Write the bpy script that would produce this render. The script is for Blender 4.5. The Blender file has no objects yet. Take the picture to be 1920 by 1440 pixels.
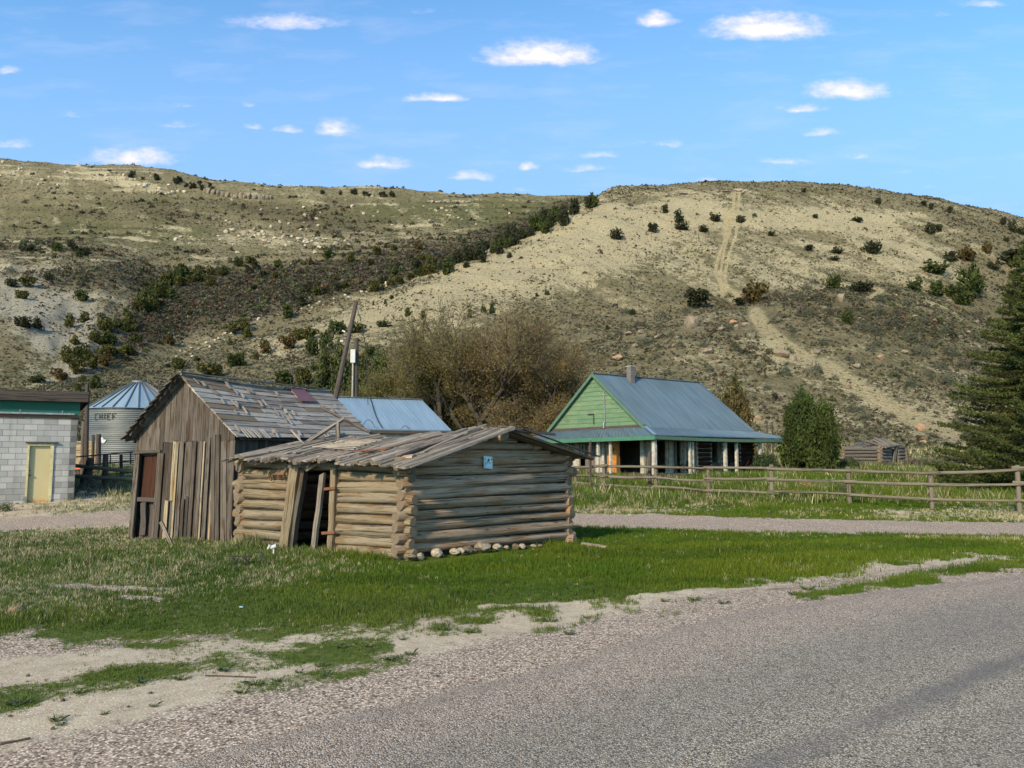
import bpy, math, random
import numpy as np
from mathutils import Vector, Matrix

random.seed(11)
rng = np.random.default_rng(11)
S = bpy.context.scene
COL = S.collection
R = math.radians

# ------------------------------------------------------------------ camera, world, sun, exposure
F, CAMH = 1420.0, 1.8                      # focal length in photo pixels (1920 wide), eye height
TH = math.atan(130 / F)
cd = bpy.data.cameras.new('camera'); cam = bpy.data.objects.new('camera', cd); COL.objects.link(cam)
cam.location = (0, 0, CAMH); cam.rotation_euler = (math.pi/2 + TH, 0, 0)
cd.sensor_width = 36; cd.lens = F / 1920 * 36; cd.clip_start = .05; cd.clip_end = 6000
S.camera = cam
S.view_settings.view_transform = 'Standard'; S.view_settings.look = 'None'
S.view_settings.gamma = 1; S.view_settings.exposure = 0.66
SUN_AZ, SUN_EL = R(-151), R(28)            # azimuth clockwise from +Y
sd = bpy.data.lights.new('sun', 'SUN'); so = bpy.data.objects.new('sun', sd); COL.objects.link(so)
sd.energy = 3.9; sd.angle = R(4); sd.color = (1.0, .835, .58)
sv = Vector((math.sin(SUN_AZ)*math.cos(SUN_EL), math.cos(SUN_AZ)*math.cos(SUN_EL), math.sin(SUN_EL)))
so.rotation_euler = sv.to_track_quat('Z', 'Y').to_euler()


class NT:
    """small node-tree writer"""
    def __init__(s, tree): s.t = tree; tree.nodes.clear()
    def n(s, typ, *a, **k):
        nd = s.t.nodes.new(typ)
        for key, v in k.items():
            setattr(nd, key, v)
        for i, v in enumerate(a):
            if v is not None: s.set(nd.inputs[i], v)
        return nd
    def set(s, inp, v):
        if isinstance(v, bpy.types.Node): v = v.outputs[0]
        if isinstance(v, bpy.types.NodeSocket): s.t.links.new(v, inp)
        else: inp.default_value = v
    def m(s, op, *a, clamp=False): return s.n('ShaderNodeMath', *a, operation=op, use_clamp=clamp).outputs[0]
    def vm(s, op, *a):
        nd = s.n('ShaderNodeVectorMath', *a, operation=op)
        return nd.outputs[1] if op in ('LENGTH', 'DISTANCE', 'DOT_PRODUCT') else nd.outputs[0]
    def mr(s, v, a, b, c=0., d=1., smooth=False):
        nd = s.n('ShaderNodeMapRange', v, a, b, c, d)
        if smooth: nd.interpolation_type = 'SMOOTHSTEP'
        return nd.outputs[0]
    def mix(s, f, a, b, mode='MIX'):
        nd = s.t.nodes.new('ShaderNodeMix'); nd.data_type = 'RGBA'; nd.blend_type = mode; nd.clamp_factor = True
        s.set(nd.inputs[0], f)
        for i, v in ((6, a), (7, b)):
            if isinstance(v, tuple) and len(v) == 3: v = (*v, 1)
            s.set(nd.inputs[i], v)
        return nd.outputs[2]
    def noise(s, vec, scale, detail=4, rough=.55, dist=0.):
        nd = s.t.nodes.new('ShaderNodeTexNoise')
        if vec is not None: s.set(nd.inputs['Vector'], vec)
        nd.inputs['Scale'].default_value = scale; nd.inputs['Detail'].default_value = detail
        nd.inputs['Roughness'].default_value = rough; nd.inputs['Distortion'].default_value = dist
        return nd.outputs[0]
    def vor(s, vec, scale, out='Color', feature='F1'):
        nd = s.t.nodes.new('ShaderNodeTexVoronoi'); nd.feature = feature
        if vec is not None: s.set(nd.inputs['Vector'], vec)
        nd.inputs['Scale'].default_value = scale
        return nd.outputs[out]
    def attr(s, name, out='Fac'):
        nd = s.t.nodes.new('ShaderNodeAttribute'); nd.attribute_name = name
        return nd.outputs[out]
    def ramp(s, f, stops):
        nd = s.t.nodes.new('ShaderNodeValToRGB'); s.set(nd.inputs[0], f)
        e = nd.color_ramp.elements
        while len(e) < len(stops): e.new(.5)
        for el, (p, c) in zip(e, stops): el.position = p; el.color = (*c, 1)
        return nd.outputs[0]


w = bpy.data.worlds.new('World'); S.world = w; w.use_nodes = True
T = NT(w.node_tree)
sky = T.n('ShaderNodeTexSky'); sky.sky_type = 'NISHITA'; sky.sun_disc = False
sky.sun_elevation = SUN_EL; sky.sun_rotation = SUN_AZ % (2*math.pi)
sky.altitude = 1500; sky.air_density = 1.0; sky.dust_density = 1.4; sky.ozone_density = 2.0
skyc = T.mix(1.0, sky.outputs[0], (.87, 1.30, 1.40), 'MULTIPLY')
# clouds drawn on the far sky by direction: (half width, half height) in photo pixels
CLOUDS = [(1437, 46, 130, 30, 1.0), (1232, 33, 42, 17, .85), (1010, 97, 120, 28, 1.0), (817, 181, 80, 10, .75),
          (1590, 167, 90, 20, .9), (1503, 202, 60, 11, .6), (1538, 246, 45, 8, .5), (630, 236, 45, 18, .7),
          (540, 241, 32, 8, .5), (475, 237, 28, 8, .45), (462, 197, 26, 7, .35), (250, 290, 95, 22, .75), (345, 196, 50, 7, .25),
          (715, 304, 60, 14, .7), (890, 328, 55, 11, .5), (988, 312, 24, 9, .6), (1090, 313, 75, 10, .4),
          (1120, 289, 60, 8, .4), (1250, 267, 38, 8, .4), (1470, 301, 60, 9, .45), (1325, 338, 30, 8, .5),
          (1610, 291, 60, 9, .35), (15, 131, 26, 8, .6), (20, 268, 50, 10, .45), (535, 38, 130, 20, .55),
          (1870, 330, 45, 5, .25), (1760, 26, 30, 8, .25), (980, 355, 30, 6, .3), (130, 214, 40, 6, .25), (330, 232, 70, 9, .28),
          (800, 18, 70, 7, .2), (1850, 5, 60, 12, .4), (1190, 268, 30, 5, .25), (1100, 357, 40, 5, .2), (520, 325, 30, 5, .2),
          (1690, 320, 60, 8, .2), (1740, 350, 60, 6, .18), (2300, 150, 180, 35, .8), (-350, 120, 160, 30, .8)]
tc = T.n('ShaderNodeTexCoord').outputs['Generated']
sx = T.n('ShaderNodeSeparateXYZ', tc)
yy = T.m('MAXIMUM', sx.outputs[1], .02)
comb = T.n('ShaderNodeCombineXYZ', T.m('DIVIDE', sx.outputs[0], yy), T.m('DIVIDE', sx.outputs[2], yy), 0.).outputs[0]


def pix_us(px, py):
    dx = (np.asarray(px, float) - 960) / F; dy = (720 - np.asarray(py, float)) / F
    c, s_ = math.cos(TH), math.sin(TH)
    d = c - dy * s_
    return dx / d, (s_ + dy * c) / d


acc = None
warpn = T.n('ShaderNodeTexNoise'); T.set(warpn.inputs['Vector'], T.vm('MULTIPLY', comb, (1, 1.6, 1))); warpn.inputs['Scale'].default_value = 26; warpn.inputs['Detail'].default_value = 5
warp = T.vm('MULTIPLY', T.vm('SUBTRACT', warpn.outputs['Color'], (.5, .5, .5)), (.03, .012, 0))
wc = T.vm('ADD', comb, warp)
for (cx, cy, rx, ry, a) in CLOUDS:
    u0, s0 = pix_us(cx, cy + ry*.45)
    ax, ay = F/(rx*1.3), F/(ry*2.0)
    p = T.n('ShaderNodeVectorMath', wc, (ax, ay, 0), (-float(u0)*ax, -float(s0)*ay, 0), operation='MULTIPLY_ADD').outputs[0]
    q_ = T.n('ShaderNodeSeparateXYZ', p)
    p = T.n('ShaderNodeCombineXYZ', q_.outputs[0], T.m('MAXIMUM', q_.outputs[1], T.m('MULTIPLY', q_.outputs[1], -2.6)), 0.).outputs[0]
    v = T.m('MULTIPLY', T.m('SUBTRACT', 1., T.vm('LENGTH', p)), a)
    acc = v if acc is None else T.m('MAXIMUM', acc, v)
acc = T.m('MAXIMUM', acc, -1.)
nz = T.noise(T.vm('MULTIPLY', comb, (1, 1.9, 1)), 34, 8, .66)
den = T.m('ADD', acc, T.m('MULTIPLY', T.m('SUBTRACT', nz, .5), 1.25))
alpha = T.m('MULTIPLY', T.mr(den, .02, .85, 0, 1, True), T.mr(acc, 0., .3, 0, 1, True))
wisp = T.noise(T.vm('MULTIPLY', comb, (1, 4.5, 1)), 7, 6, .6)
wm = T.m('MULTIPLY', T.mr(wisp, .50, .74, 0, .42), T.mr(T.n('ShaderNodeSeparateXYZ', comb).outputs[1], .2, .36, 1, .35))
alpha = T.m('MAXIMUM', alpha, wm)
core = T.mr(den, .42, .95, 0, 1, True)
ccol = T.mix(core, (4.7, 4.35, 5.4), (5.5, 5.1, 5.7))
elev = T.n('ShaderNodeSeparateXYZ', comb).outputs[1]
skyc = T.mix(T.mr(elev, .28, .66, .88, 0.), skyc, (1.55, 2.55, 4.15))     # paler air towards the ridge
skyf = T.mix(T.m('MULTIPLY', alpha, .82), skyc, ccol)
bg = T.n('ShaderNodeBackground', skyf, .146)
T.n('ShaderNodeOutputWorld', bg.outputs[0])


# ------------------------------------------------------------------ noise and terrain
def _h(ix, iy, seed):
    n = (ix.astype(np.int64) * 374761393 + iy.astype(np.int64) * 668265263 + seed * 1442695041) & 0xffffffff
    n = ((n ^ (n >> 13)) * 1274126177) & 0xffffffff
    return ((n ^ (n >> 16)) & 0xffff) / 65535.0


def vn(x, y, seed=0):
    x = np.asarray(x, float); y = np.asarray(y, float)
    ix, iy = np.floor(x), np.floor(y); fx, fy = x - ix, y - iy
    fx = fx*fx*fx*(fx*(fx*6-15)+10); fy = fy*fy*fy*(fy*(fy*6-15)+10)
    a, b, c, d = _h(ix, iy, seed), _h(ix+1, iy, seed), _h(ix, iy+1, seed), _h(ix+1, iy+1, seed)
    return (a + (b-a)*fx) * (1-fy) + (c + (d-c)*fx) * fy


def fbm(x, y, oct=4, seed=0, gain=.5):
    r = 0; a = 1; t = 0
    for i in range(oct):
        r = r + a * (vn(x*2**i + 17.3*i, y*2**i - 9.1*i, seed+i) - .5); t += a; a *= gain
    return r / t * 2          # about -1..1


def sst(a, b, x):
    t = np.clip((np.asarray(x, float) - a) / (b - a), 0, 1); return t*t*(3-2*t)


uc = np.concatenate([-np.geomspace(6, .80, 60), np.arange(-.79, .7901, .0015), np.geomspace(.80, 6, 60)])
yr = np.concatenate([np.arange(-40, 2.5, 1.5), np.geomspace(2.6, 62, 470)])
NG = len(yr)
yr = np.concatenate([yr, np.geomspace(62.35, 420, 400), np.geomspace(422, 720, 130), np.geomspace(730, 4000, 30)])


def cl(*pts):
    """control line from (photo x, photo y, depth) -> z and depth over the columns"""
    u, y, z = [], [], []
    for px, py, Y in pts:
        a, s_ = pix_us(px, py); u.append(float(a)); y.append(Y); z.append(CAMH + float(s_)*Y)
    return np.interp(uc, u, y), np.interp(uc, u, z)


def flat(Y, zr, zl=None, ):
    zl = zr if zl is None else zl
    return np.full(len(uc), float(Y)), np.interp(uc, [-.5, -.35], [zl, zr])


LN = [flat(-60, 0), flat(12.5, 0), flat(14.5, -.06), flat(16.5, -.16), flat(19, -.24), flat(22, -.2, -.15), flat(25, -.08, .02),
      flat(28, 0, .18), flat(33, .22, .45), flat(39, .62, .75), flat(48, .72, 1.1), flat(62, .95, 1.8)]
Kx = [(-900, 790, 90), (0, 790, 90), (200, 780, 92), (450, 760, 100), (640, 740, 105), (850, 720, 115), (1000, 690, 120), (1100, 652, 125),
      (1250, 612, 135), (1400, 580, 145), (1520, 553, 155), (1650, 534, 165), (1750, 552, 162), (1850, 606, 155), (1920, 650, 150), (2200, 700, 145), (3000, 730, 140)]
Vx = [(-900, 772, 110), (0, 768, 110), (60, 762, 113), (250, 742, 121), (450, 708, 137), (640, 684, 145), (850, 658, 150), (1000, 652, 152), (1100, 641, 155),
      (1250, 613, 168), (1400, 586, 182), (1520, 566, 195), (1650, 552, 208), (1750, 566, 202), (1850, 612, 192), (1920, 655, 186), (2200, 700, 180), (3000, 730, 170)]
Sx = [(-900, 772, 125), (-100, 762, 130), (60, 735, 140), (150, 712, 150), (250, 690, 165), (350, 668, 182), (450, 640, 203), (560, 612, 225), (640, 590, 240),
      (720, 565, 256), (800, 530, 275), (870, 505, 290), (960, 470, 310), (1050, 425, 330), (1150, 376, 350), (1250, 365, 353), (1320, 358, 353),
      (1400, 356, 350), (1500, 358, 350), (1620, 366, 350), (1740, 386, 350), (1850, 410, 350), (1920, 428, 350), (2100, 470, 345), (3000, 640, 330)]
sY, sZ = cl(*Sx)
drop = np.interp(uc, [-1.2, -.64, -.5, -.36, -.22, 0, .13, .3], [1, 2, 6, 9, 11, 16, 18, 24])
gY, gZ = sY * 1.12 + 6, sZ - drop
B0 = cl((-900, 640, 235), (0, 612, 230), (120, 630, 235), (250, 645, 245), (350, 622, 280), (450, 596, 300), (640, 562, 330), (800, 512, 370), (960, 462, 400), (1150, 420, 430), (1900, 470, 430), (3000, 690, 430))
B1 = cl((-900, 500, 345), (0, 487, 340), (200, 492, 350), (300, 512, 385), (450, 510, 410), (640, 482, 440), (850, 460, 470), (1000, 440, 490), (1150, 420, 500), (1920, 470, 500), (3000, 690, 500))
B2 = cl((-900, 450, 470), (0, 440, 470), (250, 440, 490), (450, 448, 505), (640, 440, 520), (850, 425, 540), (1000, 412, 560), (1150, 400, 570), (1920, 460, 560), (3000, 690, 560))
B3 = cl((-900, 330, 680), (0, 314, 680), (100, 320, 685), (180, 324, 690), (250, 323, 690), (330, 336, 690), (400, 352, 690), (500, 359, 690), (640, 363, 690), (740, 366, 690), (870, 376, 690),
        (1000, 378, 690), (1150, 378, 690), (1920, 450, 680), (3000, 680, 680))
LN += [cl(*Kx), cl(*Vx), (sY, sZ), (gY, gZ), B0, B1, B2, B3, (B3[0]+60, B3[1]-4), (B3[0]+4000, B3[1]*.3)]
def smooth_u(a, w_=27):
    k = np.hanning(w_+2)[1:-1]; k /= k.sum(); i0, i1 = 60, len(uc)-60; o = a.copy()
    o[i0:i1] = np.convolve(np.pad(a[i0:i1], w_//2, mode='edge'), k, 'valid'); return o


LN = [(smooth_u(a), smooth_u(b)) for a, b in LN]; sY = LN[14][0]
Yk = np.array([a for a, b in LN]); Zk = np.array([b for a, b in LN])
h = np.diff(Yk, axis=0); dl = np.diff(Zk, axis=0) / h
m_ = np.zeros_like(Zk)
m_[1:-1] = np.where(dl[:-1]*dl[1:] > 0, 2*dl[:-1]*dl[1:] / (dl[:-1] + dl[1:] + 1e-12), 0)
m_[0] = dl[0]; m_[-1] = dl[-1]
ZG = np.zeros((len(yr), len(uc)))
for i in range(len(LN) - 1):
    t = (yr[:, None] - Yk[i]) / h[i]
    k = (t >= 0) & (t < 1)
    r_, c_ = np.nonzero(k); tt = t[k]; hh = h[i][c_]
    ZG[k] = ((2*tt**3-3*tt**2+1)*Zk[i][c_] + (tt**3-2*tt**2+tt)*hh*m_[i][c_] + (-2*tt**3+3*tt**2)*Zk[i+1][c_] + (tt**3-tt**2)*hh*m_[i+1][c_])
YG = np.repeat(yr[:, None], len(uc), 1)
XG = uc[None, :] * np.maximum(YG, 6)


def proj(x, y, z):
    x, y, z = np.asarray(x, float), np.asarray(y, float), np.asarray(z, float) - CAMH
    c, s_ = math.cos(TH), math.sin(TH)
    f = np.maximum(y*c + z*s_, .1); up = -y*s_ + z*c
    return 960 + F*x/f, 720 - F*up/f


hill = sst(62, 120, YG)
amp = hill * (.5 + .5*sst(100, 400, YG))
ZG += amp * (1.5*fbm(XG/55, YG/55, 3, 5) + .9*fbm(XG/16, YG/16, 3, 9) + .28*fbm(XG/4.5, YG/4.5, 3, 21))
px0, py0 = proj(XG, YG, ZG)
# eroded gullies on the far left slope and spurs on the back hill
er = sst(330, 180, px0) * sst(190, 225, YG) * sst(370, 330, YG)
rid = 1 - np.abs(fbm((XG*.9+YG*.35)/15, YG/60, 3, 33))*2.2
ZG += er * rid * 1.8
bk = sst(380, 430, YG) * (XG < 90)
ZG += bk * (2.6*fbm(XG/40, YG/70, 4, 41))
# gentle bumps of the near ground
nearm = (1 - hill) * sst(5, 9, YG)
roadY = lambda x: np.interp(x, [-12, -2.7, -1.1, 2.2, 5.0, 8.2, 16, 40], [-1.6, 4.35, 6.0, 8.9, 10.7, 12.4, 16, 26])
nearm = nearm * sst(0, 1.5, YG - roadY(XG))
ZG += nearm * (.05*fbm(XG/3.1, YG/3.1, 3, 51) + .015*fbm(XG/.5, YG/.5, 2, 52))
# bedrock ledges: the slopes step down in low uneven benches
def ledge_q(x, y, z): return z/11. + .55*fbm(x/70, y/70, 3, 301) + .12*fbm(x/12, y/12, 2, 302)


q_ = ledge_q(XG, YG, ZG); fq = q_ - np.floor(q_); stp = sst(.38, .62, fq) - fq
la = np.clip(.35 + 1.1*fbm(XG/45, YG/45, 3, 303), 0, 1)
ZG += stp * la * (3.6*sst(380, 430, YG)*(XG < 90) + 1.5*sst(80, 130, YG)*(YG < sY[None, :]-4))
face = sst(90, 150, YG) * (YG < sY[None, :]+2)
ZG += face * sst(2, 20, sY[None, :]-YG) * (.9*fbm((XG*.75+YG*.6)/15, (YG*.75-XG*.6)/50, 2, 76) + .95*fbm((XG*.75+YG*.6)/7, (YG*.75-XG*.6)/45, 3, 77) + .5*fbm((XG*.75+YG*.6)/2.6, (YG*.75-XG*.6)/18, 2, 79))
PXG, PYG = proj(XG, YG, ZG)
SLO = np.maximum.accumulate((ZG - CAMH) / np.maximum(YG, 2.0), axis=0)
SLO[:30] = -9


def gz(x, y):
    x = np.asarray(x, float); y = np.asarray(y, float)
    u = np.clip(x / np.maximum(y, 6), uc[0], uc[-1]); j = np.interp(u, uc, np.arange(len(uc))); i = np.interp(y, yr, np.arange(len(yr)))
    j0 = np.minimum(j.astype(int), len(uc)-2); i0 = np.minimum(i.astype(int), len(yr)-2); a = j-j0; b = i-i0
    return (ZG[i0, j0]*(1-a)+ZG[i0, j0+1]*a)*(1-b) + (ZG[i0+1, j0]*(1-a)+ZG[i0+1, j0+1]*a)*b


def hit(px, py, ymin=3.0):
    """ground point seen at a photo pixel (from the modelled terrain)"""
    u, s_ = pix_us(px, py); j = int(np.argmin(np.abs(uc - float(u))))
    col = SLO[:, j]; k = int(np.searchsorted(col, float(s_)))
    if k >= len(yr): return None
    k = max(k, 1)
    s0 = (ZG[k-1, j]-CAMH)/max(yr[k-1], 2); s1 = (ZG[k, j]-CAMH)/max(yr[k], 2)
    f = min(max((float(s_)-s0)/(s1-s0+1e-12), 0), 1) if s1 != s0 else 0
    Y = yr[k-1] + f*(yr[k]-yr[k-1])
    return Vector((float(u)*Y, Y, float(gz(float(u)*Y, Y))))


def P(px, py, Y):
    u, s_ = pix_us(px, py); return Vector((float(u)*Y, Y, CAMH + float(s_)*Y))


# ------------------------------------------------------------------ object helpers
ORG = {}


def tag(o, label=None, cat=None, group=None, kind=None):
    if label: o['label'] = label
    if cat: o['category'] = cat
    if group: o['group'] = group
    if kind: o['kind'] = kind
    return o


def thing(name, loc, label, cat, group=None):
    o = bpy.data.objects.new(name, None); COL.objects.link(o); o.location = loc; o.empty_display_size = .2
    ORG[o.name] = Vector(loc); return tag(o, label, cat, group)


def link(name, me, mat, parent=None, origin=None):
    o = bpy.data.objects.new(name, me); COL.objects.link(o)
    if mat is not None and len(me.materials) == 0: me.materials.append(mat)
    if parent is not None:
        o.parent = parent; ORG[o.name] = ORG[parent.name]
    elif origin is not None:
        o.location = origin; ORG[o.name] = Vector(origin)
    else: ORG[o.name] = Vector((0, 0, 0))
    return o


def np_mesh(name, V, faces_flat, sizes, attrs=None, smooth=False):
    """fast mesh from arrays; attrs: {name: (type, array per vertex)}"""
    me = bpy.data.meshes.new(name)
    V = np.asarray(V, np.float32); ff = np.asarray(faces_flat, np.int32); sizes = np.asarray(sizes, np.int32)
    me.vertices.add(len(V)); me.vertices.foreach_set('co', V.ravel())
    me.loops.add(len(ff)); me.loops.foreach_set('vertex_index', ff)
    me.polygons.add(len(sizes)); st = np.concatenate([[0], np.cumsum(sizes)[:-1]]).astype(np.int32)
    me.polygons.foreach_set('loop_start', st)
    try: me.polygons.foreach_set('loop_total', sizes)
    except Exception: pass
    me.polygons.foreach_set('use_smooth', np.full(len(sizes), smooth))
    for k_, (ty, ar) in (attrs or {}).items():
        a = me.attributes.new(k_, ty, 'POINT')
        ar = np.asarray(ar, np.float32)
        a.data.foreach_set({'FLOAT': 'value', 'FLOAT_VECTOR': 'vector', 'FLOAT_COLOR': 'color'}[ty], ar.ravel())
    me.update(calc_edges=True)
    return me


class MB:
    """collects beams, logs and polygons; g = coordinates along the grain, t = random tone of the piece"""
    def __init__(s): s.V = []; s.Fc = []; s.g = []; s.t = []
    def add(s, verts, faces, g, t):
        b = len(s.V); s.V += verts; s.Fc += [[b+i for i in f] for f in faces]; s.g += g; s.t += [t]*len(verts)
    def beam(s, p0, p1, w, h, up=(0, 0, 1), t=None, seg=1, bow=0., w1=None, h1=None, jag=0.):
        p0, p1, up = Vector(p0), Vector(p1), Vector(up); d = p1 - p0; L = d.length
        if L < 1e-5: return
        d.normalize(); sd = d.cross(up)
        if sd.length < 1e-3: sd = d.cross(Vector((1, 0, 0)))
        sd.normalize(); up = sd.cross(d).normalized()
        w1 = w if w1 is None else w1; h1 = h if h1 is None else h1
        t = random.random() if t is None else t; o = random.random()*40; vs, gs = [], []
        for i in range(seg+1):
            f = i/seg; ww = w+(w1-w)*f; hh = h+(h1-h)*f
            c = p0 + (p1-p0)*f + up*(bow*math.sin(f*math.pi)) + (sd*random.uniform(-jag, jag) + up*random.uniform(-jag, jag)*.6)
            for a, b in ((-1, -1), (1, -1), (1, 1), (-1, 1)):
                e = random.uniform(-jag, jag) if jag and i in (0, seg) else 0
                vs.append(tuple(c + sd*(a*ww/2) + up*(b*hh/2) + d*e*3)); gs.append((f*L + o, a*ww/2 + o*.7, b*hh/2))
        fs = [[3, 2, 1, 0], [4*seg, 4*seg+1, 4*seg+2, 4*seg+3]]
        for i in range(seg):
            for k in range(4):
                a, b = 4*i+k, 4*i+(k+1) % 4; fs.append([a, b, b+4, a+4])
        s.add(vs, fs, gs, t)
    def log(s, p0, p1, r0, r1=None, seg=8, sides=10, wob=.06, t=None, point=0., up=None, sag=0.):
        p0, p1 = Vector(p0), Vector(p1); d = p1-p0; L = d.length; r1 = r0 if r1 is None else r1
        if L < 1e-5: return
        d.normalize(); sd = d.cross(Vector((0, 0, 1)))
        if sd.length < 1e-3: sd = Vector((1, 0, 0))
        sd.normalize(); u2 = sd.cross(d).normalized(); t = random.random() if t is None else t; o = random.random()*60
        ph = [random.uniform(0, 6.28) for _ in range(4)]; vs, gs = [], []
        fl = [0., .012] + [(i+1)/(seg) for i in range(seg-1)] + [.988, 1.] if point == 0 else [0., min(point/L, .4)] + [(i+1)/seg for i in range(seg-1)] + [1-min(point/L, .4), 1.]
        fl = sorted(fl)
        for f in fl:
            rr = r0+(r1-r0)*f
            e = .90 if point == 0 else .45
            if f in (0., 1.): rr *= e
            c = p0 + (p1-p0)*f + u2*(wob*r0*1.1*math.sin(f*5+ph[0]) - sag*math.sin(f*math.pi)) + sd*(wob*r0*math.sin(f*4+ph[1]))
            for k in range(sides):
                a = 2*math.pi*k/sides
                q = rr*(1 + wob*math.sin(2*a+ph[2]+f*2) + wob*.8*math.sin(3*a+ph[3]-f*4) + wob*random.uniform(-.6, .6))
                vs.append(tuple(c + sd*(math.cos(a)*q) + u2*(math.sin(a)*q)))
                gs.append((f*L+o, math.cos(a)*r0+o*.3, math.sin(a)*r0))
        n = len(fl); fs = []
        for i in range(n-1):
            for k in range(sides):
                a, b = i*sides+k, i*sides+(k+1) % sides; fs.append([a, b, b+sides, a+sides])
        s.add(vs, fs, gs, t)
        for e, f in ((0, 0.), (n-1, 1.)):
            ring = [vs[e*sides+k] for k in range(sides)]; cc = p0 if e == 0 else p1
            cg = [(o+7+vv[0]*0+k*.0, 50+math.cos(6.283*k/sides)*.1, math.sin(6.283*k/sides)*.1) for k, vv in enumerate(ring)]
            order = list(range(sides)) if e else list(reversed(range(sides)))
            s.add(ring, [order], cg, t*.5+.5)
    def poly(s, pts, t=.5, g=None):
        pts = [tuple(p) for p in pts]; s.add(pts, [list(range(len(pts)))], g or pts, t)
    def slab(s, pts, th, nrm=None, t=None, g=None):
        pts = [Vector(p) for p in pts]; n = nrm or (pts[1]-pts[0]).cross(pts[2]-pts[0]).normalized(); t = random.random() if t is None else t
        a = [tuple(p) for p in pts]; b = [tuple(p - n*th) for p in pts]; k = len(pts)
        gg = (list(g)*2) if g else a + b
        fs = [list(range(k)), list(reversed(range(k, 2*k)))] + [[i, i+k, (i+1) % k+k, (i+1) % k] for i in range(k)]
        s.add(a+b, fs, gg, t)
    def build(s, name, mat, parent=None, origin=None, smooth=False, label=None):
        if not s.V: return None
        org = ORG[parent.name] if parent is not None else Vector(origin or (0, 0, 0))
        V = np.array(s.V, np.float32) - np.array(org, np.float32)
        ff = [i for f in s.Fc for i in f]; sz = [len(f) for f in s.Fc]
        me = np_mesh(name, V, ff, sz, {'g': ('FLOAT_VECTOR', s.g), 't': ('FLOAT', s.t)}, smooth)
        if smooth:
            fl = np.array([len(f) == 4 for f in s.Fc]); me.polygons.foreach_set('use_smooth', fl)
        o = link(name, me, mat, parent, None if parent is not None else org)
        if label: o['label'] = label
        return o


# ------------------------------------------------------------------ materials
def material(name, rough=.85, spec=.3, metallic=0.):
    m = bpy.data.materials.new(name); m.use_nodes = True; t = NT(m.node_tree)
    b = t.n('ShaderNodeBsdfPrincipled'); t.n('ShaderNodeOutputMaterial', b.outputs[0])
    b.inputs['Roughness'].default_value = rough; b.inputs['Metallic'].default_value = metallic
    b.inputs['Specular IOR Level'].default_value = spec
    return m, t, b


def bump(t, b, hgt, strength=.5, dist=.01):
    nd = t.n('ShaderNodeBump'); nd.inputs['Strength'].default_value = strength; nd.inputs['Distance'].default_value = dist
    t.set(nd.inputs['Height'], hgt); t.set(b.inputs['Normal'], nd.outputs[0])


def wood(name, c0, c1, c2, crack=(.03, .025, .02), fs=1., rough=.9, warm=None, dist=.03):
    m, t, b = material(name, rough, .15)
    g = t.attr('g', 'Vector'); tone = t.attr('t')
    a = t.noise(t.vm('MULTIPLY', g, (1.1*fs, 40*fs, 40*fs)), 1., 6, .7, 1.0)
    f = t.noise(t.vm('MULTIPLY', g, (5*fs, 150*fs, 150*fs)), 1., 3, .6)
    big = t.noise(t.vm('MULTIPLY', g, (.9, 3, 3)), 1., 3)
    base = t.mix(t.mr(a, .3, .7), c0, c1)
    base = t.mix(t.mr(t.m('ADD', t.m('MULTIPLY', tone, .55), t.m('MULTIPLY', big, .7)), .35, .95), base, c2)
    if warm:
        wn = t.noise(t.vm('MULTIPLY', g, (.8, 5, 5)), 1.7, 3)
        base = t.mix(t.m('MULTIPLY', t.mr(wn, .52, .66), .75), base, warm)
    base = t.mix(t.m('MULTIPLY', t.mr(f, .35, .7), .35), base, (.02, .018, .015))
    ck = t.noise(t.vm('MULTIPLY', g, (.75, 55, 55)), 1., 4, .6, .6)
    cm = t.mr(ck, .585, .65)
    base = t.mix(t.m('MULTIPLY', cm, .95), base, crack)
    kn = t.vor(t.vm('MULTIPLY', g, (1.6, 7, 7)), 1., 'Distance'); base = t.mix(t.m('MULTIPLY', t.mr(kn, .16, .07), .7), base, crack)
    # sawn and axed ends are weathered darker grey
    t.set(b.inputs['Base Color'], t.mix(t.mr(t.n('ShaderNodeSeparateXYZ', g).outputs[1], 48, 49), base, t.mix(a, (.10, .07, .045), (.27, .205, .14))))
    hg = t.m('SUBTRACT', t.m('ADD', t.m('MULTIPLY', a, .5), t.m('MULTIPLY', f, .3)), t.m('MULTIPLY', cm, 1.2))
    bump(t, b, hg, .8, dist)
    return m


M = {}
M['log'] = wood('weathered_log', (.11, .078, .045), (.33, .25, .155), (.25, .20, .135), warm=(.19, .105, .042))
M['liftedlog'] = wood('shade_lifted_log', (.13, .078, .042), (.52, .35, .22), (.46, .33, .23), warm=(.32, .15, .055))  # log wood lightened and warmed to offset shade on the gable wall
M['board'] = wood('brown_board', (.030, .022, .016), (.115, .09, .07), (.16, .13, .105), warm=(.06, .033, .018))
M['paleboard'] = wood('pale_board', (.30, .22, .13), (.46, .37, .23), (.33, .27, .19), warm=(.3, .17, .06))
M['redboard'] = wood('red_brown_board', (.035, .012, .007), (.10, .034, .015), (.045, .022, .014))
M['shake'] = wood('silver_roof_board', (.09, .07, .055), (.33, .275, .23), (.44, .38, .32), fs=.9)
M['pole'] = wood('grey_pole', (.085, .063, .045), (.29, .235, .185), (.36, .30, .24))
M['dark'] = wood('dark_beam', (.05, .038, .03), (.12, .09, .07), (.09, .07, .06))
M['rail'] = wood('fence_wood', (.10, .078, .05), (.24, .195, .135), (.19, .16, .115))
M['farlog'] = wood('old_far_log', (.085, .072, .056), (.23, .20, .165), (.18, .16, .135))


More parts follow.
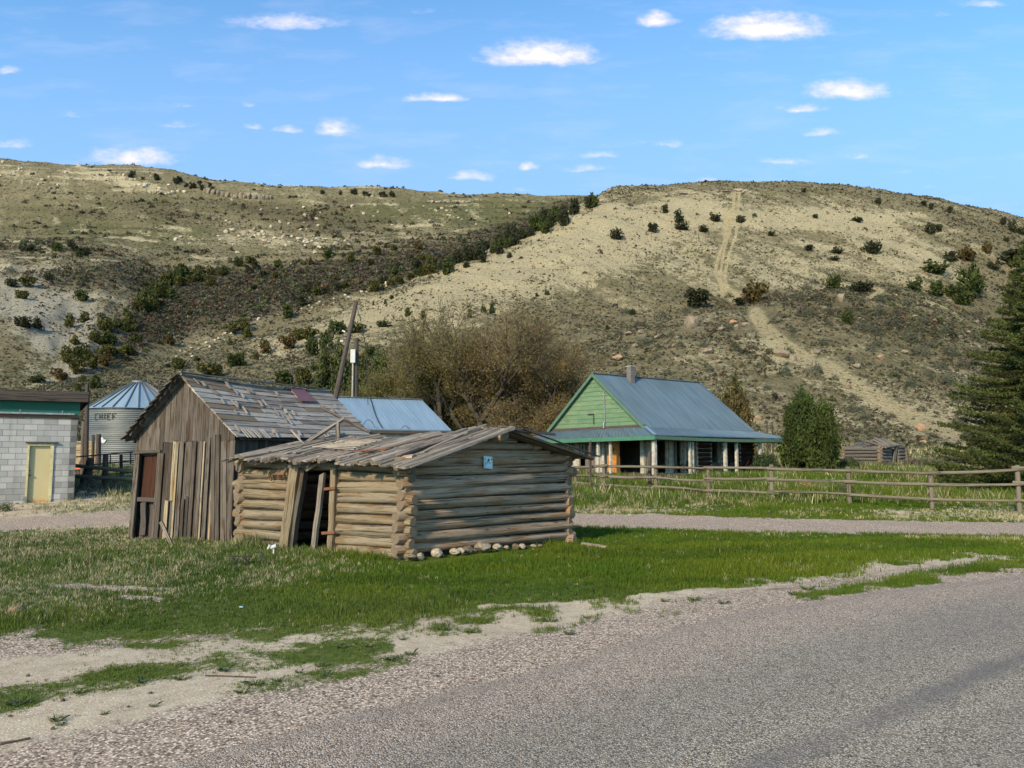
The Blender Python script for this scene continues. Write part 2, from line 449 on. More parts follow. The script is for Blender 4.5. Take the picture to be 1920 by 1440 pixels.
def flatmat(name, col, col2=None, rough=.7, metallic=0., scale=3., spec=.3, bumpd=0.):
    m, t, b = material(name, rough, spec, metallic)
    o = t.n('ShaderNodeTexCoord').outputs['Object']
    n = t.noise(o, scale, 5, .65)
    t.set(b.inputs['Base Color'], t.mix(t.mr(n, .35, .68), (*col, 1), (*(col2 or tuple(c*.6 for c in col)), 1)))
    if bumpd: bump(t, b, n, .6, bumpd)
    return m


def metal_roof(name, c0, c1, rust=(.16, .13, .12), stripes=1.0):
    m, t, b = material(name, .5, .4, .35)
    g = t.attr('g', 'Vector')
    n = t.noise(t.vm('MULTIPLY', g, (.35, 2.6, 0.)), 1., 5, .6)
    n2 = t.noise(t.vm('MULTIPLY', g, (1.5, 14, 0.)), 1., 3, .6)
    base = t.mix(t.mr(n, .3, .72), c0, c1)
    base = t.mix(t.m('MULTIPLY', t.mr(n2, .45, .75), .5*stripes), base, rust)
    t.set(b.inputs['Base Color'], base); bump(t, b, n2, .2, .01)
    return m


M['roofsky'] = metal_roof('sky_tinted_metal', (.072, .12, .15), (.165, .235, .28))  # blue in the base colour paints the sky reflected by galvanised metal
M['roofsky2'] = metal_roof('light_blue_metal', (.20, .28, .35), (.29, .375, .44), rust=(.17, .22, .27), stripes=.6)
M['galv'] = metal_roof('galvanised', (.09, .098, .098), (.19, .195, .188), stripes=.4)
M['white'] = flatmat('peeling_white_paint', (.50, .47, .40), (.22, .18, .13), .8, scale=7)
M['cream'] = flatmat('aged_cream_wall', (.42, .39, .31), (.22, .19, .14), .85, scale=4)
M['orange'] = flatmat('orange_paint', (.48, .20, .04), (.30, .12, .03), .7, scale=5)
M['black'] = flatmat('dark_metal', (.02, .02, .02), (.03, .025, .02), .6)
M['innershade'] = flatmat('interior_shade', (.03, .026, .022), (.05, .04, .03), .95)  # near-black colour paints in the shade of unlit interiors
M['rust'] = flatmat('rusty_iron', (.20, .07, .03), (.10, .045, .025), .8, scale=14)
M['steel'] = flatmat('worn_steel', (.33, .34, .35), (.2, .19, .18), .5, .6, scale=10)
M['yellow'] = None
M['concrete'] = flatmat('pale_concrete', (.42, .39, .34), (.3, .28, .24), .9, scale=5, bumpd=.01)
M['glass'] = flatmat('window_glass', (.03, .035, .04), (.05, .055, .06), .12, 0, 2, .6)
M['redorange'] = flatmat('orange_red_paint', (.6, .12, .04), (.45, .1, .04), .6)
M['litter'] = flatmat('pale_blue_paper', (.3, .42, .5), (.25, .38, .45), .7)
M['whitepaint'] = flatmat('white_enamel', (.48, .48, .46), (.35, .33, .29), .5, scale=20)


def green_siding():
    m, t, b = material('green_painted_siding', .75, .3)
    g = t.attr('g', 'Vector'); tone = t.attr('t')
    n = t.noise(t.vm('MULTIPLY', g, (1.2, 3, 3)), 1., 5, .6)
    base = t.mix(t.mr(n, .3, .7), (.085, .135, .07), (.175, .235, .12))
    base = t.mix(t.m('MULTIPLY', tone, .45), base, (.055, .13, .07))
    p = t.noise(t.vm('MULTIPLY', g, (4, 20, 20)), 1., 4, .6)
    base = t.mix(t.mr(p, .63, .68), base, (.36, .33, .25))
    t.set(b.inputs['Base Color'], base); return m


M['green'] = green_siding()
M['greentrim'] = flatmat('green_trim', (.045, .12, .07), (.11, .14, .09), .8, scale=6)


def block_wall():
    m, t, b = material('painted_cinder_block', .9, .2)
    o = t.n('ShaderNodeTexCoord').outputs['Object']; g = t.attr('g', 'Vector')
    br = t.n('ShaderNodeTexBrick'); t.set(br.inputs['Vector'], g)
    br.inputs['Color1'].default_value = (.22, .215, .20, 1); br.inputs['Color2'].default_value = (.42, .40, .37, 1); br.inputs['Mortar'].default_value = (.10, .095, .09, 1)
    br.inputs['Scale'].default_value = 1; br.inputs['Mortar Size'].default_value = .008; br.inputs['Mortar Smooth'].default_value = .3
    br.inputs['Brick Width'].default_value = .4; br.inputs['Row Height'].default_value = .2; br.inputs['Bias'].default_value = 0
    n = t.noise(o, 1.3, 5, .6); n2 = t.noise(o, 40, 3, .6)
    c = t.mix(t.m('MULTIPLY', t.mr(n, .4, .7), .35), br.outputs[0], (.40, .37, .33))
    c = t.mix(t.m('MULTIPLY', n2, .3), c, (.25, .25, .25))
    st = t.noise(t.vm('MULTIPLY', g, (3.5, .5, 1)), 1., 4, .6); c = t.mix(t.m('MULTIPLY', t.mr(st, .5, .75), .35), c, (.14, .12, .10))
    t.set(b.inputs['Base Color'], c)
    bump(t, b, t.m('ADD', t.m('MULTIPLY', br.outputs['Fac'], -1.), t.m('MULTIPLY', n2, .4)), .7, .008)
    return m


M['block'] = block_wall()


def rust_green():
    m, t, b = material('rusting_green_panel', .75, .3)
    g = t.attr('g', 'Vector'); sp = t.n('ShaderNodeSeparateXYZ', g)
    n = t.noise(g, 3.5, 5, .65)
    f = t.m('ADD', t.mr(sp.outputs[1], .34, -.16), t.m('MULTIPLY', t.m('SUBTRACT', n, .5), 1.6))
    t.set(b.inputs['Base Color'], t.mix(t.mr(f, .40, .60), (.015, .085, .055), (.15, .07, .035))); return m


M['rustgreen'] = rust_green()


def yellow_door():
    m, t, b = material('faded_yellow_door', .6, .3)
    g = t.attr('g', 'Vector'); sp = t.n('ShaderNodeSeparateXYZ', g)
    n = t.noise(g, 9., 5, .65); n2 = t.noise(g, 1.2, 3)
    base = t.mix(n2, (.38, .31, .15), (.48, .40, .23))
    f = t.m('ADD', t.mr(sp.outputs[1], .32, .02), t.m('MULTIPLY', t.m('SUBTRACT', n, .5), 2.2))
    t.set(b.inputs['Base Color'], t.mix(t.m('MULTIPLY', t.mr(f, .55, .85), .85), base, (.42, .18, .04))); return m


M['yellow'] = yellow_door()
M['yellowtrim'] = flatmat('yellow_trim', (.52, .46, .25), (.36, .3, .17), .7, scale=8)


def foliage(name, rough=.75, trans=.25):
    m, t, b = material(name, rough, .2)
    c = t.attr('col', 'Color')
    t.set(b.inputs['Base Color'], c)
    tr = t.n('ShaderNodeBsdfTranslucent', c); mx = t.n('ShaderNodeMixShader', trans, b.outputs[0], tr.outputs[0])
    out = [n_ for n_ in t.t.nodes if n_.type == 'OUTPUT_MATERIAL'][0]; t.set(out.inputs[0], mx.outputs[0])
    return m


M['leaf'] = foliage('leaves'); M['grass'] = foliage('grass_blades', .6, .3)


def rockmat(name, c0, c1, c2):
    m, t, b = material(name, .95, .15)
    o = t.n('ShaderNodeTexCoord').outputs['Object']; r = t.n('ShaderNodeObjectInfo').outputs['Random']
    n = t.noise(t.vm('ADD', o, t.n('ShaderNodeCombineXYZ', t.m('MULTIPLY', r, 30.), 0., 0.).outputs[0]), 2.2, 6, .65)
    base = t.mix(t.mr(n, .35, .65), c0, c1); base = t.mix(t.m('MULTIPLY', t.mr(r, .3, 1.), .6), base, c2)
    t.set(b.inputs['Base Color'], base); bump(t, b, n, .9, .08); return m


M['rock'] = rockmat('sandstone', (.10, .078, .055), (.28, .225, .155), (.23, .165, .11))
M['whiterock'] = rockmat('pale_stone', (.30, .25, .18), (.52, .44, .33), (.5, .38, .26))
M['darkrock'] = rockmat('outcrop_stone', (.17, .14, .11), (.34, .29, .23), (.38, .26, .18))
M['orangerock'] = rockmat('orange_stone', (.18, .11, .07), (.40, .25, .15), (.36, .20, .12))


def hills_mat():
    m, t, b = material('hillside', .97, .1)
    pos = t.n('ShaderNodeNewGeometry').outputs['Position']
    cv = t.n('ShaderNodeAttribute'); cv.attribute_name = 'cover'
    sp = t.n('ShaderNodeSeparateColor', cv.outputs['Color']); pale, green, dark = sp.outputs[0], sp.outputs[1], sp.outputs[2]
    trail = cv.outputs['Alpha']
    p2 = t.vm('MULTIPLY', pos, (1, 1, .6))
    n1 = t.noise(p2, .035, 5, .6); n2 = t.noise(p2, .35, 5, .65); n3 = t.noise(p2, 1.3, 4, .7); n4 = t.noise(p2, 4.5, 3, .7)
    base = t.mix(t.mr(n2, .35, .65), (.24, .195, .105), (.40, .325, .185))
    base = t.mix(t.m('MULTIPLY', t.mr(t.m('ADD', green, t.m('MULTIPLY', t.m('SUBTRACT', n1, .5), .8)), .25, .8), .85), base, (.115, .120, .040))
    spk = t.m('ADD', t.m('MULTIPLY', t.m('SUBTRACT', n3, .5), 2.6), t.m('MULTIPLY', t.m('SUBTRACT', n2, .5), 1.5))
    pm = t.mr(t.m('ADD', pale, spk), .42, .66)
    pc = t.mix(t.mr(n3, .35, .65), (.52, .42, .235), (.97, .80, .50)); pc = t.mix(t.attr('white'), pc, t.mix(t.mr(n3, .35, .65), (.45, .40, .31), (.80, .72, .57)))
    base = t.mix(t.m('MULTIPLY', pm, .92), base, pc)
    dm = t.mr(t.m('ADD', dark, t.m('MULTIPLY', spk, .9)), .35, .75)
    base = t.mix(t.m('MULTIPLY', dm, .85), base, (.105, .082, .05))
    tf = t.mr(t.m('ADD', t.m('MULTIPLY', t.m('SUBTRACT', n4, .5), .8), t.m('ADD', t.m('MULTIPLY', t.m('SUBTRACT', n3, .5), 1.5), trail)), .45, .70)
    base = t.mix(t.m('MULTIPLY', tf, .92), base, t.mix(n4, (.52, .40, .20), (.88, .70, .40)))
    dk = t.mr(t.m('ADD', t.m('MULTIPLY', n3, .65), t.m('MULTIPLY', n4, .35)), .52, .57)
    base = t.mix(t.m('MULTIPLY', dk, .7), base, (.10, .075, .035))
    grain = t.mr(t.m('ADD', n4, t.m('MULTIPLY', n3, .6)), .6, 1.0)
    base = t.mix(t.m('MULTIPLY', t.m('SUBTRACT', 1., grain), .55), base, (.08, .075, .04))
    t.set(b.inputs['Base Color'], base)
    bump(t, b, t.m('ADD', n3, t.m('MULTIPLY', n4, .5)), 1.0, 1.4)
    return m


def ground_mat():
    m, t, b = material('near_ground', .97, .1)
    pos = t.n('ShaderNodeNewGeometry').outputs['Position']
    cv = t.n('ShaderNodeAttribute'); cv.attribute_name = 'cover'
    sp = t.n('ShaderNodeSeparateColor', cv.outputs['Color']); gr, dirt, dry = sp.outputs[0], sp.outputs[1], sp.outputs[2]
    n1 = t.noise(pos, .8, 5, .6); n2 = t.noise(pos, 6, 5, .65); n3 = t.noise(pos, 30, 3, .6)
    vc = t.vor(pos, 62, 'Color'); vd = t.vor(pos, 62, 'Distance')
    vs = t.n('ShaderNodeSeparateColor', vc).outputs[0]
    gravel = t.ramp(vs, [(0., (.08, .055, .038)), (.25, (.32, .235, .165)), (.6, (.54, .40, .29)), (.85, (.74, .56, .42)), (1., (.92, .78, .62))])
    gravel = t.mix(t.m('MULTIPLY', t.mr(vd, .25, .6), .6), gravel, (.07, .06, .05))
    soil = t.mix(t.mr(n2, .3, .7), (.33, .255, .165), (.50, .41, .28))
    soil = t.mix(t.m('MULTIPLY', t.mr(n3, .5, .7), .4), soil, (.52, .46, .38))
    soil = t.mix(t.mr(vs, .66, .74), soil, t.mix(.35, gravel, soil)); soil = t.mix(t.m('MULTIPLY', t.mr(n1, .45, .65), .45), soil, (.27, .205, .14))
    base = t.mix(t.mr(t.m('ADD', dirt, t.m('ADD', t.m('MULTIPLY', t.m('SUBTRACT', n3, .5), 1.2), t.m('MULTIPLY', t.m('SUBTRACT', n2, .5), 2.0))), .3, .75), gravel, soil)
    turf = t.mix(t.mr(n2, .35, .65), (.05, .075, .014), (.10, .115, .025))
    turf = t.mix(t.mr(t.m('ADD', dry, t.m('MULTIPLY', t.m('SUBTRACT', n2, .5), 1.0)), .4, .7), turf, (.30, .265, .17))
    base = t.mix(t.mr(t.m('ADD', gr, t.m('ADD', t.m('MULTIPLY', t.m('SUBTRACT', n2, .5), 1.5), t.m('MULTIPLY', t.m('SUBTRACT', n3, .5), .9))), .38, .66), base, turf)
    t.set(b.inputs['Base Color'], base)
    bump(t, b, t.m('ADD', t.m('MULTIPLY', vd, -.35), n2), .6, .012)
    return m


def road_mat():
    m, t, b = material('chip_seal_road', .9, .25)
    pos = t.n('ShaderNodeNewGeometry').outputs['Position']
    vc = t.vor(pos, 90, 'Color'); vd = t.vor(pos, 90, 'Distance')
    vs = t.n('ShaderNodeSeparateColor', vc).outputs[0]
    c = t.ramp(vs, [(0., (.045, .036, .026)), (.2, (.30, .24, .175)), (.55, (.57, .45, .325)), (.82, (.80, .65, .48)), (1., (.95, .88, .74))])
    c = t.mix(t.m('MULTIPLY', t.mr(vd, .22, .55), .7), c, (.04, .034, .027))
    n = t.noise(pos, .5, 4, .6); n2 = t.noise(pos, 5, 4, .6)
    gv = t.ramp(vs, [(0., (.08, .055, .038)), (.25, (.32, .235, .165)), (.6, (.54, .40, .29)), (.85, (.74, .56, .42)), (1., (.92, .78, .62))])
    gv = t.mix(t.m('MULTIPLY', t.mr(vd, .25, .6), .6), gv, (.07, .06, .05))
    c = t.mix(t.mr(t.m('ADD', t.attr('edge'), t.m('MULTIPLY', t.m('SUBTRACT', n2, .5), .9)), .2, .8), c, gv)
    c = t.mix(t.m('MULTIPLY', t.mr(n2, .45, .7), .15), c, (.42, .35, .27))
    w_ = t.attr('wear')
    c = t.mix(t.m('MULTIPLY', w_, .85), c, t.mix(n2, (.10, .09, .08), (.17, .15, .135)))
    t.set(b.inputs['Base Color'], c)
    bump(t, b, t.m('MULTIPLY', vd, -1.), .8, .012)
    return m


# ------------------------------------------------------------------ ground, hills, road
def sheet(name, i0, i1, mat, cover, dz=0.):
    n, c = i1-i0, len(uc)
    V = np.stack([XG[i0:i1], YG[i0:i1], ZG[i0:i1]+dz], -1).reshape(-1, 3)
    idx = np.arange(n*c).reshape(n, c)
    q = np.stack([idx[:-1, :-1], idx[:-1, 1:], idx[1:, 1:], idx[1:, :-1]], -1).reshape(-1)
    me = np_mesh(name, V, q, np.full((n-1)*(c-1), 4), {'cover': ('FLOAT_COLOR', cover.reshape(-1, 4))}, True)
    return tag(link(name, me, mat), kind='structure')


def dseg(x, y, pts):
    """distance to a polyline (and the position along it 0..n)"""
    best = np.full(np.shape(x), 1e9)
    for (x0, y0), (x1, y1) in zip(pts[:-1], pts[1:]):
        dx, dy = x1-x0, y1-y0; t = np.clip(((x-x0)*dx+(y-y0)*dy)/(dx*dx+dy*dy), 0, 1)
        best = np.minimum(best, np.hypot(x-x0-t*dx, y-y0-t*dy))
    return best


DRIVE = [(40, 18.3), (20, 19.6), (13.6, 20.3), (8, 21.3), (2, 22.9), (-4, 25.6), (-8.5, 25.2), (-12, 22.4), (-14.5, 21.2), (-22, 20), (-40, 18)]


def cover_near(x, y, px, py):
    """grass, bare soil, dry grass at ground points"""
    nz = fbm(x/1.1, y/1.1, 4, 61); n2 = fbm(x/4, y/4, 3, 71); n3 = fbm(x/.35, y/.35, 2, 81)
    edge = np.interp(px, [-400, 0, 300, 560, 800, 1000, 1300, 1500, 1650, 1800, 1920, 2300], [1200, 1192, 1196, 1196, 1172, 1140, 1112, 1086, 1066, 1046, 1036, 1000])
    e = (edge + 16*nz + 10*n3 - py) / np.maximum((py-850)*.06, 4)
    g = sst(-1.6, 1.6, e + 1.1*n3)
    # strip of grass between the two wheel tracks, and islands
    for pts, hw, st in (([(-20, 1312), (130, 1285), (400, 1245), (560, 1225), (720, 1210)], 24, 1.), ([(-60, 1335), (60, 1308)], 22, 1.1),
                        ([(420, 1290), (520, 1280), (640, 1262), (760, 1232)], 10, .75), ([(60, 1345), (200, 1340)], 5, .6),
                        ([(560, 1232), (690, 1212)], 12, .9), ([(1500, 1112), (1700, 1085), (1920, 1055)], 12, 1.0), ([(1000, 1190), (1120, 1160)], 6, .5), ([(800, 1185), (900, 1180)], 7, .6)):
        d = dseg(px, py, pts); g = np.maximum(g, st*.9*sst(1.3, .35, (d + 15*nz + 9*n3)/hw)*np.clip(.95+.9*fbm(x/.8, y/.5, 3, 66), .25, 1))
    for pts, hw in (([(1480, 1108), (1620, 1085), (1730, 1062), (1830, 1050)], 9), ([(1180, 1122), (1400, 1112), (1480, 1105)], 7), ([(900, 1137), (1100, 1133)], 5),
                    ([(100, 1098), (330, 1105)], 5), ([(230, 1120), (300, 1122)], 4)):
        d = dseg(px, py, pts); g = g * (1 - .95*sst(1.4, .5, (d + 6*nz + 5*n3)/hw))
    dr = dseg(x, y, DRIVE); dm = sst(2.05, 1.5, dr + .35*nz + .12*n3); g = g*(1-dm)
    left = sst(-8.5, -11, x) * sst(19, 22, y) * sst(34, 27, y)
    g = g * (1 - left*sst(-.25, .35, nz+.25*n2)*.85)
    rt = sst(9.5, 13, x) * sst(22, 22.8, y) * sst(27, 24.4, y); g = g*(1-rt*sst(-.3, .4, nz+n3*.4)*.8)
    dry = .22 + .34*n2 + .25*nz
    dry = dry + .30*sst(-2.2, -7.5, x)*sst(60, 20, y)*sst(7.5, 8.5, y) + .04*sst(26, 30, y)*sst(-3, 3, x) + .45*left + .4*rt
    dry = dry - .35*sst(-3.5, -1, x)*sst(6, 8, x*0+y)*sst(20, 18, y)
    dry = dry + .6*sst(.8, .2, np.abs(dr-2.7)/.8)*sst(-.1, .5, n2)
    # bare soil or gravel where no grass grows
    soil = .95 - sst(.9, .0, y-roadY(x)-.3)*.9 - dm*1.0 + .5*nz*.6
    lp = sst(0, 1, (np.interp(px, [-300, 0, 400, 700], [1255, 1245, 1205, 1185]) - py)/14)*(px < 620)*(y < 14); soil = soil - lp*.8
    return g, soil, np.clip(dry, 0, 1)


gI = slice(0, NG+1)
g_, so_, dr_ = cover_near(XG[gI], YG[gI], PXG[gI], PYG[gI])
cov = np.stack([g_, so_, dr_, np.ones_like(g_)], -1)
# wheel ruts of the track
sheet('ground', 0, NG+1, ground_mat(), cov)

hI = slice(NG, len(yr)); X_, Y_, PX_, PY_ = XG[hI], YG[hI], PXG[hI], PYG[hI]


def blob(x, y, cx, cy, rx, ry, rot=0.):
    a = R(rot); dx, dy = x-cx, y-cy; p = (dx*math.cos(a)+dy*math.sin(a))/rx; q = (-dx*math.sin(a)+dy*math.cos(a))/ry
    return np.exp(-(p*p+q*q)**1.3)


CREST = [(200, 705), (450, 640), (640, 590), (800, 530), (960, 470), (1050, 425), (1150, 376)]
front = Y_ < np.interp(X_/Y_, uc, sY) + 6
def hill_cover(x, y, px, py, front):
    n = fbm(x/14, y/14, 4, 91); st_ = fbm((x+y*.3)/9, (y)/40, 3, 95)
    pale = np.full(x.shape, .16)
    cb = dseg(px, py-26, CREST)
    pale += front*.62*sst(46, 6, cb)*sst(380, 560, px) + front*.25*sst(130, 30, cb)*sst(560, 800, px)
    for b in ((1500, 412, 270, 20, 0, .6), (1250, 412, 130, 40, -12, .55), (1420, 480, 300, 75, 4, .34), (1640, 440, 140, 40, 14, .28), (1150, 470, 160, 40, -28, .36), (1480, 383, 240, 18, 2, .2),
              (1000, 530, 160, 40, -25, .2), (1100, 800, 300, 60, 0, .12), (1520, 760, 160, 90, 25, .16), (1700, 760, 130, 60, 0, .2), (1430, 640, 60, 30, 40, .3), (850, 600, 180, 26, -20, .12), (1720, 500, 90, 30, 20, .3)):
        pale += front*b[5]*blob(px, py, b[0], b[1], b[2], b[3], b[4])
    for b in ((90, 590, 110, 66, 30, .85), (20, 560, 60, 60, 0, .35), (250, 345, 120, 12, 12, .2), (60, 690, 120, 30, 0, .12), (215, 632, 60, 26, -35, .5), (150, 680, 45, 16, -50, .5), (480, 600, 110, 16, -22, .35), (520, 450, 220, 14, 0, .4), (250, 345, 90, 10, 12, .35), (30, 325, 60, 10, 5, .4),
              (640, 570, 120, 16, -20, .3), (800, 440, 200, 30, 0, .12), (680, 380, 120, 18, 0, .15), (80, 717, 26, 7, -12, .5)):
        pale += (1-front)*b[5]*blob(px, py, b[0], b[1], b[2], b[3], b[4])
    pale += .30*n + .26*st_ + .34*fbm((x*.75+y*.6)/5, (y*.75-x*.6)/38, 4, 99)
    z_ = gz(x, y); q_ = ledge_q(x, y, z_); fq = q_ - np.floor(q_)
    lm = np.exp(-((fq-.5)/.13)**2) * np.clip(.15 + 1.3*fbm(x/26, y/26, 3, 305), 0, 1)
    pale += lm*np.where(front, .42, .8)
    green = .28 + .3*n
    for b in ((230, 435, 230, 32, 4, .5), (800, 400, 260, 30, 0, .55), (1050, 400, 140, 25, 0, .5), (300, 380, 200, 20, 0, .25), (1720, 610, 150, 80, 15, .3), (150, 700, 160, 30, 0, .4)):
        green += b[5]*blob(px, py, b[0], b[1], b[2], b[3], b[4])
    dark = np.full(x.shape, .05)
    for b in ((230, 520, 260, 26, 0, .55), (430, 560, 260, 55, -14, .75), (750, 500, 260, 42, -14, .85), (960, 440, 130, 30, -28, .7), (1060, 395, 60, 14, -25, .6), (250, 640, 150, 42, -32, .5), (600, 415, 160, 36, 8, .6), (300, 395, 120, 20, 14, .6), (150, 400, 130, 10, 5, .5), (430, 385, 120, 14, 6, .4),
              (640, 375, 60, 8, 0, .4), (300, 345, 80, 8, 15, .3), (100, 560, 60, 70, 40, .25)):
        dark += (1-front)*b[5]*blob(px, py, b[0], b[1], b[2], b[3], b[4])
    for b in ((1480, 560, 220, 18, -4, .35), (1620, 590, 140, 36, 10, .4), (1740, 620, 120, 50, 20, .28), (1250, 640, 180, 22, -10, .22), (1650, 470, 60, 8, 0, .3), (1850, 430, 120, 40, 15, .35), (700, 620, 160, 22, -22, .2), (1900, 560, 90, 60, 0, .4)):
        dark += front*b[5]*blob(px, py, b[0], b[1], b[2], b[3], b[4])
    return pale, green, dark


pale, green, dark = hill_cover(X_, Y_, PX_, PY_, front)
TR = [([(1377, 362), (1374, 400), (1366, 430), (1348, 480), (1340, 510), (1360, 552)], 3.4), ([(1386, 362), (1383, 400), (1380, 440), (1366, 480), (1358, 520), (1372, 556)], 3.2),
      ([(1369, 420), (1356, 480), (1350, 520), (1364, 550)], 2.6), ([(1366, 400), (1362, 440)], 9), 
      ([(1360, 545), (1378, 558)], 12), ([(1418, 590), (1440, 622), (1470, 648), (1510, 672)], 15), ([(1545, 682), (1590, 712), (1640, 745), (1700, 780), (1790, 812)], 14), ([(1500, 668), (1550, 690)], 8),
      ([(1640, 540), (1655, 545), (1625, 560)], 4)]
trail = np.zeros_like(PX_)
for pts, hw in TR:
    trail = np.maximum(trail, front*sst(1.5, .6, dseg(PX_, PY_, pts)/hw))
wide = np.maximum(front*sst(1.4, .3, dseg(PX_, PY_, TR[6][0])/22), front*sst(1.4, .3, dseg(PX_, PY_, TR[7][0])/20))*.25
cov = np.stack([np.clip(pale+wide, 0, 1), np.clip(green, 0, 1), np.clip(dark, 0, 1), np.clip(trail*.8, 0, 1)], -1)
hills = sheet('hills', NG, len(yr), hills_mat(), cov)
wh = (1-front)*np.clip(blob(PX_, PY_, 90, 600, 150, 100, 20)+blob(PX_, PY_, 190, 650, 70, 60, 0)+blob(PX_, PY_, 500, 600, 120, 25, -22), 0, 1)
hills.data.attributes.new('white', 'FLOAT', 'POINT').data.foreach_set('value', wh.reshape(-1).astype(np.float32))

# road: a chip seal sheet 4 mm above the ground, ragged edge
rx = np.concatenate([np.linspace(-30, -8, 40), np.arange(-7.9, 22, .06), np.linspace(22.5, 60, 60)])
rv = np.concatenate([[0, .05], np.arange(.12, 9, .09), [10, 14, 20, 30]])
RX = np.repeat(rx[:, None], len(rv), 1); e0 = roadY(rx) - .45 + .12*fbm(rx/.5, rx*0, 3, 5) + .2*fbm(rx/2.6, rx*0+3, 2, 6)
RY = e0[:, None] - rv[None, :]*1.12
RZ = gz(RX, np.clip(RY, -39, 300)) + .004 + .035*sst(0, .4, rv)[None, :]*1.0
# a long skid-dark wheel line, running parallel to the edge
def wear(px, py): return np.clip(sst(46, 8, np.abs(dseg(px, py, [(1150, 1560), (1440, 1410), (1700, 1300), (1920, 1208), (2200, 1110)]))) + 0, 0, 1)
wpx, wpy = proj(RX, RY, RZ)
RXs = np.linspace(0, 1, 2)
n, c = RX.shape; idx = np.arange(n*c).reshape(n, c)
q = np.stack([idx[:-1, :-1], idx[:-1, 1:], idx[1:, 1:], idx[1:, :-1]], -1).reshape(-1)
dline = dseg(RX, RY, [(-8.5, -4), (-1.5, 2.2), (1.54, 4.56), (4.73, 7.0), (12, 12.3), (30, 24)])
wr = sst(.20, .02, dline + .05*fbm(RX/.3, RY/.3, 2, 15))*(.75+.4*fbm(RX/.9, RY/.9, 2, 12)) + .28*sst(.9, .2, np.abs(dline-.9)) + .2*np.clip(fbm(RX/2.5, RY/2.5, 3, 14), 0, 1)
me = np_mesh('road', np.stack([RX, RY, RZ], -1).reshape(-1, 3), q, np.full((n-1)*(c-1), 4), {'wear': ('FLOAT', wr.reshape(-1)), 'edge': ('FLOAT', np.tile(sst(2.6, .0, rv), (len(rx), 1)).reshape(-1))}, True)
tag(link('road', me, road_mat()), kind='structure')

# ------------------------------------------------------------------ log cabin
def V2(x, y, z=0): return Vector((x, y, z))


def lerp(a, b, t): return a + (b-a)*t


cC, cB, cA = V2(-1.84, 13.2), V2(1.20, 16.8), V2(-5.56, 15.8)
cD = cA + (cB - cC)
for p in (cC, cB, cA, cD): p.z = float(gz(p.x, p.y))
cC.z = -.02; cB.z = -.18; cA.z = -.16; cD.z = -.3
M['gapshade'] = flatmat('log_gap_shade', (.018, .014, .01), (.04, .03, .022), .95, scale=12, bumpd=.01)  # near-black colour stands in for the shade between the logs
cab = thing('log_cabin', (cC.x, cC.y, cC.z), 'low weathered log cabin with open doorway and sagging pole roof', 'cabin')
NL = 10
eC, eB, eA, eD = 1.66, 1.69, 1.70, 1.62       # eave heights
def top(p): return {id(cC): eC, id(cB): eB, id(cA): eA, id(cD): eD}[id(p)]


def wall_logs(p, q, n, off, gaps=(), mat=M['log'], ext=.14, skip=(), rows=None, rk=1.0):
    """rows of round logs from corner p to corner q; gaps = (t0, t1) openings along the wall"""
    for i in range(n):
        if i in skip: continue
        za = p.z + (top(p)-p.z)*(i+off)/n; zb = q.z + (top(q)-q.z)*(i+off)/n
        hh = ((top(p)-p.z)+(top(q)-q.z))/2/n
        d = (q-p).normalized(); L = (q-p).length
        r = hh*.505*random.uniform(.90, 1.07)*rk
        ext1, ext2 = ext*random.uniform(.5, 1.5)/L, ext*random.uniform(.5, 1.5)/L
        spans = [(-ext1, 1+ext2)]
        for a, b in gaps: spans = [s for (x0, x1) in spans for s in (((x0, a), (b, x1)) if x0 < a < x1 else ((x0, x1),))]
        for x0, x1 in spans:
            A_, B_ = lerp(p, q, x0), lerp(p, q, x1)
            A_.z = za+(zb-za)*x0 + random.uniform(-.012, .012); B_.z = za+(zb-za)*x1 + random.uniform(-.012, .012)
            mb = MB(); mb.log(A_, B_, r*random.uniform(.90, 1.12), r*random.uniform(.88, 1.06), seg=22, sides=16, wob=.085)
            mb.build('log', mat, cab, smooth=True)


# the door wall (faces the sun) and the gable wall (in shade), then the two far walls
door0, door1 = .355, .60
wall_logs(cA, cC, 9, .5, gaps=[(door0-.03, door1+.02)], mat=M['log'], ext=.17)
wall_logs(cC, cB, 9, 1.0, mat=M['liftedlog'], ext=.17)
wall_logs(cD, cB, 9, .5, mat=M['liftedlog'], ext=.15)
wall_logs(cA, cD, 9, 1.0, mat=M['liftedlog'], ext=.12)
for p_, q_, gp in ((cA, cC, (door0, door1)), (cC, cB, None), (cD, cB, None), (cA, cD, None)):
    d_ = (q_-p_).normalized()
    for a_, b_ in (((.02, gp[0]), (gp[1], .98)) if gp else ((.02, .98),)):
        mb = MB(); x0, x1 = lerp(p_, q_, a_), lerp(p_, q_, b_); hh_ = 1.62
        mb.beam(V2(x0.x, x0.y, x0.z+hh_/2), V2(x1.x, x1.y, x1.z+hh_/2), .05, hh_); mb.build('gap_shade_slab', M['gapshade'], cab)  # dark slab behind the logs, so the gaps look shaded
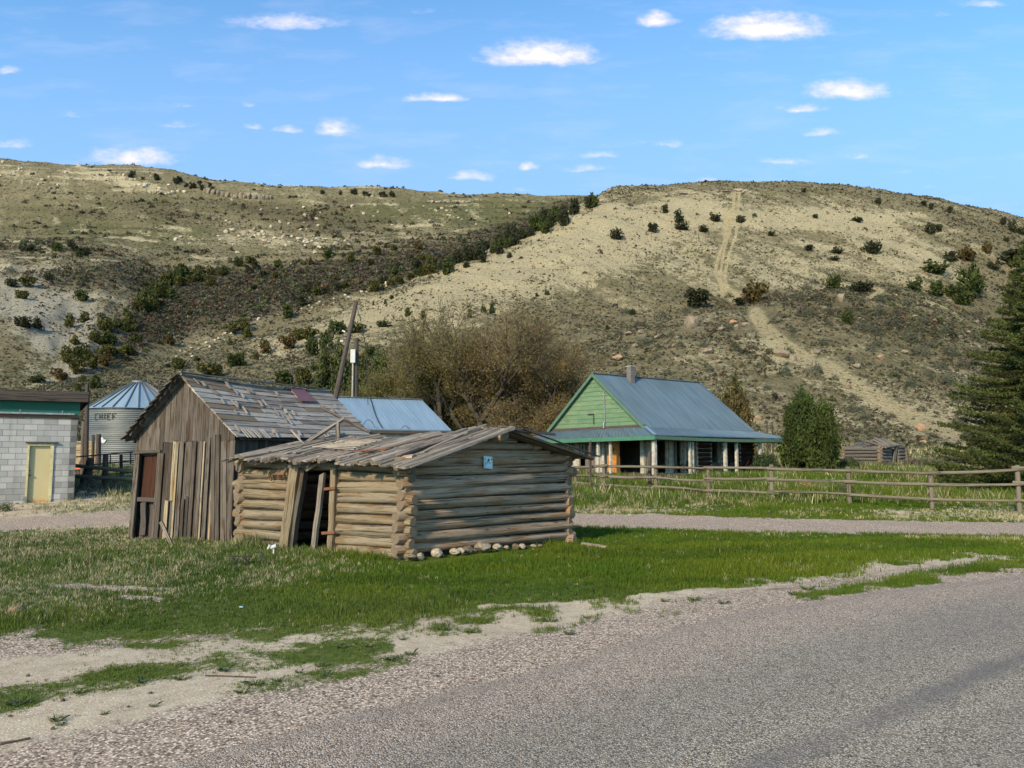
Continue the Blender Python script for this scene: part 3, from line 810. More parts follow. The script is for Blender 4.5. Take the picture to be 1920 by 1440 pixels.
# gable logs
ridgeF = lerp(cC, cB, .455); ridgeF.z = 2.17; ridgeB = lerp(cA, cD, .455); ridgeB.z = 2.13
gd = (cB-cC).normalized(); outw = (cC-cA).normalized()
for k, (zz, r) in enumerate(((1.78, .085), (1.93, .075), (2.05, .06))):
    fr = min((2.2 - zz)/(2.2-1.62), 1)
    A_ = lerp(cC, cB, .5-.5*fr); B_ = lerp(cC, cB, .5+.5*fr); A_.z = zz; B_.z = zz+.01
    mb = MB(); mb.log(A_, B_, r, r*.95, seg=10, sides=12, wob=.08); mb.build('gable_log', M['liftedlog'], cab, smooth=True)
    A2 = lerp(cA, cD, .5-.5*fr); B2 = lerp(cA, cD, .5+.5*fr); A2.z = zz; B2.z = zz
    mb = MB(); mb.log(A2, B2, r, r*.95, seg=6, sides=10); mb.build('gable_log', M['liftedlog'], cab, smooth=True)
mb = MB(); g0 = lerp(cC, cB, .34); g1 = lerp(cC, cB, .68); g0.z = 1.99; g1.z = 1.985
mb.log(g0 + outw*.07, g1 + outw*.07, .028, .025, seg=6, sides=8); mb.build('chinking_pole', M['pole'], cab, smooth=True)
# ridge log and purlins that stick out at the gable
for f, z, r, ex in ((.455, 2.14, .105, .42), (.27, 1.99, .095, .34), (.14, 1.86, .07, .22), (.0, 1.72, .075, .2), (.76, 1.96, .08, .18), (.98, 1.74, .08, .2)):
    a = lerp(cC, cB, f); b = lerp(cA, cD, f); a.z = z; b.z = z - .02
    mb = MB(); mb.log(a + outw*ex, b - outw*.15, r, r*.8, seg=10, sides=14, wob=.05, sag=.17); mb.build('ridge_log' if f == .455 else 'purlin', M['liftedlog'], cab, smooth=True)


# pole and slab roof: pieces run from eave to ridge, sagging towards the shed
def roofz(f, t, side):
    """t along ridge 0 (gable) .. 1 (far), f from eave 0 to ridge 1"""
    e = lerp(eC, eA, t) if side == 0 else lerp(eB, eD, t)
    rz = lerp(2.27, 2.17, t); sag = .16*math.sin(min(max(t, 0), 1)*math.pi)**1.5
    return lerp(e+.06, rz, f) - sag*f*.8 + .03*math.sin(t*23)


roof = MB(); t = -.10; k = 0
while t < .955:
    wd = random.uniform(.075, .17); k += 1
    f0 = -.22 + random.uniform(-.05, .04); f1 = 1.0 + random.uniform(-.03, .07)
    if random.random() < .16 and t > .25: f1 = random.uniform(.6, .95)
    skew = random.uniform(-.012, .012)
    def rp(f, tt):
        q = lerp(lerp(cC, cA, tt), lerp(ridgeF, ridgeB, tt), f); q.z = roofz(f, tt, 0); return q
    p0, p1 = rp(f0, t), rp(f1, t+skew)
    p0.z += random.uniform(0, .035); p1.z += random.uniform(0, .05)
    if random.random() < .5:
        roof.log(p0, p1, wd*.42, wd*.36, seg=6, sides=8, wob=.1)
    else:
        roof.beam(p0, p1, wd*1.05, .035, seg=5, bow=random.uniform(-.02, .02), jag=.008, w1=wd*.9)
    t += wd/4.75*.86
# a second loose layer
for _ in range(46):
    t = random.uniform(-.05, 1.0); f0 = random.uniform(-.15, .4); f1 = f0 + random.uniform(.3, .65); sk = random.uniform(-.05, .05)
    p0, p1 = rp(f0, t), rp(min(f1, 1.02), t+sk); p0.z += .06; p1.z += .075
    roof.beam(p0, p1, random.uniform(.05, .12), .025, seg=4, jag=.01)
roof.build('pole_roof', M['pole'], cab, smooth=False)
roof = MB(); t = -.09
while t < 1.02:
    wd = random.uniform(.1, .18)
    def rq(f, tt):
        q = lerp(lerp(cB, cD, tt), lerp(ridgeF, ridgeB, tt), f); q.z = roofz(f, tt, 1); return q
    roof.beam(rq(-.07+random.uniform(-.03, .03), t), rq(1.03, t), wd, .04, seg=4, jag=.008); t += wd/4.75*.95
roof.build('pole_roof', M['pole'], cab)
# underside boards at the right rake and a metal drip strip
mb = MB(); a = rq(-.12, -.1); b = rq(1.0, -.1); mb.beam(a, b, .09, .05); mb.beam(rq(-.14, -.13)+V2(0, 0, .05), rq(.9, -.13)+V2(0, 0, .05), .05, .02)
mb.build('rake_board', M['dark'], cab)
mb = MB(); a = rp(-.2, -.115); b = rp(1.05, -.115); mb.beam(a-V2(0, 0, .02), b-V2(0, 0, .02), .05, .035, t=.9); mb.build('rake_board', M['pole'], cab)
mb = MB(); a = lerp(ridgeF, ridgeB, -.1); a.z = 2.27; b = lerp(cC, cB, .78) + outw*.42; b.z = 2.19
mb.beam(a, b, .07, .05, seg=3, jag=.005); mb.build('loose_plank', M['board'], cab)
mb = MB(); a = lerp(ridgeF, ridgeB, -.06); a.z = 2.33; b = rq(.72, -.08); b.z += .14; mb.beam(a, b, .14, .03, seg=3, jag=.008); mb.build('loose_plank', M['pole'], cab)
# broken thin laths lying crosswise over the roof hole
lath = MB()
for i in range(9):
    t0 = .30 + i*.012 + random.uniform(-.01, .01); f = .12 + i*.062
    p0 = rp(f+.08, t0+.36); p1 = rp(f-.09, t0); p0.z += .1; p1.z += .12
    lath.beam(p0, p1, .035, .02, seg=3, jag=.006, t=.95)
lath.build('roof_lath', M['pole'], cab)
mb = MB(); mb.log(rp(-.05, .40)+V2(0, 0, .07), rp(.12, .16)+V2(0, 0, .12), .016, sides=8); mb.build('rusty_pipe', M['rust'], cab, smooth=True)
mb = MB(); mb.log(rp(-.03, .24)+V2(0, 0, .09), rp(.5, .04)+V2(0, 0, .12), .012, sides=8); mb.build('thin_branch', M['board'], cab, smooth=True)
# eave: split bark hanging over the door wall
mb = MB()
for _ in range(60):
    t = random.uniform(.3, 1.0); p0 = rp(random.uniform(-.28, -.12), t); p1 = rp(random.uniform(0, .2), t+random.uniform(-.06, .02)); p0.z += random.uniform(-.05, .02); p1.z += .04
    mb.beam(p0, p1, random.uniform(.03, .08), .02, jag=.012, seg=2)
mb.build('eave_bark', M['board'], cab)
# door: wide leaning left jamb, right jamb, loose post, lintel
dd = (cC-cA).normalized(); nrm = V2(dd.y, -dd.x)          # outward normal of the door wall
if nrm.y > 0: nrm = -nrm
def W(t, z, o=0.):
    p = lerp(cA, cC, t) + nrm*o; p.z = lerp(cA.z, cC.z, t) + z; return p
def doorpart(name, t0, z0, t1, z1, w, d=.09, o=.1, mat=M['board'], jag=.008, seg=5):
    mb = MB(); mb.beam(W(t0, z0, o), W(t1, z1, o), d, w, up=dd, seg=seg, jag=jag); mb.build(name, mat, cab)
doorpart('door_jamb', .335, -.06, .395, 1.66, .25, .12, .12, M['log'])
doorpart('door_jamb', .363, -.06, .440, 1.60, .10, .10, .08, M['board'])
doorpart('door_jamb', .620, -.08, .632, 1.62, .13, .11, .10, M['log'])
doorpart('loose_post', .535, -.12, .590, 1.50, .11, .06, .22, M['pole'], .012)
mb = MB(); mb.beam(W(.34, 1.67, .1), W(.66, 1.66, .1), .16, .08, seg=4, jag=.01); mb.build('door_lintel', M['board'], cab)
mb = MB(); mb.beam(W(.50, 1.58, .25), W(.62, 1.84, .0), .12, .06, seg=3, jag=.01); mb.build('broken_board', M['log'], cab)
for z in (1.22, .42):
    mb = MB(); mb.beam(W(.585, z, .2), W(.655, z+.02, .18), .03, .05, seg=2, jag=.006); mb.build('hinge', M['rust'], cab)
mb = MB()
mb.beam(W(.225, 1.52, .13), W(.32, 1.50, .13), .02, .022); mb.beam(W(.228, 1.53, .13), W(.235, 1.38, .13), .02, .022); mb.beam(W(.318, 1.50, .13), W(.322, 1.44, .13), .02, .02); mb.beam(W(.28, 1.51, .13), W(.285, 1.40, .13), .016, .018)
mb.build('iron_bracket', M['rust'], cab)
# floor coloured near-black to paint the unlit inside, and some junk seen through the door
ctr = (cA+cB+cC+cD)/4
mb = MB(); mb.slab([cA+V2(.1, .1, .06), cC+V2(0, .1, .05), cB+V2(-.1, 0, .06), cD+V2(0, -.1, .06)], .05, V2(0, 0, 1)); mb.build('floor', M['innershade'], cab)
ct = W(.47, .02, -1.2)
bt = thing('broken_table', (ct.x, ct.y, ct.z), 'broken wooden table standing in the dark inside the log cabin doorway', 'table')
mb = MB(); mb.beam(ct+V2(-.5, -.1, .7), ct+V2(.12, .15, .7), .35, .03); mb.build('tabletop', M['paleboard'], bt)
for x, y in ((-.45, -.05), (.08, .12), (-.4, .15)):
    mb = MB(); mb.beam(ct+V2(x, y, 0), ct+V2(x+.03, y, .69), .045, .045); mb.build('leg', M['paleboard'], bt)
# foundation stones under the gable wall, each one a thing
ROCKS = []
import bmesh
def rock_mesh(seed, sub=3, flatz=.7):
    bm = bmesh.new(); bmesh.ops.create_icosphere(bm, subdivisions=sub, radius=1.0); rnd = random.Random(seed)
    planes = [(Vector((rnd.gauss(0, 1), rnd.gauss(0, 1), rnd.gauss(0, 1))).normalized(), rnd.uniform(.55, .9)) for _ in range(11)]
    from mathutils import noise
    for v in bm.verts:
        for n, d in planes:
            e = v.co.dot(n) - d
            if e > 0: v.co -= n*e*.9
        v.co *= 1 + .12*noise.noise(v.co*1.6 + Vector((seed, 0, 0))) + .05*noise.noise(v.co*5)
        v.co.z *= flatz
    me = bpy.data.meshes.new('rock'); bm.to_mesh(me); bm.free()
    me.polygons.foreach_set('use_smooth', [False]*len(me.polygons)); return me
RM = [rock_mesh(i*7+1, 3, f) for i, f in enumerate((.6, .75, .7, .85, .6, .9, 1.0, .7))]
def rock(name, loc, sx, sy, sz, mat, label, cat, group=None, i=None, rot=None):
    me = RM[i if i is not None else random.randrange(len(RM))]
    key = me.name + mat.name
    if key not in RMC:
        m2 = me.copy(); m2.materials.clear(); m2.materials.append(mat); RMC[key] = m2
    o = bpy.data.objects.new(name, RMC[key]); COL.objects.link(o); o.location = loc; o.scale = (sx, sy, sz)
    o.rotation_euler = (0, 0, random.uniform(0, 6.28) if rot is None else rot); ORG[o.name] = Vector(loc)
    return tag(o, label, cat, group)
RMC = {}
FS = [(812, 1040, 30, 'whiterock'), (845, 1034, 24, 'whiterock'), (868, 1040, 26, 'rock'), (896, 1031, 36, 'darkrock'), (922, 1036, 18, 'whiterock'), (940, 1028, 14, 'whiterock'),
      (957, 1030, 15, 'rock'), (970, 1026, 18, 'whiterock'), (990, 1024, 14, 'whiterock'), (925, 1042, 22, 'whiterock'), (855, 1044, 22, 'whiterock'), (878, 1047, 16, 'rock'), (765, 1046, 26, 'rock'), (1003, 1028, 12, 'rock'), (782, 1043, 18, 'whiterock')]
for px, py, wpx, mm in FS:
    # on the outside foot of the gable wall
    k = (px-960)/F; d = (cB-cC); tt = (k*(cC.y-.12) - (cC.x+.1))/(d.x - k*d.y); p = lerp(cC, cB, tt) + V2(.2, -.2); p.z = float(gz(p.x, p.y)) + .03; s_ = wpx/F*p.y*.44
    lab = {'whiterock': 'pale foundation stone in the row under the gable wall of the log cabin', 'rock': 'tan grey foundation stone in the row under the gable wall of the log cabin', 'darkrock': 'dark grey foundation stone in the row under the gable wall of the log cabin'}[mm]
    rock('foundation_stone', p + V2(0, 0, s_*.55), s_*1.1, s_*.9, s_*.95, M[mm], lab, 'stone', 'foundation stones of the log cabin')
# small framed notice on the gable
sp0 = (lerp(cC, cB, 0)); k = (905-960)/F; d = cB-cC; tt = (k*cC.y-cC.x)/(d.x-k*d.y); sp_ = lerp(cC, cB, tt) + outw*.13; sp_.z = CAMH + float(pix_us(905, 867)[1])*sp_.y
sign = thing('notice_sign', tuple(sp_), 'small square white notice nailed to the gable logs of the cabin', 'sign')
up_ = V2(.0, 0, 1); gx = gd + V2(0, 0, -.03)
def Sg(a, b, o=0.): return sp_ + gx*a + up_*b + outw*o
mb = MB(); mb.slab([Sg(-.115, -.115, .012), Sg(.125, -.12, .012), Sg(.115, .115, .012), Sg(-.12, .115, .012)], .014, outw); mb.build('sign_panel', flatmat('notice_white', (.62, .70, .68), (.50, .62, .68), .6, scale=4), sign)
mb = MB()
def blotch(cx, cy, rx, ry): mb.slab([Sg(cx+rx*math.cos(a)*(1+.25*math.sin(3*a+cx*9)), cy+ry*math.sin(a), .016) for a in np.linspace(0, 6.28, 13)[:-1]], .003, outw, t=.2)
blotch(.005, .045, .030, .026); blotch(-.012, .020, .018, .020); blotch(.042, -.008, .02, .012); blotch(-.02, -.022, .010, .010); blotch(-.05, .0, .02, .006); blotch(-.085, .055, .008, .02); blotch(.085, .06, .012, .02); blotch(-.075, -.03, .008, .028)
mb.build('sign_print', flatmat('notice_print', (.04, .08, .07), (.08, .13, .12)), sign)
mb = MB()
for a, b in (((-.1, -.1), (.105, -.102)), ((.105, -.102), (.098, .1)), ((.098, .1), (-.1, .1)), ((-.1, .1), (-.1, -.1))):
    mb.beam(Sg(*a, .015), Sg(*b, .015), .004, .003, up=outw)
mb.build('sign_border', flatmat('notice_line', (.30, .42, .42)), sign)

# ------------------------------------------------------------------ crossed beams standing behind the cabin roof
xb = thing('crossed_beams', tuple(W(.42, 0, -2.0)), 'crossed grey beams and a short post sticking up over the cabin roof', 'timber frame')
def tilt(name, a, b, w_, h_, mat=M['pole'], par=xb):
    mb = MB(); mb.beam(P(*a), P(*b), w_, h_, up=(0, -1, .2), seg=4, jag=.006); mb.build(name, mat, par)
tilt('beam', (566, 836, 16.3), (643, 786, 16.9), .05, .12); tilt('beam', (602, 764, 17.6), (696, 812, 17.0), .05, .11, M['board'])
tilt('post', (634, 835, 16.8), (633, 792, 16.8), .08, .13); tilt('thin_stick', (545, 806, 16.5), (569, 832, 16.2), .03, .03, M['pole'])
tilt('long_plank', (440, 856, 15.9), (566, 829, 16.4), .06, .07, M['pole'])
# fallen small log at the right corner, leaning board etc
def ground_log(name, a, b, r, label, cat, mat=M['pole'], dz=0.):
    p, q = hit(*a), hit(*b); mb = MB(); p.z += r*.7+dz; q.z += r*.7+dz
    mb.log(p, q, r, r*.85, seg=6, sides=10); return tag(mb.build(name, mat, None, origin=tuple((p+q)/2), smooth=True), label, cat)
ground_log('fallen_log', (1092, 1024), (1138, 1031), .05, 'short grey log lying in the grass beside the right cabin corner', 'log')
ground_log('plank', (1500, 1104), (1440, 1106), .012, 'thin twig at the pale edge of the lawn', 'twig')
ground_log('stick', (0, 1397), (57, 1386), .009, 'thin dark stick on the gravel at the left edge of the photo', 'stick', M['dark'])
ground_log('stick', (385, 1268), (480, 1271), .007, 'long dark stick lying across the dirt wheel track', 'stick', M['dark'])

# ------------------------------------------------------------------ board shed
f1, f2 = V2(-9.12, 18.35), V2(-6.24, 16.95)
f1 = V2((252-960)/F*18.4, 18.4); f2 = V2((440-960)/F*17.0, 17.0)
f1.z = CAMH-166/F*18.4; f2.z = CAMH-178/F*17.0
sw = (f2-f1); sw.z = 0; SWD = sw.length; sw.normalize(); sb = V2(-sw.y, sw.x)           # back direction
if sb.y < 0: sb = -sb
SL = 5.0; sbase = min(f1.z, f2.z)
shed = thing('board_shed', tuple(f1), 'tall weathered vertical board shed with steep silvery roof and dark doorway', 'shed')
lean = .055
def Q(a, b, z):
    """a across the front 0..SWD, b back, z above the base"""
    p = f1 + sw*(a + lean*z*(1-.6*a/SWD)*1.0) + sb*b; p.z = lerp(f1.z, f2.z, a/SWD) + z; return p
ZE = 2.52; ZP = 3.92; PK = SWD*.475          # eave height, peak height, peak position
def zt(a): return ZE + (ZP-ZE)*(a/PK) if a < PK else ZE+.02 + (ZP-ZE)*((SWD-a)/(SWD-PK))
wallm = MB(); pale_b = MB()
a = 0.0; bi = 0
widths = []
while a < SWD - .05:
    wd = random.uniform(.13, .22); wd = min(wd, SWD-a); widths.append((a, wd)); a += wd
DR0, DR1 = .16, .86                            # doorway
def board(mbx, a0, wd, z0, z1, o, t=None, tl=0., jag=.004):
    mbx.beam(Q(a0+wd/2, -o, z0), Q(a0+wd/2+tl, -o, z1), .022, wd*.93, up=sw, seg=5, jag=jag, t=t)
for a0, wd in widths:
    mid = a0+wd/2; zs = 2.18 if mid < .95 else 2.44
    if DR0 < mid < DR1: pass
    else:
        m2 = wallm
        z0 = random.uniform(-.02, .06)
        if 1.72 < mid < 1.88: pass
        board(wallm, a0, wd, z0 - .06, zs+.03, .0)
    # gable boards hang a little lower, lapped over the lower ones
    zz0 = zs - random.uniform(.0, .05); za = min(zt(a0), zt(a0+wd))
    p = [Q(a0+.004, -.03, zz0), Q(a0+wd-.004, -.03, zz0), Q(a0+wd-.004, -.03, zt(a0+wd)-.02), Q(a0+.004, -.03, zt(a0)-.02)]
    if a0 < PK < a0+wd: p.insert(3, Q(PK, -.03, zt(PK)-.02))
    o_ = random.random()*30
    g = [((q-f1).z+o_, (q-f1).dot(sw)+o_, 0) for q in p]
    wallm.slab(p, .022, -sb, g=g)
wallm.build('front_wall', M['board'], shed)
mb = MB(); mb.slab([Q(.88, .04, -.05), Q(SWD-.03, .04, -.05), Q(SWD-.03, .04, 2.5), Q(.88, .04, 2.5)], .01, -sb); mb.slab([Q(.03, .03, 2.1), Q(SWD-.03, .03, 2.1), Q(SWD-.03, .03, ZE-.05), Q(PK, .03, ZP-.1), Q(.03, .03, ZE-.05)], .01, -sb); mb.build('shaded_gap_backing', M['innershade'], shed)  # near-black sheets behind the boards paint shade into the gaps
mb = MB()     # newer pale boards and extra upright slats
for a0, wd, z0, z1, m_i in ((1.33, .10, 1.05, 2.42, 1), (1.44, .07, .0, 2.40, 1), (1.53, .06, .02, 2.43, 0), (1.18, .12, .0, 1.04, 1), (2.32, .05, .0, 2.4, 1), (2.62, .06, 0, 2.45, 1), (1.95, .12, .0, 2.42, 0)):
    if m_i: board(mb, a0, wd, z0, z1, .05, t=.2)
mb.build('patch_board', M['paleboard'], shed)
mb = MB()
for a0, wd, z0, z1 in ((1.55, .14, .0, 2.4), (1.97, .12, .0, 2.43), (2.2, .1, 0, 2.4), (2.42, .12, 0, 2.5), (.90, .13, 0, 2.15), (1.72, .1, .02, 1.1)): board(mb, a0, wd, z0, z1, .05)
for a0, tl in ((2.72, -.16), (2.86, -.16)): board(mb, a0, .13, -.05, 2.55, .06, tl=tl)
board(mb, 2.98, .2, -.05, 2.5, .02, tl=-.18)
mb.build('upright_board', M['board'], shed)
mb = MB(); board(mb, 1.84, .09, .05, 1.15, .028, t=.0); mb.build('gap', M['innershade'], shed)  # solid near-black strip painting a shaded opening between boards
# doorway: frame, inner red brown door, crossbar, hanging plank
mb = MB(); board(mb, .0, .17, -.05, 2.16, .03); board(mb, .82, .1, -.05, 2.2, .05); mb.beam(Q(.0, -.06, 2.17), Q(.92, -.06, 2.20), .03, .07, seg=2, jag=.005); mb.beam(Q(.05, -.05, .0), Q(.95, -.05, .02), .1, .08, seg=3, jag=.01)
mb.build('door_frame', M['board'], shed)
dr = MB()
for i in range(4): dr.beam(Q(.2+i*.155+.07, .09, 1.02), Q(.2+i*.155+.085, .09, 2.14), .02, .148, up=sw, seg=2)
dr.build('door', M['redboard'], shed)
dr = MB()
for i in range(4):
    dr.beam(Q(.2+i*.155+.07, .12, .02), Q(.2+i*.155+.08, .12, 1.02), .02, .15, up=sw, seg=2)
dr.beam(Q(.42, .03, .2), Q(.38, .02, .98), .02, .17, up=sw, seg=4, jag=.02); dr.build('door_lower_boards', M['dark'], shed)
mb = MB(); mb.beam(Q(.17, .0, 1.06), Q(.8, -.01, 1.05), .05, .1, seg=3, jag=.006); mb.build('crossbar', M['dark'], shed)
# side and back walls
mb = MB(); mb_l = MB(); b = .0
while b < SL:
    wd = random.uniform(.14, .24); mb.beam(Q(SWD, b+wd/2, -.1), Q(SWD-.02, b+wd/2, ZE+.02), .022, wd*.97, up=sb, seg=2, jag=.004)
    mb_l.beam(Q(0, b+wd/2, -.1), Q(.02, b+wd/2, ZE+.02), .022, wd*.97, up=sb, seg=2, jag=.004); b += wd
mb.build('side_wall', M['board'], shed); mb_l.build('side_wall', M['board'], shed)
mb = MB(); mb.slab([Q(.03, SL-.05, -.2), Q(SWD-.03, SL-.05, -.2), Q(SWD-.03, SL-.05, ZE), Q(PK, SL-.05, ZP-.06), Q(.03, SL-.05, ZE)], .03, sb); mb.build('back_wall', M['board'], shed)
# roof: courses of lapped boards
def RP(side, f, b, lift=0.):
    """f: 0 eave edge .. 1 ridge"""
    if side: a_, z_ = lerp(SWD+.16, PK, f), lerp(ZE-.04, ZP, f)
    else: a_, z_ = lerp(-.14, PK, f), lerp(ZE-.07, ZP, f)
    sag = .09*math.sin(max(0, min(1, b/SL))*math.pi)*f
    return Q(a_, b, z_ - sag + lift)
for side in (1, 0):
    rf = MB(); NC = 11
    for i in range(NC):
        fa, fb = i/NC - .02, (i+1)/NC + .035
        b = -.18 + random.uniform(-.03, .03)
        while b < SL + .1:
            ln = random.uniform(.7, 2.0); e = min(b+ln, SL + .18 + random.uniform(-.04, .04))
            if True:
                j = random.uniform(-.008, .008); tw = random.uniform(-.012, .012)
                pts = [RP(side, fa+j, b+.006, .06), RP(side, fa-j, e-.006, .06+tw), RP(side, fb, e-.006, .03), RP(side, fb, b+.006, .03)]
                o_ = random.random()*50
                g = [((q-f1).dot(sb)+o_, (q-f1).z*1.4+o_, 0) for q in pts]
                n_ = (pts[1]-pts[0]).cross(pts[3]-pts[0]).normalized()
                if n_.z < 0: n_ = -n_
                rf.slab(pts, .022, n_, g=g)
            b = e
    if side:
        # loose slanting shingle strips
        for _ in range(44):
            b = random.uniform(0, SL*.95) if random.random() < .45 else random.uniform(.2, 2.4); f = random.uniform(.3, .98) if random.random() < .75 else random.uniform(.0, .16)
            d2 = random.uniform(-.25, .1); rf.beam(RP(1, f, b, .1), RP(1, max(f-random.uniform(.05, .14), -.05), b+d2*.3, .085), random.uniform(.03, .08), .012, up=V2(0, 0, 1), t=random.uniform(.2, 1.0))
        for i in range(9): rf.beam(RP(1, .085, .12+i*.085, .1), RP(1, -.05, .14+i*.085+random.uniform(-.02, .02), .075), .05, .014, t=random.uniform(.6, 1.4))
    rf.build('roof_slope', M['shake'], shed)
mb = MB()
for i in range(11):
    f = (i+.15)/11; a_ = RP(0, f-.03, -.26-random.uniform(0, .05), .07); b_ = RP(0, f+.085, -.24, .035); mb.beam(a_, b_, .16, .03, up=V2(0, 0, 1), jag=.008, seg=2)
    mb.beam(RP(0, f, -.20, -.02), RP(0, f+.05, -.20, .02), .1, .07, jag=.01)
mb.build('rake_shingles', M['board'], shed)
mb = MB()
for i in range(10):
    x0, x1 = SL*i/10, SL*(i+1)/10
    for sd_ in (0, 1): mb.slab([RP(sd_, 0, x0, -.03), RP(sd_, 0, x1, -.03), RP(sd_, 1, x1, -.03), RP(sd_, 1, x0, -.03)], .02, V2(0, 0, 1))
mb.build('roof_deck', M['dark'], shed)
mb = MB(); mb.beam(RP(1, 1, -.2, .1), RP(1, 1, SL+.15, .09), .12, .025, up=sb.cross(sw), seg=6, jag=.01, t=.3); mb.build('ridge_board', M['shake'], shed)
mb = MB(); mb.slab([RP(1, .70, 3.35, .12), RP(1, .70, 4.05, .12), RP(1, .99, 4.0, .12), RP(1, .99, 3.45, .12)], .01, V2(0, 0, 1)); mb.build('metal_patch', flatmat('purple_brown_sheet', (.13, .055, .07), (.17, .08, .085), .6, scale=3), shed)
# silver stick leaning at the doorway, dark bit behind
a_ = hit(325, 1026); b_ = P(302, 978, a_.y-.05)
mb = MB(); mb.beam(a_+V2(0, 0, -.03), b_, .09, .06, seg=5, jag=.006); tag(mb.build('leaning_post', M['pole'], None, origin=tuple(a_)), 'short grey post leaning against the shed front beside its doorway', 'post')
rock('small_stone', hit(272, 1031)+V2(0, 0, .03), .11, .07, .045, M['whiterock'], 'pale flat stone in the grass before the board shed', 'stone')
rock('small_stone', hit(33, 1148)+V2(0, 0, .03), .13, .09, .07, M['orangerock'], 'tan stone in the grass at the far left edge of the photo', 'stone')
rock('litter', hit(452, 1143)+V2(0, 0, .03), .028, .02, .02, M['litter'], 'scrap of pale blue litter in the grass', 'litter')
for q in ((125, 929, 'leftmost of the three white stones behind the block building'), (145, 928, 'middle one of the white stones by the corral'), (215, 929, 'white stone by the corral nearest the shed')):
    p = hit(q[0]+28, q[1]); rock('white_stone', p+V2(0, 0, .05), .22, .16, .13, M['whiterock'], q[2], 'stone')
# old spray head: white cap on a stem
p = hit(513, 1043)
st = thing('standpipe', tuple(p), 'white capped pipe standing in the grass before the log cabin', 'standpipe')
mb = MB(); mb.log(p, p+V2(0, 0, .17), .016, sides=8, wob=0.01); mb.build('stem', M['whitepaint'], st, smooth=True)
mb = MB(); mb.log(p+V2(-.06, 0, .15), p+V2(.05, 0, .18), .035, .04, sides=12, wob=.04, seg=5); mb.log(p+V2(-.06, -.02, .20), p+V2(-.1, -.02, .12), .03, .02, sides=8); mb.build('cap', M['whitepaint'], st, smooth=True)
# rusty iron implement in the grass
def curve_tube(mbx, pts, r, sides=6):
    for a, b in zip(pts[:-1], pts[1:]): mbx.log(a, b, r, r, seg=1, sides=sides, wob=.0)
p = hit(455, 1062)
im = thing('iron_implement', tuple(p), 'low rusty iron frame with a hooped rod in the lawn before the cabin', 'implement')
mb = MB(); curve_tube(mb, [p+V2(-.25, 0, .17), p+V2(.14, .02, .15)], .013); mb.build('bar', M['black'], im, smooth=True)
for x in (-.13, .05):
    mb = MB(); curve_tube(mb, [p+V2(x-.05, 0, .16), p+V2(x, 0, .10), p+V2(x-.02, 0, .0)], .012); curve_tube(mb, [p+V2(x+.07, 0, .15), p+V2(x+.02, 0, .08), p+V2(x+.04, 0, -.02)], .01); mb.build('leg', M['black'], im, smooth=True)
mb = MB(); curve_tube(mb, [p+V2(.12+.17*(1-math.cos(a)), 0, .16+.07*math.sin(a)) if a < 1.6 else p+V2(.29+.09*math.sin(a-1.57), 0, .23-.2*(a-1.57)/1.5) for a in np.linspace(0, 3.0, 14)], .009); mb.build('hoop', M['black'], im, smooth=True)

# ------------------------------------------------------------------ farmhouse with wrap-around porch
N0 = V2(6.74, 36.0, .72); A = V2(.775, .632).normalized(); B = V2(-A.y, A.x)
def Hs(s, w_, z): p = N0 + A*s + B*w_; p.z = z; return p
house = thing('farmhouse', tuple(N0), 'abandoned green gabled farmhouse with sky-tinted metal roof and long open porch', 'house')
def s_of(px): k = (px-960)/F; return (N0.y*k - N0.x)/(A.x - A.y*k)
def w_of(px): k = (px-960)/F; return (N0.x - N0.y*k)/(A.y + A.x*k)
EZ, WZ, RZ_ = 2.66, 3.14, 6.06; SB, WB = 1.1, 1.5; HW = 3.44; SE = 10.4; PE = 11.3; GZ = .66
def wallpanel(name, pts, mat, nrm_, th=.12, lab=None):
    mb = MB(); mb.slab(pts, th, nrm_); return mb.build(name, mat, house, label=lab)
def fw(s0, s1, z0, z1, mat, name='wall'):      # piece of the front (long) wall
    wallpanel(name, [Hs(s0, WB, z0), Hs(s1, WB, z0), Hs(s1, WB, z1), Hs(s0, WB, z1)], mat, -B)
def gw(w0, w1, z0, z1, mat, name='wall'):      # piece of the gable-side wall
    wallpanel(name, [Hs(SB, w1, z0), Hs(SB, w0, z0), Hs(SB, w0, z1), Hs(SB, w1, z1)], mat, -A)
# front wall with openings
op = [(1.75, 2.75), (3.5, 3.95), (4.55, 5.0), (6.4, 7.2), (8.0, 8.8)]
s = SB; fi = 0
for a0, a1 in op: fw(s, a0, GZ, 3.1, M['cream']); s = a1
fw(s, SE, GZ, 3.1, M['farlog'])
for a0, a1 in op:
    fw(a0, a1, 2.72, 3.1, M['cream'], 'lintel')
    if a0 > 6: fw(a0, a1, GZ, 1.3, M['farlog'], 'sill_wall')
# worn logs and boards visible at the right half
for s0, s1 in ((5.1, 6.35), (7.25, 7.95), (8.85, SE)):
    mb = MB()
    for i in range(9): mb.log(Hs(s0, WB-.04, .8+i*.23), Hs(s1, WB-.04, .8+i*.23), .10, seg=3, sides=8)
    mb.build('log_wall', M['redboard'], house, smooth=True)
gop = [(.35+WB, 1.9+WB), (5.75, 6.25), (6.6, 7.05)]
gw(WB, gop[0][0], GZ, 3.1, M['cream']); gw(gop[0][1], 5.0, GZ, 3.1, M['cream']); gw(5.0, 5.75, GZ, 3.1, M['farlog']); gw(6.25, 6.6, GZ, 3.1, M['white']); gw(7.05, WB+2*HW, GZ, 3.1, M['white'])
gw(6.6, 7.05, GZ, 1.6, M['white'], 'sill_wall'); gw(5.75, 6.25, GZ, 1.0, M['board'], 'sill_wall')
gw(gop[0][0], gop[0][1], 2.75, 3.1, M['cream'], 'lintel'); gw(5.75, 7.05, 2.75, 3.1, M['white'], 'lintel')
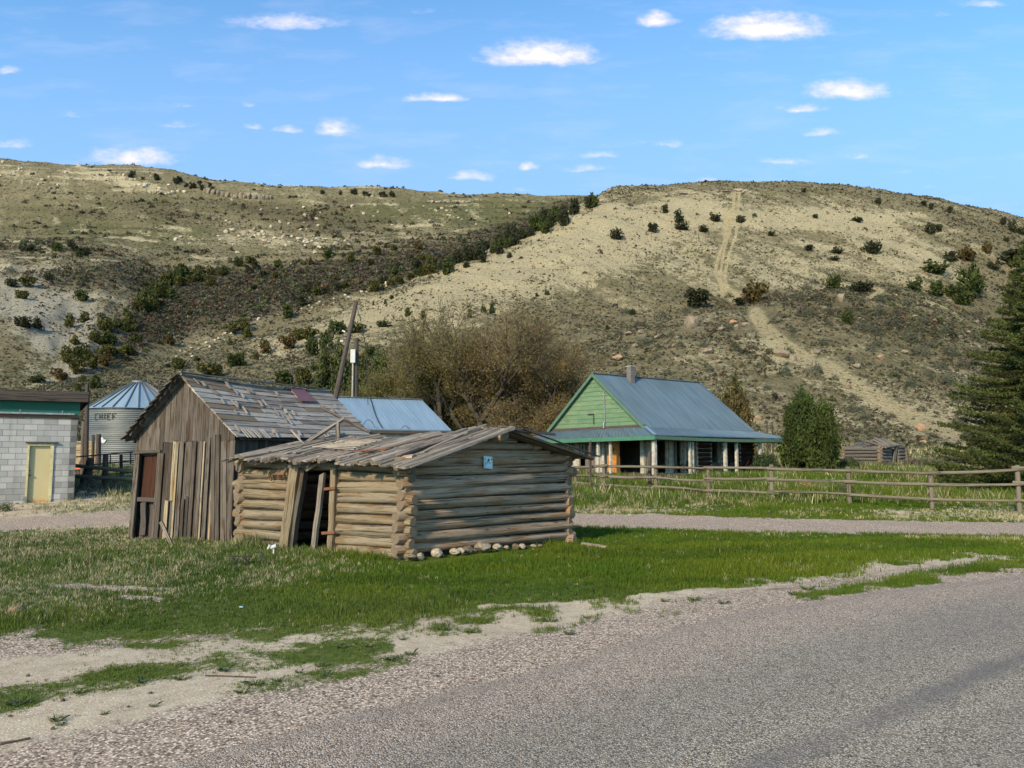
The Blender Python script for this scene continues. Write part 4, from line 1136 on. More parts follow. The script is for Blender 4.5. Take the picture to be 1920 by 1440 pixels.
# windows on the far left of the porch
for w0, w1 in ((5.75, 6.25), (6.6, 7.05)):
    win = bpy.data.objects.new('window', None); COL.objects.link(win); win.parent = house; ORG[win.name] = ORG[house.name]
    mb = MB(); z0, z1 = 1.75, 2.72
    for a, b, u_ in (((w0, z0), (w1, z0), 0), ((w0, z1), (w1, z1), 0), ((w0+.04, z0), (w0+.04, z1), 1), ((w1-.04, z0), (w1-.04, z1), 1), (((w0+w1)/2, z0), ((w0+w1)/2, z1), 1), ((w0, (z0+z1)/2), (w1, (z0+z1)/2), 0)):
        mb.beam(Hs(SB-.04, a[0], a[1]), Hs(SB-.04, b[0], b[1]), .06, .07, up=A)
    mb.build('frame', M['white'], win)
    mb = MB(); mb.slab([Hs(SB+.03, w1, z0), Hs(SB+.03, w0, z0), Hs(SB+.03, w0, z1), Hs(SB+.03, w1, z1)], .01, -A); mb.build('pane', M['glass'], win)
# back and far walls, floor
wallpanel('wall', [Hs(SE, WB, GZ), Hs(SE, WB+2*HW, GZ), Hs(SE, WB+2*HW, 3.1), Hs(SE, WB, 3.1)], M['cream'], A)
wallpanel('wall', [Hs(SE, WB+2*HW, GZ), Hs(SB, WB+2*HW, GZ), Hs(SB, WB+2*HW, 3.1), Hs(SE, WB+2*HW, 3.1)], M['cream'], B)
mb = MB(); mb.slab([Hs(-.1, -.1, .80), Hs(PE, -.1, .80), Hs(PE, 8.5, .80), Hs(-.1, 8.5, .80)], .25, V2(0, 0, 1)); mb.build('porch_floor', M['board'], house)
mb = MB(); mb.slab([Hs(3.2, 2.5, .82), Hs(3.2, 8.2, .82), Hs(3.2, 8.2, 3.05), Hs(3.2, 2.5, 3.05)], .1, -A); mb.slab([Hs(1.3, 4.9, .82), Hs(3.1, 4.9, .82), Hs(3.1, 4.9, 3.05), Hs(1.3, 4.9, 3.05)], .1, -B); mb.build('inner_wall', M['innershade'], house)  # near-black partitions paint the openings as unlit
# doorway panels: orange door on the gable side, pale door in front
mb = MB(); ws = w_of(1163)-1.0, w_of(1150)-.95
mb.slab([Hs(SB-.18, 3.95, .82), Hs(SB-.18, 3.45, .82), Hs(SB-.18, 3.45, 2.0), Hs(SB-.18, 3.62, 1.75), Hs(SB-.18, 3.58, 2.1), Hs(SB-.18, 3.95, 2.15)], .05, -A); mb.build('broken_door', M['orange'], house, label='orange broken door panel')
mb = MB(); mb.beam(Hs(SB-.12, 4.25, .8), Hs(SB-.12, 4.25, 2.75), .12, .16, up=B); mb.build('door_post', M['white'], house)
mb = MB(); mb.beam(Hs(SB-.12, 3.30, .8), Hs(SB-.12, 3.32, 2.8), .12, .28, up=B); mb.build('door_post', M['orange'], house, label='orange brown wide door post')
# gable: lapped boards clipped to the triangle, then trim
gm = MB(); z = WZ + .04; hc = .235
def wz(z_): return HW*(1-(z_-WZ)/(RZ_-WZ))
while z < RZ_ - .1:
    z1 = min(z+hc, RZ_-.06); a0, a1 = wz(z), wz(z1); c_ = WB+HW
    for lo, hi in ((-1, .38), (.38, 1)):
        def cw(a_, v): return c_ + max(-a_, min(a_, v*HW))
        p = [Hs(SB-.045, cw(a0, hi if hi < 1 else 9), z), Hs(SB-.045, cw(a0, lo if lo > -1 else -9), z), Hs(SB-.02, cw(a1, lo if lo > -1 else -9), z1), Hs(SB-.02, cw(a1, hi if hi < 1 else 9), z1)]
        if (p[0]-p[1]).length < .05: continue
        g = [((q-N0).dot(B)+z*7, q.z+z*3, 0) for q in p]; gm.slab(p, .03, -A, g=g)
    z = z1 + .004
gm.build('gable_siding', M['green'], house)
mb = MB(); mb.slab([Hs(SB+.02, WB+2*HW, WZ), Hs(SB+.02, WB, WZ), Hs(SB+.02, WB+HW, RZ_-.05)], .03, -A); mb.build('gable_backing', M['dark'], house)
mb = MB(); mb.log(Hs(SB-.1, WB+HW-.75, 3.1), Hs(SB-.1, WB+HW-.75, 5.1), .022, sides=8, wob=0); mb.log(Hs(SB-.16, WB+HW-.75, 3.1), Hs(SB-.16, WB+HW-.75, 3.4), .05, sides=8, wob=0); mb.build('conduit', M['steel'], house, smooth=True)
mb = MB(); mb.beam(Hs(SB-.1, WB+HW+.05, 3.35), Hs(SB-.1, WB+HW+.05, 3.92), .03, .04, up=B); mb.beam(Hs(SB-.1, WB+HW+.05, 3.9), Hs(SB-.1, WB+HW+.5, 3.9), .03, .04); mb.build('gable_bracket', M['dark'], house)
# metal roof, ribbed
def ribbed(name, e0, e1, r0_, r1_, mat, n, th=.04, rib=.02, par=None):
    """sheet between eave e0-e1 and ridge r0-r1 with ribs down the slope"""
    mb = MB(); nn = (e1-e0).cross(r0_-e0).normalized()
    if nn.z < 0: nn = -nn
    L = (e1-e0).length; D = (r0_-e0).length
    mb.slab([e0, e1, r1_, r0_], th, nn, t=.5, g=[(0, 0, 0), (0, L, 0), (D, L, 0), (D, 0, 0)])
    mb2 = MB()
    for i in range(n+1):
        f = i/n; a_ = lerp(e0, e1, f)+nn*.012; b_ = lerp(r0_, r1_, f)+nn*.012
        d = (b_-a_).length; sidev = (e1-e0).normalized()
        if d < .05: continue
        # triangular rib
        k = rib; v = [a_-sidev*k*1.4, a_+nn*k, a_+sidev*k*1.4, b_-sidev*k*1.4, b_+nn*k, b_+sidev*k*1.4]
        mb.add([tuple(q) for q in v], [[0, 1, 4, 3], [1, 2, 5, 4], [0, 2, 1], [3, 4, 5]], [(0, f*L, 0), (0, f*L, 0), (0, f*L, 0), (d, f*L, 0), (d, f*L, 0), (d, f*L, 0)], .5)
    return mb.build(name, mat, par or house)
ov = .22
pk0, pk1 = Hs(SB-ov, WB+HW, RZ_), Hs(SE-.25, WB+HW, RZ_+.05)
ribbed('roof', Hs(SB-ov, WB-.12, WZ-.08), Hs(SE+.05, WB-.12, WZ-.08), pk0, pk1, M['roofsky'], 46)
ribbed('roof', Hs(SB-ov, WB+2*HW+.12, WZ-.08), Hs(SE+.05, WB+2*HW+.12, WZ-.08), pk0+V2(0, 0, -.003), pk1+V2(0, 0, -.003), M['roofsky'], 20)
mb = MB(); mb.slab([Hs(SE-.02, WB-.05, WZ-.1), Hs(SE-.02, WB+2*HW, WZ-.1), pk1-V2(0, 0, .08)], .04, A); mb.build('gable_end', M['green'], house)
mb = MB(); mb.beam(pk0+V2(0, 0, .03), pk1+V2(0, 0, .03), .2, .03, seg=4); mb.build('ridge_cap', M['roofsky'], house)
# rake trim
mb = MB(); mb.beam(Hs(SB-ov-.02, WB-.16, WZ-.12), pk0+V2(0, 0, -.06)-A*.02, .03, .16); mb.beam(Hs(SB-ov-.02, WB+2*HW+.16, WZ-.12), pk0+V2(0, 0, -.06)-A*.022, .03, .16); mb.build('rake_trim', M['greentrim'], house)
# porch roofs: front, gable side, far side (hip corner at the front left)
co = Hs(-.3, -.3, EZ); ci = Hs(SB-.06, WB-.05, WZ-.02)
ribbed('porch_roof', co, Hs(PE+.35, -.3, EZ-.04), ci, Hs(SE+.05, WB-.05, WZ-.1), M['roofsky'], 50, rib=.016)
ribbed('porch_roof', Hs(-.3, 8.9, EZ-.12), co+V2(0, 0, -.002), Hs(SB-.06, 8.9, WZ-.12), ci+V2(0, 0, -.002), M['roofsky'], 40, rib=.016)
mb = MB(); mb.beam(co+V2(0, 0, .03), ci+V2(0, 0, .03), .16, .02); mb.build('hip_cap', M['roofsky2'], house)
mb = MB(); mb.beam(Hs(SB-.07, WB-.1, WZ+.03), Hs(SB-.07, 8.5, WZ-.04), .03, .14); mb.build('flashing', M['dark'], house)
mb = MB(); mb.beam(Hs(-.26, -.27, EZ-.12), Hs(PE+.3, -.27, EZ-.16), .05, .16, seg=6, bow=-.05); mb.build('porch_fascia', M['greentrim'], house)
mb = MB(); mb.beam(Hs(-.27, -.25, EZ-.12), Hs(-.27, 8.9, EZ-.24), .05, .2, seg=4); mb.build('porch_fascia', flatmat('bright_green_trim', (.06, .17, .10), (.05, .13, .08), .7, scale=5), house)
mb = MB(); mb.beam(Hs(-.1, 0, EZ-.22), Hs(PE, 0, EZ-.26), .1, .1); mb.build('porch_beam', M['dark'], house)
# ceiling under porch
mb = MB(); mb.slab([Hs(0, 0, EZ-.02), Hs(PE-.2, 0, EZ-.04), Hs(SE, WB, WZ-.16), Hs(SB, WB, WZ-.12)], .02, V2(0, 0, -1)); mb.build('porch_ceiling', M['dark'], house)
def post(s_, w_, wd=.10, mat=M['white'], z0=.66, z1=EZ-.2, tl=0.):
    mb = MB(); mb.beam(Hs(s_, w_, z0), Hs(s_+tl, w_, z1), wd, wd, up=A, seg=4, jag=.004); mb.build('porch_post', mat, house)
post(.02, .02, .17)
for px, w_ in ((1293, .11), (1359, .15), (1380, .13), (1424, .17)): post(s_of(px), .03, w_)
post(s_of(1298)+.06, .05, .08, M['white']); post(PE-.15, .05, .12, M['cream'])
for px in (1120, 1143): post(.04, w_of(px), .12)
post(.04, w_of(1107)+.1, .1, M['board'])
# wall posts behind
for s0, wd, mt in ((1.45, .2, 'cream'), (2.95, .22, 'cream'), (3.35, .1, 'farlog'), (4.1, .1, 'white'), (4.45, .12, 'cream'), (5.1, .16, 'cream'), (6.3, .1, 'cream'), (7.3, .1, 'cream'), (9.0, .1, 'cream')):
    mb = MB(); mb.beam(Hs(s0, WB-.08, .78), Hs(s0, WB-.08, 3.0), wd, .08, up=B); mb.build('wall_post', M[mt], house)
# debris on the porch
mb = MB()
for _ in range(26):
    s0 = random.uniform(2.9, 9.5); w0 = random.uniform(.5, 1.3); mb.beam(Hs(s0, w0, .86+random.random()*.25), Hs(s0+random.uniform(-.5, .5), w0+random.uniform(-.3, .3), .86+random.random()*.6), .1, .03)
mb.build('porch_debris', M['redboard'], house)
# chimney
ch = bpy.data.objects.new('chimney', None); COL.objects.link(ch); ch.parent = house; ORG[ch.name] = ORG[house.name]
sc_ = 3.55; c0 = Hs(sc_, WB+HW-.35, 5.6)
mb = MB(); mb.beam(c0, c0+V2(0, 0, .98), .32, .32, up=A); mb.build('stack', flatmat('chimney_brick', (.10, .09, .085), (.16, .14, .13), .9, scale=9), ch)
mb = MB(); mb.beam(c0+V2(0, 0, .99), c0+V2(0, 0, 1.03), .38, .38, up=A); mb.build('cap', M['concrete'], ch)

# ------------------------------------------------------------------ blue roofed outbuilding behind the shed
b1 = P(560, 740, 33.5); b2 = P(790, 750, 36.0); bd = (b2-b1); bd.z = 0; bd.normalize(); bn = V2(bd.y, -bd.x)
if bn.y > 0: bn = -bn
b1.z = b2.z = 4.33
out = thing('outbuilding', (b2.x, b2.y, float(gz(b2.x, b2.y))), 'low outbuilding with light blue metal roof behind the log cabin', 'outbuilding')
e1, e2 = b1+bn*3.9, b2+bn*3.9; e1.z = e2.z = 2.78
k1, k2 = b1-bn*3.9, b2-bn*3.9; k1.z = k2.z = 2.78
ribbed('roof', e1, e2, b1, b2, M['roofsky2'], 30, rib=.012, par=out); ribbed('roof', k1, k2, b1+V2(0, 0, -.002), b2+V2(0, 0, -.002), M['roofsky2'], 10, par=out)
g0 = float(gz(e2.x, e2.y))-.1; i_ = .3
def obw(p, q, z1):
    n_ = V2((q-p).y, -(q-p).x).normalized(); mb = MB(); a, b = V2(p.x, p.y, g0), V2(q.x, q.y, g0); mb.slab([a, b, V2(q.x, q.y, z1), V2(p.x, p.y, z1)], .12, n_); mb.build('wall', M['cream'], out)
ei1, ei2, ki2, ki1 = e1-bn*i_+bd*i_, e2-bn*i_-bd*i_, k2+bn*i_-bd*i_, k1+bn*i_+bd*i_
obw(ei1, ei2, 2.75); obw(ei2, ki2, 2.75); obw(ki2, ki1, 2.75); obw(ki1, ei1, 2.75)
mb = MB(); mb.slab([V2(ei2.x, ei2.y, 2.75), V2(ki2.x, ki2.y, 2.75), b2-bd*i_-V2(0, 0, .12)], .08, bd); mb.slab([V2(ei1.x, ei1.y, 2.75), V2(ki1.x, ki1.y, 2.75), b1+bd*i_-V2(0, 0, .12)], .08, -bd); mb.build('gable', M['cream'], out)
mb = MB(); mb.beam(b1+V2(0, 0, .03), b2+V2(0, 0, .03), .2, .03); mb.build('ridge_cap', M['galv'], out)
mb = MB(); mb.beam(e1-V2(0, 0, .1), e2-V2(0, 0, .1), .04, .12); mb.build('fascia', M['dark'], out)
mb = MB()
def roofpt(px, f):
    q = None; best = 9
    for i in range(200):
        a = lerp(lerp(e1, e2, i/199), lerp(b1, b2, i/199), f); x, _ = proj(a.x, a.y, a.z)
        if abs(float(x)-px) < best: best = abs(float(x)-px); q = a
    return q + V2(0, -.03, .04)
curve_tube(mb, [roofpt(694, .98), roofpt(699, .7), roofpt(703, .45), roofpt(710, .2), roofpt(717, .02)], .018); mb.build('cable', M['black'], out, smooth=True)
mb = MB(); curve_tube(mb, [roofpt(678+26*f, .0)+V2(0, 0, .35*math.sin(f*3.1)) for f in np.linspace(0, 1, 9)], .012); curve_tube(mb, [roofpt(752+16*f, .0)+V2(0, 0, .12*math.sin(f*3.1)) for f in np.linspace(0, 1, 7)], .012); mb.build('wire_loop', M['black'], out, smooth=True)

# ------------------------------------------------------------------ poles
pt, pb_ = P(668, 566, 24.5), P(624, 768, 23.5)
dirp = (pt-pb_)/(pt.z-pb_.z); foot = pb_ + dirp*(float(gz(pb_.x-.5, 23.2))-.3-pb_.z)
pole = thing('leaning_pole', tuple(foot), 'tall leaning wooden utility pole rising behind the cabin roof', 'utility pole')
mb = MB(); mb.log(foot, pt, .095, .07, seg=14, sides=12, wob=.02); mb.build('shaft', M['dark'], pole, smooth=True)
mb = MB(); q = foot+dirp*(P(648, 640, 24).z-foot.z); mb.log(q+V2(-.12, -.1, 0), q+V2(-.22, -.1, .0), .04, .03, sides=8, wob=0); mb.build('insulator', M['whitepaint'], pole, smooth=True)
mb = MB(); q = foot+dirp*(P(652, 625, 24).z-foot.z); mb.log(q+V2(-.1, -.12, .05), q+V2(-.2, -.12, .1), .035, .025, sides=8, wob=0); mb.build('insulator', M['whitepaint'], pole, smooth=True)
mb = MB(); curve_tube(mb, [pt+V2(.05, 0, -.25), P(676, 600, 24.5), P(684, 640, 24.6), P(688, 690, 24.6), P(690, 760, 24.6)], .011); mb.build('guy_wire', M['black'], pole, smooth=True)
m0 = P(664, 760, 42); m0.z = float(gz(m0.x, 42)); mp = thing('meter_pole', tuple(m0), 'short utility pole with white meter box and conduit behind the blue roof', 'utility pole')
mb = MB(); mb.log(m0+V2(.12, 0, 0), P(668.5, 634, 42), .14, .12, seg=8, sides=10, wob=.02); mb.build('shaft', M['dark'], mp, smooth=True)
mb = MB(); q = P(662, 668, 41.75); mb.beam(q+V2(0, 0, -.36), q+V2(0, 0, .38), .26, .18, up=V2(0, 1, 0)); mb.build('meter_box', M['whitepaint'], mp)
mb = MB(); mb.log(V2(q.x, q.y, m0.z), q+V2(0, 0, -.33), .045, .045, sides=8, wob=0); mb.build('conduit', M['cream'], mp, smooth=True)

# ------------------------------------------------------------------ cinder block building
kr = V2((146-960)/F*27, 27.0); kl = kr + V2(-.85, -.527)*7.5; ck = (kl-kr).normalized(); cn = V2(ck.y, -ck.x)
if cn.y > 0: cn = -cn
kz = .10; blk = thing('block_building', (kr.x, kr.y, kz), 'grey cinder block building with faded yellow door and dark flat roof edge', 'building')
def Kp(a, z, o=0.): p = kr + ck*a + cn*o; p.z = z; return p
def a_of(px): k = (px-960)/F; return (k*kr.y-kr.x)/(ck.x-k*ck.y)
KT = 3.02; WL = (kl-kr).length
d0, d1 = a_of(104), a_of(55)      # door span along the wall
dz1 = 2.14
def bwall(a0, a1, z0, z1):
    mb = MB(); p = [Kp(a1, z0), Kp(a0, z0), Kp(a0, z1), Kp(a1, z1)]; g = [(-a1, z0, 0), (-a0, z0, 0), (-a0, z1, 0), (-a1, z1, 0)]; mb.slab(p, .2, cn, g=g); return mb
mb = bwall(0, d0, kz-.3, dz1); m2 = bwall(d1, WL, kz-.3, dz1); m3 = bwall(0, WL, dz1, KT)
for m_2 in (m2, m3): mb.add(m_2.V, m_2.Fc, m_2.g, .5)
p = [Kp(0, kz-.3, -.0), Kp(0, kz-.3, -6), Kp(0, KT, -6), Kp(0, KT, 0)]; mb.slab(p, .2, -ck, g=[(0, kz-.3, 0), (6, kz-.3, 0), (6, KT, 0), (0, KT, 0)])
mb.slab([Kp(0, kz-.3, -6), Kp(WL, kz-.3, -6), Kp(WL, KT, -6), Kp(0, KT, -6)], .2, -cn); mb.slab([Kp(WL, kz-.3, -6), Kp(WL, kz-.3, 0), Kp(WL, KT, 0), Kp(WL, KT, -6)], .2, ck)
mb.build('block_wall', M['block'], blk)
HB = KT + .60
mb = MB(); p = [Kp(WL, KT+.02, .04), Kp(-.05, KT+.02, .04), Kp(-.05, HB, .04), Kp(WL, HB, .04)]; mb.slab(p, .1, cn, g=[(-WL, 0, 0), (0, 0, 0), (0, .6, 0), (-WL, .6, 0)]); mb.slab([Kp(-.05, KT+.02, .03), Kp(-.05, KT+.02, -6), Kp(-.05, HB, -6), Kp(-.05, HB, .03)], .1, -ck, g=[(0, 0, 0), (6, 0, 0), (6, .6, 0), (0, .6, 0)]); mb.build('header_panel', M['rustgreen'], blk)
mb = MB(); mb.beam(Kp(a_of(139), KT+.16, .12), Kp(WL, KT+.16, .12), .08, .06); mb.build('door_track', M['steel'], blk)
for px in (37, 116):
    mb = MB(); mb.beam(Kp(a_of(px), KT+.14, .15), Kp(a_of(px), KT+.28, .15), .05, .03, up=ck); mb.build('track_bracket', M['steel'], blk)
mb = MB(); mb.beam(Kp(-.28, HB+.17, .3), Kp(WL, HB+.17, .3), .06, .36, seg=6, jag=.006); mb.beam(Kp(-.3, HB+.17, .26), Kp(-.3, HB+.17, -6), .06, .36); mb.build('fascia', M['dark'], blk)
mb = MB(); mb.slab([Kp(-.2, HB+.30, .25), Kp(WL, HB+.30, .25), Kp(WL, HB+.30, -6), Kp(-.2, HB+.30, -6)], .28, V2(0, 0, 1)); mb.build('roof', M['dark'], blk)
dk = bpy.data.objects.new('door', None); COL.objects.link(dk); dk.parent = blk; ORG[dk.name] = ORG[blk.name]
mb = MB(); p = [Kp(d1-.04, kz-.02, -.06), Kp(d0+.1, kz-.02, -.06), Kp(d0+.1, dz1-.07, -.06), Kp(d1-.04, dz1-.07, -.06)]; mb.slab(p, .05, cn, g=[(0, 0, 0), (.9, 0, 0), (.9, 2, 0), (0, 2, 0)]); mb.build('panel', M['yellow'], dk)
mb = MB(); mb.beam(Kp(d1-.03, kz, .01), Kp(d1-.03, dz1-.04, .01), .06, .06, up=ck); mb.beam(Kp(d0+.05, kz, .01), Kp(d0+.05, dz1-.04, .01), .06, .11, up=ck); mb.beam(Kp(d0, dz1-.04, .01), Kp(d1, dz1-.04, .01), .06, .07); mb.build('frame', M['yellowtrim'], dk)
mb = MB(); mb.log(Kp(d1-.11, kz+.95, -.05), Kp(d1-.11, kz+.95, .04), .03, sides=10, wob=0); mb.log(Kp(d1-.11, kz+1.12, -.05), Kp(d1-.11, kz+1.12, .0), .02, sides=10, wob=0); mb.build('handle', M['black'], dk, smooth=True)
mb = MB(); mb.beam(Kp(d0-.12, dz1+.03, .05), Kp(d1+.06, dz1+.03, .05), .1, .035); mb.build('door_lintel', M['dark'], blk)
p = Kp(a_of(2), 0, .5); p.z = float(gz(p.x, p.y)); mb = MB(); mb.log(p+V2(0, 0, -.2), p+V2(0, 0, .78), .05, sides=12, wob=0); tag(mb.build('bollard', M['rust'], None, origin=tuple(p), smooth=True), 'rust red pipe bollard before the block wall at the left photo edge', 'bollard')

# ------------------------------------------------------------------ grain bin
Yb = 46.; bx = (258-960)/F*Yb; bz = 1.15; br_ = 2.68; bh = CAMH+float(pix_us(258, 768)[1])*Yb
bp = V2(bx, Yb, bz); gb = thing('grain_bin', tuple(bp), 'round corrugated steel grain bin with blue ribbed cone roof', 'grain bin')
mb = MB(); NA, zz = 72, []
z = bz-.4
rings = []
nr = int((bh-z)/.11)
vs, gs, fs = [], [], []
for i in range(nr*4+1):
    zi = z + (bh-z)*i/(nr*4); rr = br_ + .034*math.cos(i*math.pi/2)
    for k in range(NA):
        a = 2*math.pi*k/NA; vs.append((bx+rr*math.cos(a), Yb+rr*math.sin(a), zi)); gs.append((a*br_, zi, 0))
for i in range(nr*4):
    for k in range(NA):
        a, b = i*NA+k, i*NA+(k+1) % NA; fs.append([a, b, b+NA, a+NA])
mb.add(vs, fs, gs, .5); o = mb.build('bin_wall', M['galv'], gb, smooth=True)
RS = 26; apex = V2(bx, Yb, CAMH+float(pix_us(258, 716)[1])*Yb)
mb = MB(); rb = MB(); r1 = .42
for k in range(RS):
    a0, a1 = 2*math.pi*k/RS+.1, 2*math.pi*(k+1)/RS+.1; R0 = br_+.14
    q = [V2(bx+R0*math.cos(a0), Yb+R0*math.sin(a0), bh-.03), V2(bx+R0*math.cos(a1), Yb+R0*math.sin(a1), bh-.03), V2(bx+r1*math.cos(a1), Yb+r1*math.sin(a1), apex.z-.1), V2(bx+r1*math.cos(a0), Yb+r1*math.sin(a0), apex.z-.1)]
    mb.slab(q, .02, None, t=random.random(), g=[(0, k*2., 0), (0, k*2.+.6, 0), (2.5, k*2.+.6, 0), (2.5, k*2., 0)])
    rb.beam(q[0]+V2(0, 0, .04), q[3]+V2(0, 0, .04), .045, .07)
mb.build('cone_roof', M['roofsky2'], gb); rb.build('roof_rib', M['galv'], gb)
mb = MB(); mb.log(apex-V2(0, 0, .16), apex+V2(0, 0, .08), .45, .40, seg=2, sides=20, wob=0); mb.build('roof_cap', M['galv'], gb, smooth=True)
# lettering wrapped on the wall
L5 = {'C': [((1, 0), (0, 0)), ((0, 0), (0, 1)), ((0, 1), (1, 1))], 'H': [((0, 0), (0, 1)), ((1, 0), (1, 1)), ((0, .5), (1, .5))], 'I': [((.5, 0), (.5, 1))],
      'E': [((1, 0), (0, 0)), ((0, 0), (0, 1)), ((0, 1), (1, 1)), ((0, .5), (.8, .5))], 'F': [((0, 0), (0, 1)), ((0, 1), (1, 1)), ((0, .5), (.8, .5))]}
lt = MB(); px = 188.
for chv in 'CHIEF':
    wpx = 5.4 if chv != 'I' else 1.6
    for (ax, ay), (b_x, by) in L5[chv]:
        pts = []
        for f in np.linspace(0, 1, 5):
            X = px + wpx*(ax+(b_x-ax)*f if chv != 'I' else .5); zc = CAMH + (850-787+11.5*(ay+(by-ay)*f))/F*(Yb-br_)
            x = (X-960)/F*(Yb-br_*.7); dx_ = max(min((x-bx)/br_, .999), -.999); ang = math.asin(dx_)
            pts.append(V2(bx+(br_+.03)*math.sin(ang), Yb-(br_+.03)*math.cos(ang), zc))
        for a, b in zip(pts[:-1], pts[1:]): lt.beam(a, b, .02, .06, up=V2(0, -1, .01).cross((b-a)) if (b-a).length else (0, 0, 1))
    px += wpx + (4.6 if chv != 'C' else 5.2)
lt.build('lettering', M['black'], gb)
ang = math.asin(((204-960)/F*(Yb-2)-bx)/br_); q = V2(bx+(br_+.04)*math.sin(ang), Yb-(br_+.04)*math.cos(ang), CAMH+25/F*43.5)
t1 = V2(math.cos(ang), math.sin(ang)); mb = MB(); mb.slab([q+t1*x+V2(0, 0, z_) for x, z_ in ((-.05, -.12), (.1, -.2), (.22, -.13), (.3, .0), (.12, .03), (.05, .16), (-.16, .13), (-.1, .02))], .01, V2(math.sin(ang), -math.cos(ang))); mb.build('torn_patch', M['whitepaint'], gb)

# ------------------------------------------------------------------ corral and small things beside the bin
cor = thing('corral_fence', tuple(hit(195, 925)), 'dark wood rail corral fence between block building and shed', 'fence')
def rl(a, b, r, Y0, Y1, mat=M['dark'], par=None, name='rail'):
    p, q = P(a[0], a[1], Y0), P(b[0], b[1], Y1); m = MB(); m.log(p, q, r, r*.9, seg=8, sides=8, wob=.05); m.build(name, mat, par or cor, smooth=True)
rl((138, 873), (266, 885), .075, 30.2, 29.0, M['rail']); rl((138, 893), (266, 899), .085, 30.1, 28.9, M['rail'])
for px, y1, y0 in ((167, 858, 912), (195, 852, 922)):
    p = P(px, y0, 30); p.z = float(gz(p.x, 30))-.1; m = MB(); m.log(p, V2(p.x, 30, P(px, y1, 30).z), .10, sides=10); m.build('post', M['dark'], cor, smooth=True)
m = MB(); m.log(V2(P(150, 890, 30.3).x, 30.3, .1), P(167, 862, 30.2), .09, sides=8); m.build('brace', M['dark'], cor, smooth=True)
gt = thing('metal_gate', tuple(hit(230, 912)), 'dark metal pipe gate behind the wooden corral rails', 'gate')
for (a, b) in (((140, 857), (266, 846)), ((148, 874), (266, 862)), ((190, 890), (266, 885)), ((170, 903), (266, 902)), ((190, 913), (266, 911))): rl(a, b, .03, 34, 33, M['dark'], gt, 'bar')
for px, y0, y1, r in ((227, 852, 912, .07), (258, 848, 912, .07), (207, 853, 870, .025), (245, 848, 870, .03)):
    p = P(px, y0, 33.4); q = P(px, y1, 33.4); m = MB(); m.log(q, p, r, sides=8, wob=.01); m.build('upright', M['black'], gt, smooth=True)
def single_post(px, ytop, ybase, Y, r, mat, label, name='post', tl=0.):
    b = P(px, ybase, Y); b.z = float(gz(b.x, Y))-.1; t_ = P(px+tl, ytop, Y); m = MB(); m.log(b, t_, r, r*.85, seg=6, sides=10, wob=.03)
    return tag(m.build(name, mat, None, origin=tuple(b), smooth=True), label, 'post')
single_post(163, 720, 862, 35, .10, M['dark'], 'tall weathered pole just right of the block building', 'tall_pole', 1)
single_post(156, 790, 858, 36, .10, M['board'], 'shorter brown post beside the tall pole near the block building', tl=1)
single_post(185, 814, 864, 37, .13, M['dark'], 'thick dark post in front of the left side of the grain bin')
single_post(175, 815, 860, 39, .08, M['dark'], 'thin post left of the grain bin wall')
single_post(82, 717, 735, 60, .09, M['dark'], 'dark post seen above the roof of the block building')
single_post(228, 720, 740, 75, .08, M['dark'], 'thin post on the slope left of the bin roof'); single_post(299, 720, 745, 75, .08, M['dark'], 'thin post on the slope right of the bin roof')
p = P(157, 846, 37); p.z = float(gz(p.x, 37)); m = thing('rusty_machine', tuple(p), 'orange and rust coloured farm machine beside the block building', 'machine')
mb = MB(); mb.beam(p+V2(-.5, 0, .45), p+V2(.3, 0, .5), .5, .16, seg=2, jag=.02); mb.build('frame', M['redorange'], m)
mb = MB(); mb.log(p+V2(-.2, 0, .5), p+V2(.1, 0, 1.6), .05, sides=8); mb.log(p+V2(.3, 0, .5), p+V2(0, 0, 1.5), .05, sides=8); mb.log(p+V2(-.1, 0, 1.1), p+V2(.35, 0, .8), .04, sides=8); mb.build('mast', M['rust'], m, smooth=True)
mb = MB(); mb.log(p+V2(-.3, -.2, .25), p+V2(-.3, .1, .25), .28, sides=18, wob=0, seg=2); mb.build('wheel', M['black'], m, smooth=True)
mb = MB(); mb.beam(P(142, 850, 40), P(182, 850, 40), .3, 1.3, seg=2, jag=.03); tag(mb.build('board_stack', M['paleboard'], None, origin=tuple(P(160, 862, 40))), 'tan boarded crate standing left of the grain bin', 'crate')

# ------------------------------------------------------------------ pole rail fence
PF = [(1080, 917, 874), (1133, 924, 870), (1230, 929, 872), (1329, 936, 874), (1448, 942, 871), (1593, 947, 875), (1748, 955, 880), (1912, 962, 872), (2120, 974, 874)]
fence = thing('rail_fence', tuple(hit(1448, 942)), 'long weathered three rail pole fence between house lawn and gravel drive', 'fence')
tops = []
for px, yb, yt in PF:
    b = hit(px, yb, 20); top_ = P(px, yt, b.y); m = MB(); m.log(b+V2(0, 0, -.15), V2(b.x, b.y, top_.z), .085, .075, seg=5, sides=10, wob=.05); m.build('post', M['rail'], fence, smooth=True); tops.append((b, top_.z, px, yb, yt))
for (b0, t0, *_), (b1_, t1_, *_) in zip(tops[:-1], tops[1:]):
    for f, jit in ((.93, .05), (.60, .05), (.27, .05)):
        m = MB(); a = V2(b0.x, b0.y-.1, lerp(b0.z, t0, f)+random.uniform(-jit, jit)); c = V2(b1_.x, b1_.y-.1, lerp(b1_.z, t1_, f)+random.uniform(-jit, jit)); d = (c-a).normalized()
        m.log(a-d*.2, c+d*.2, random.uniform(.05, .065), random.uniform(.04, .055), seg=10, sides=10, wob=.08, sag=random.uniform(-.02, .04)); m.build('rail', M['rail'], fence, smooth=True)
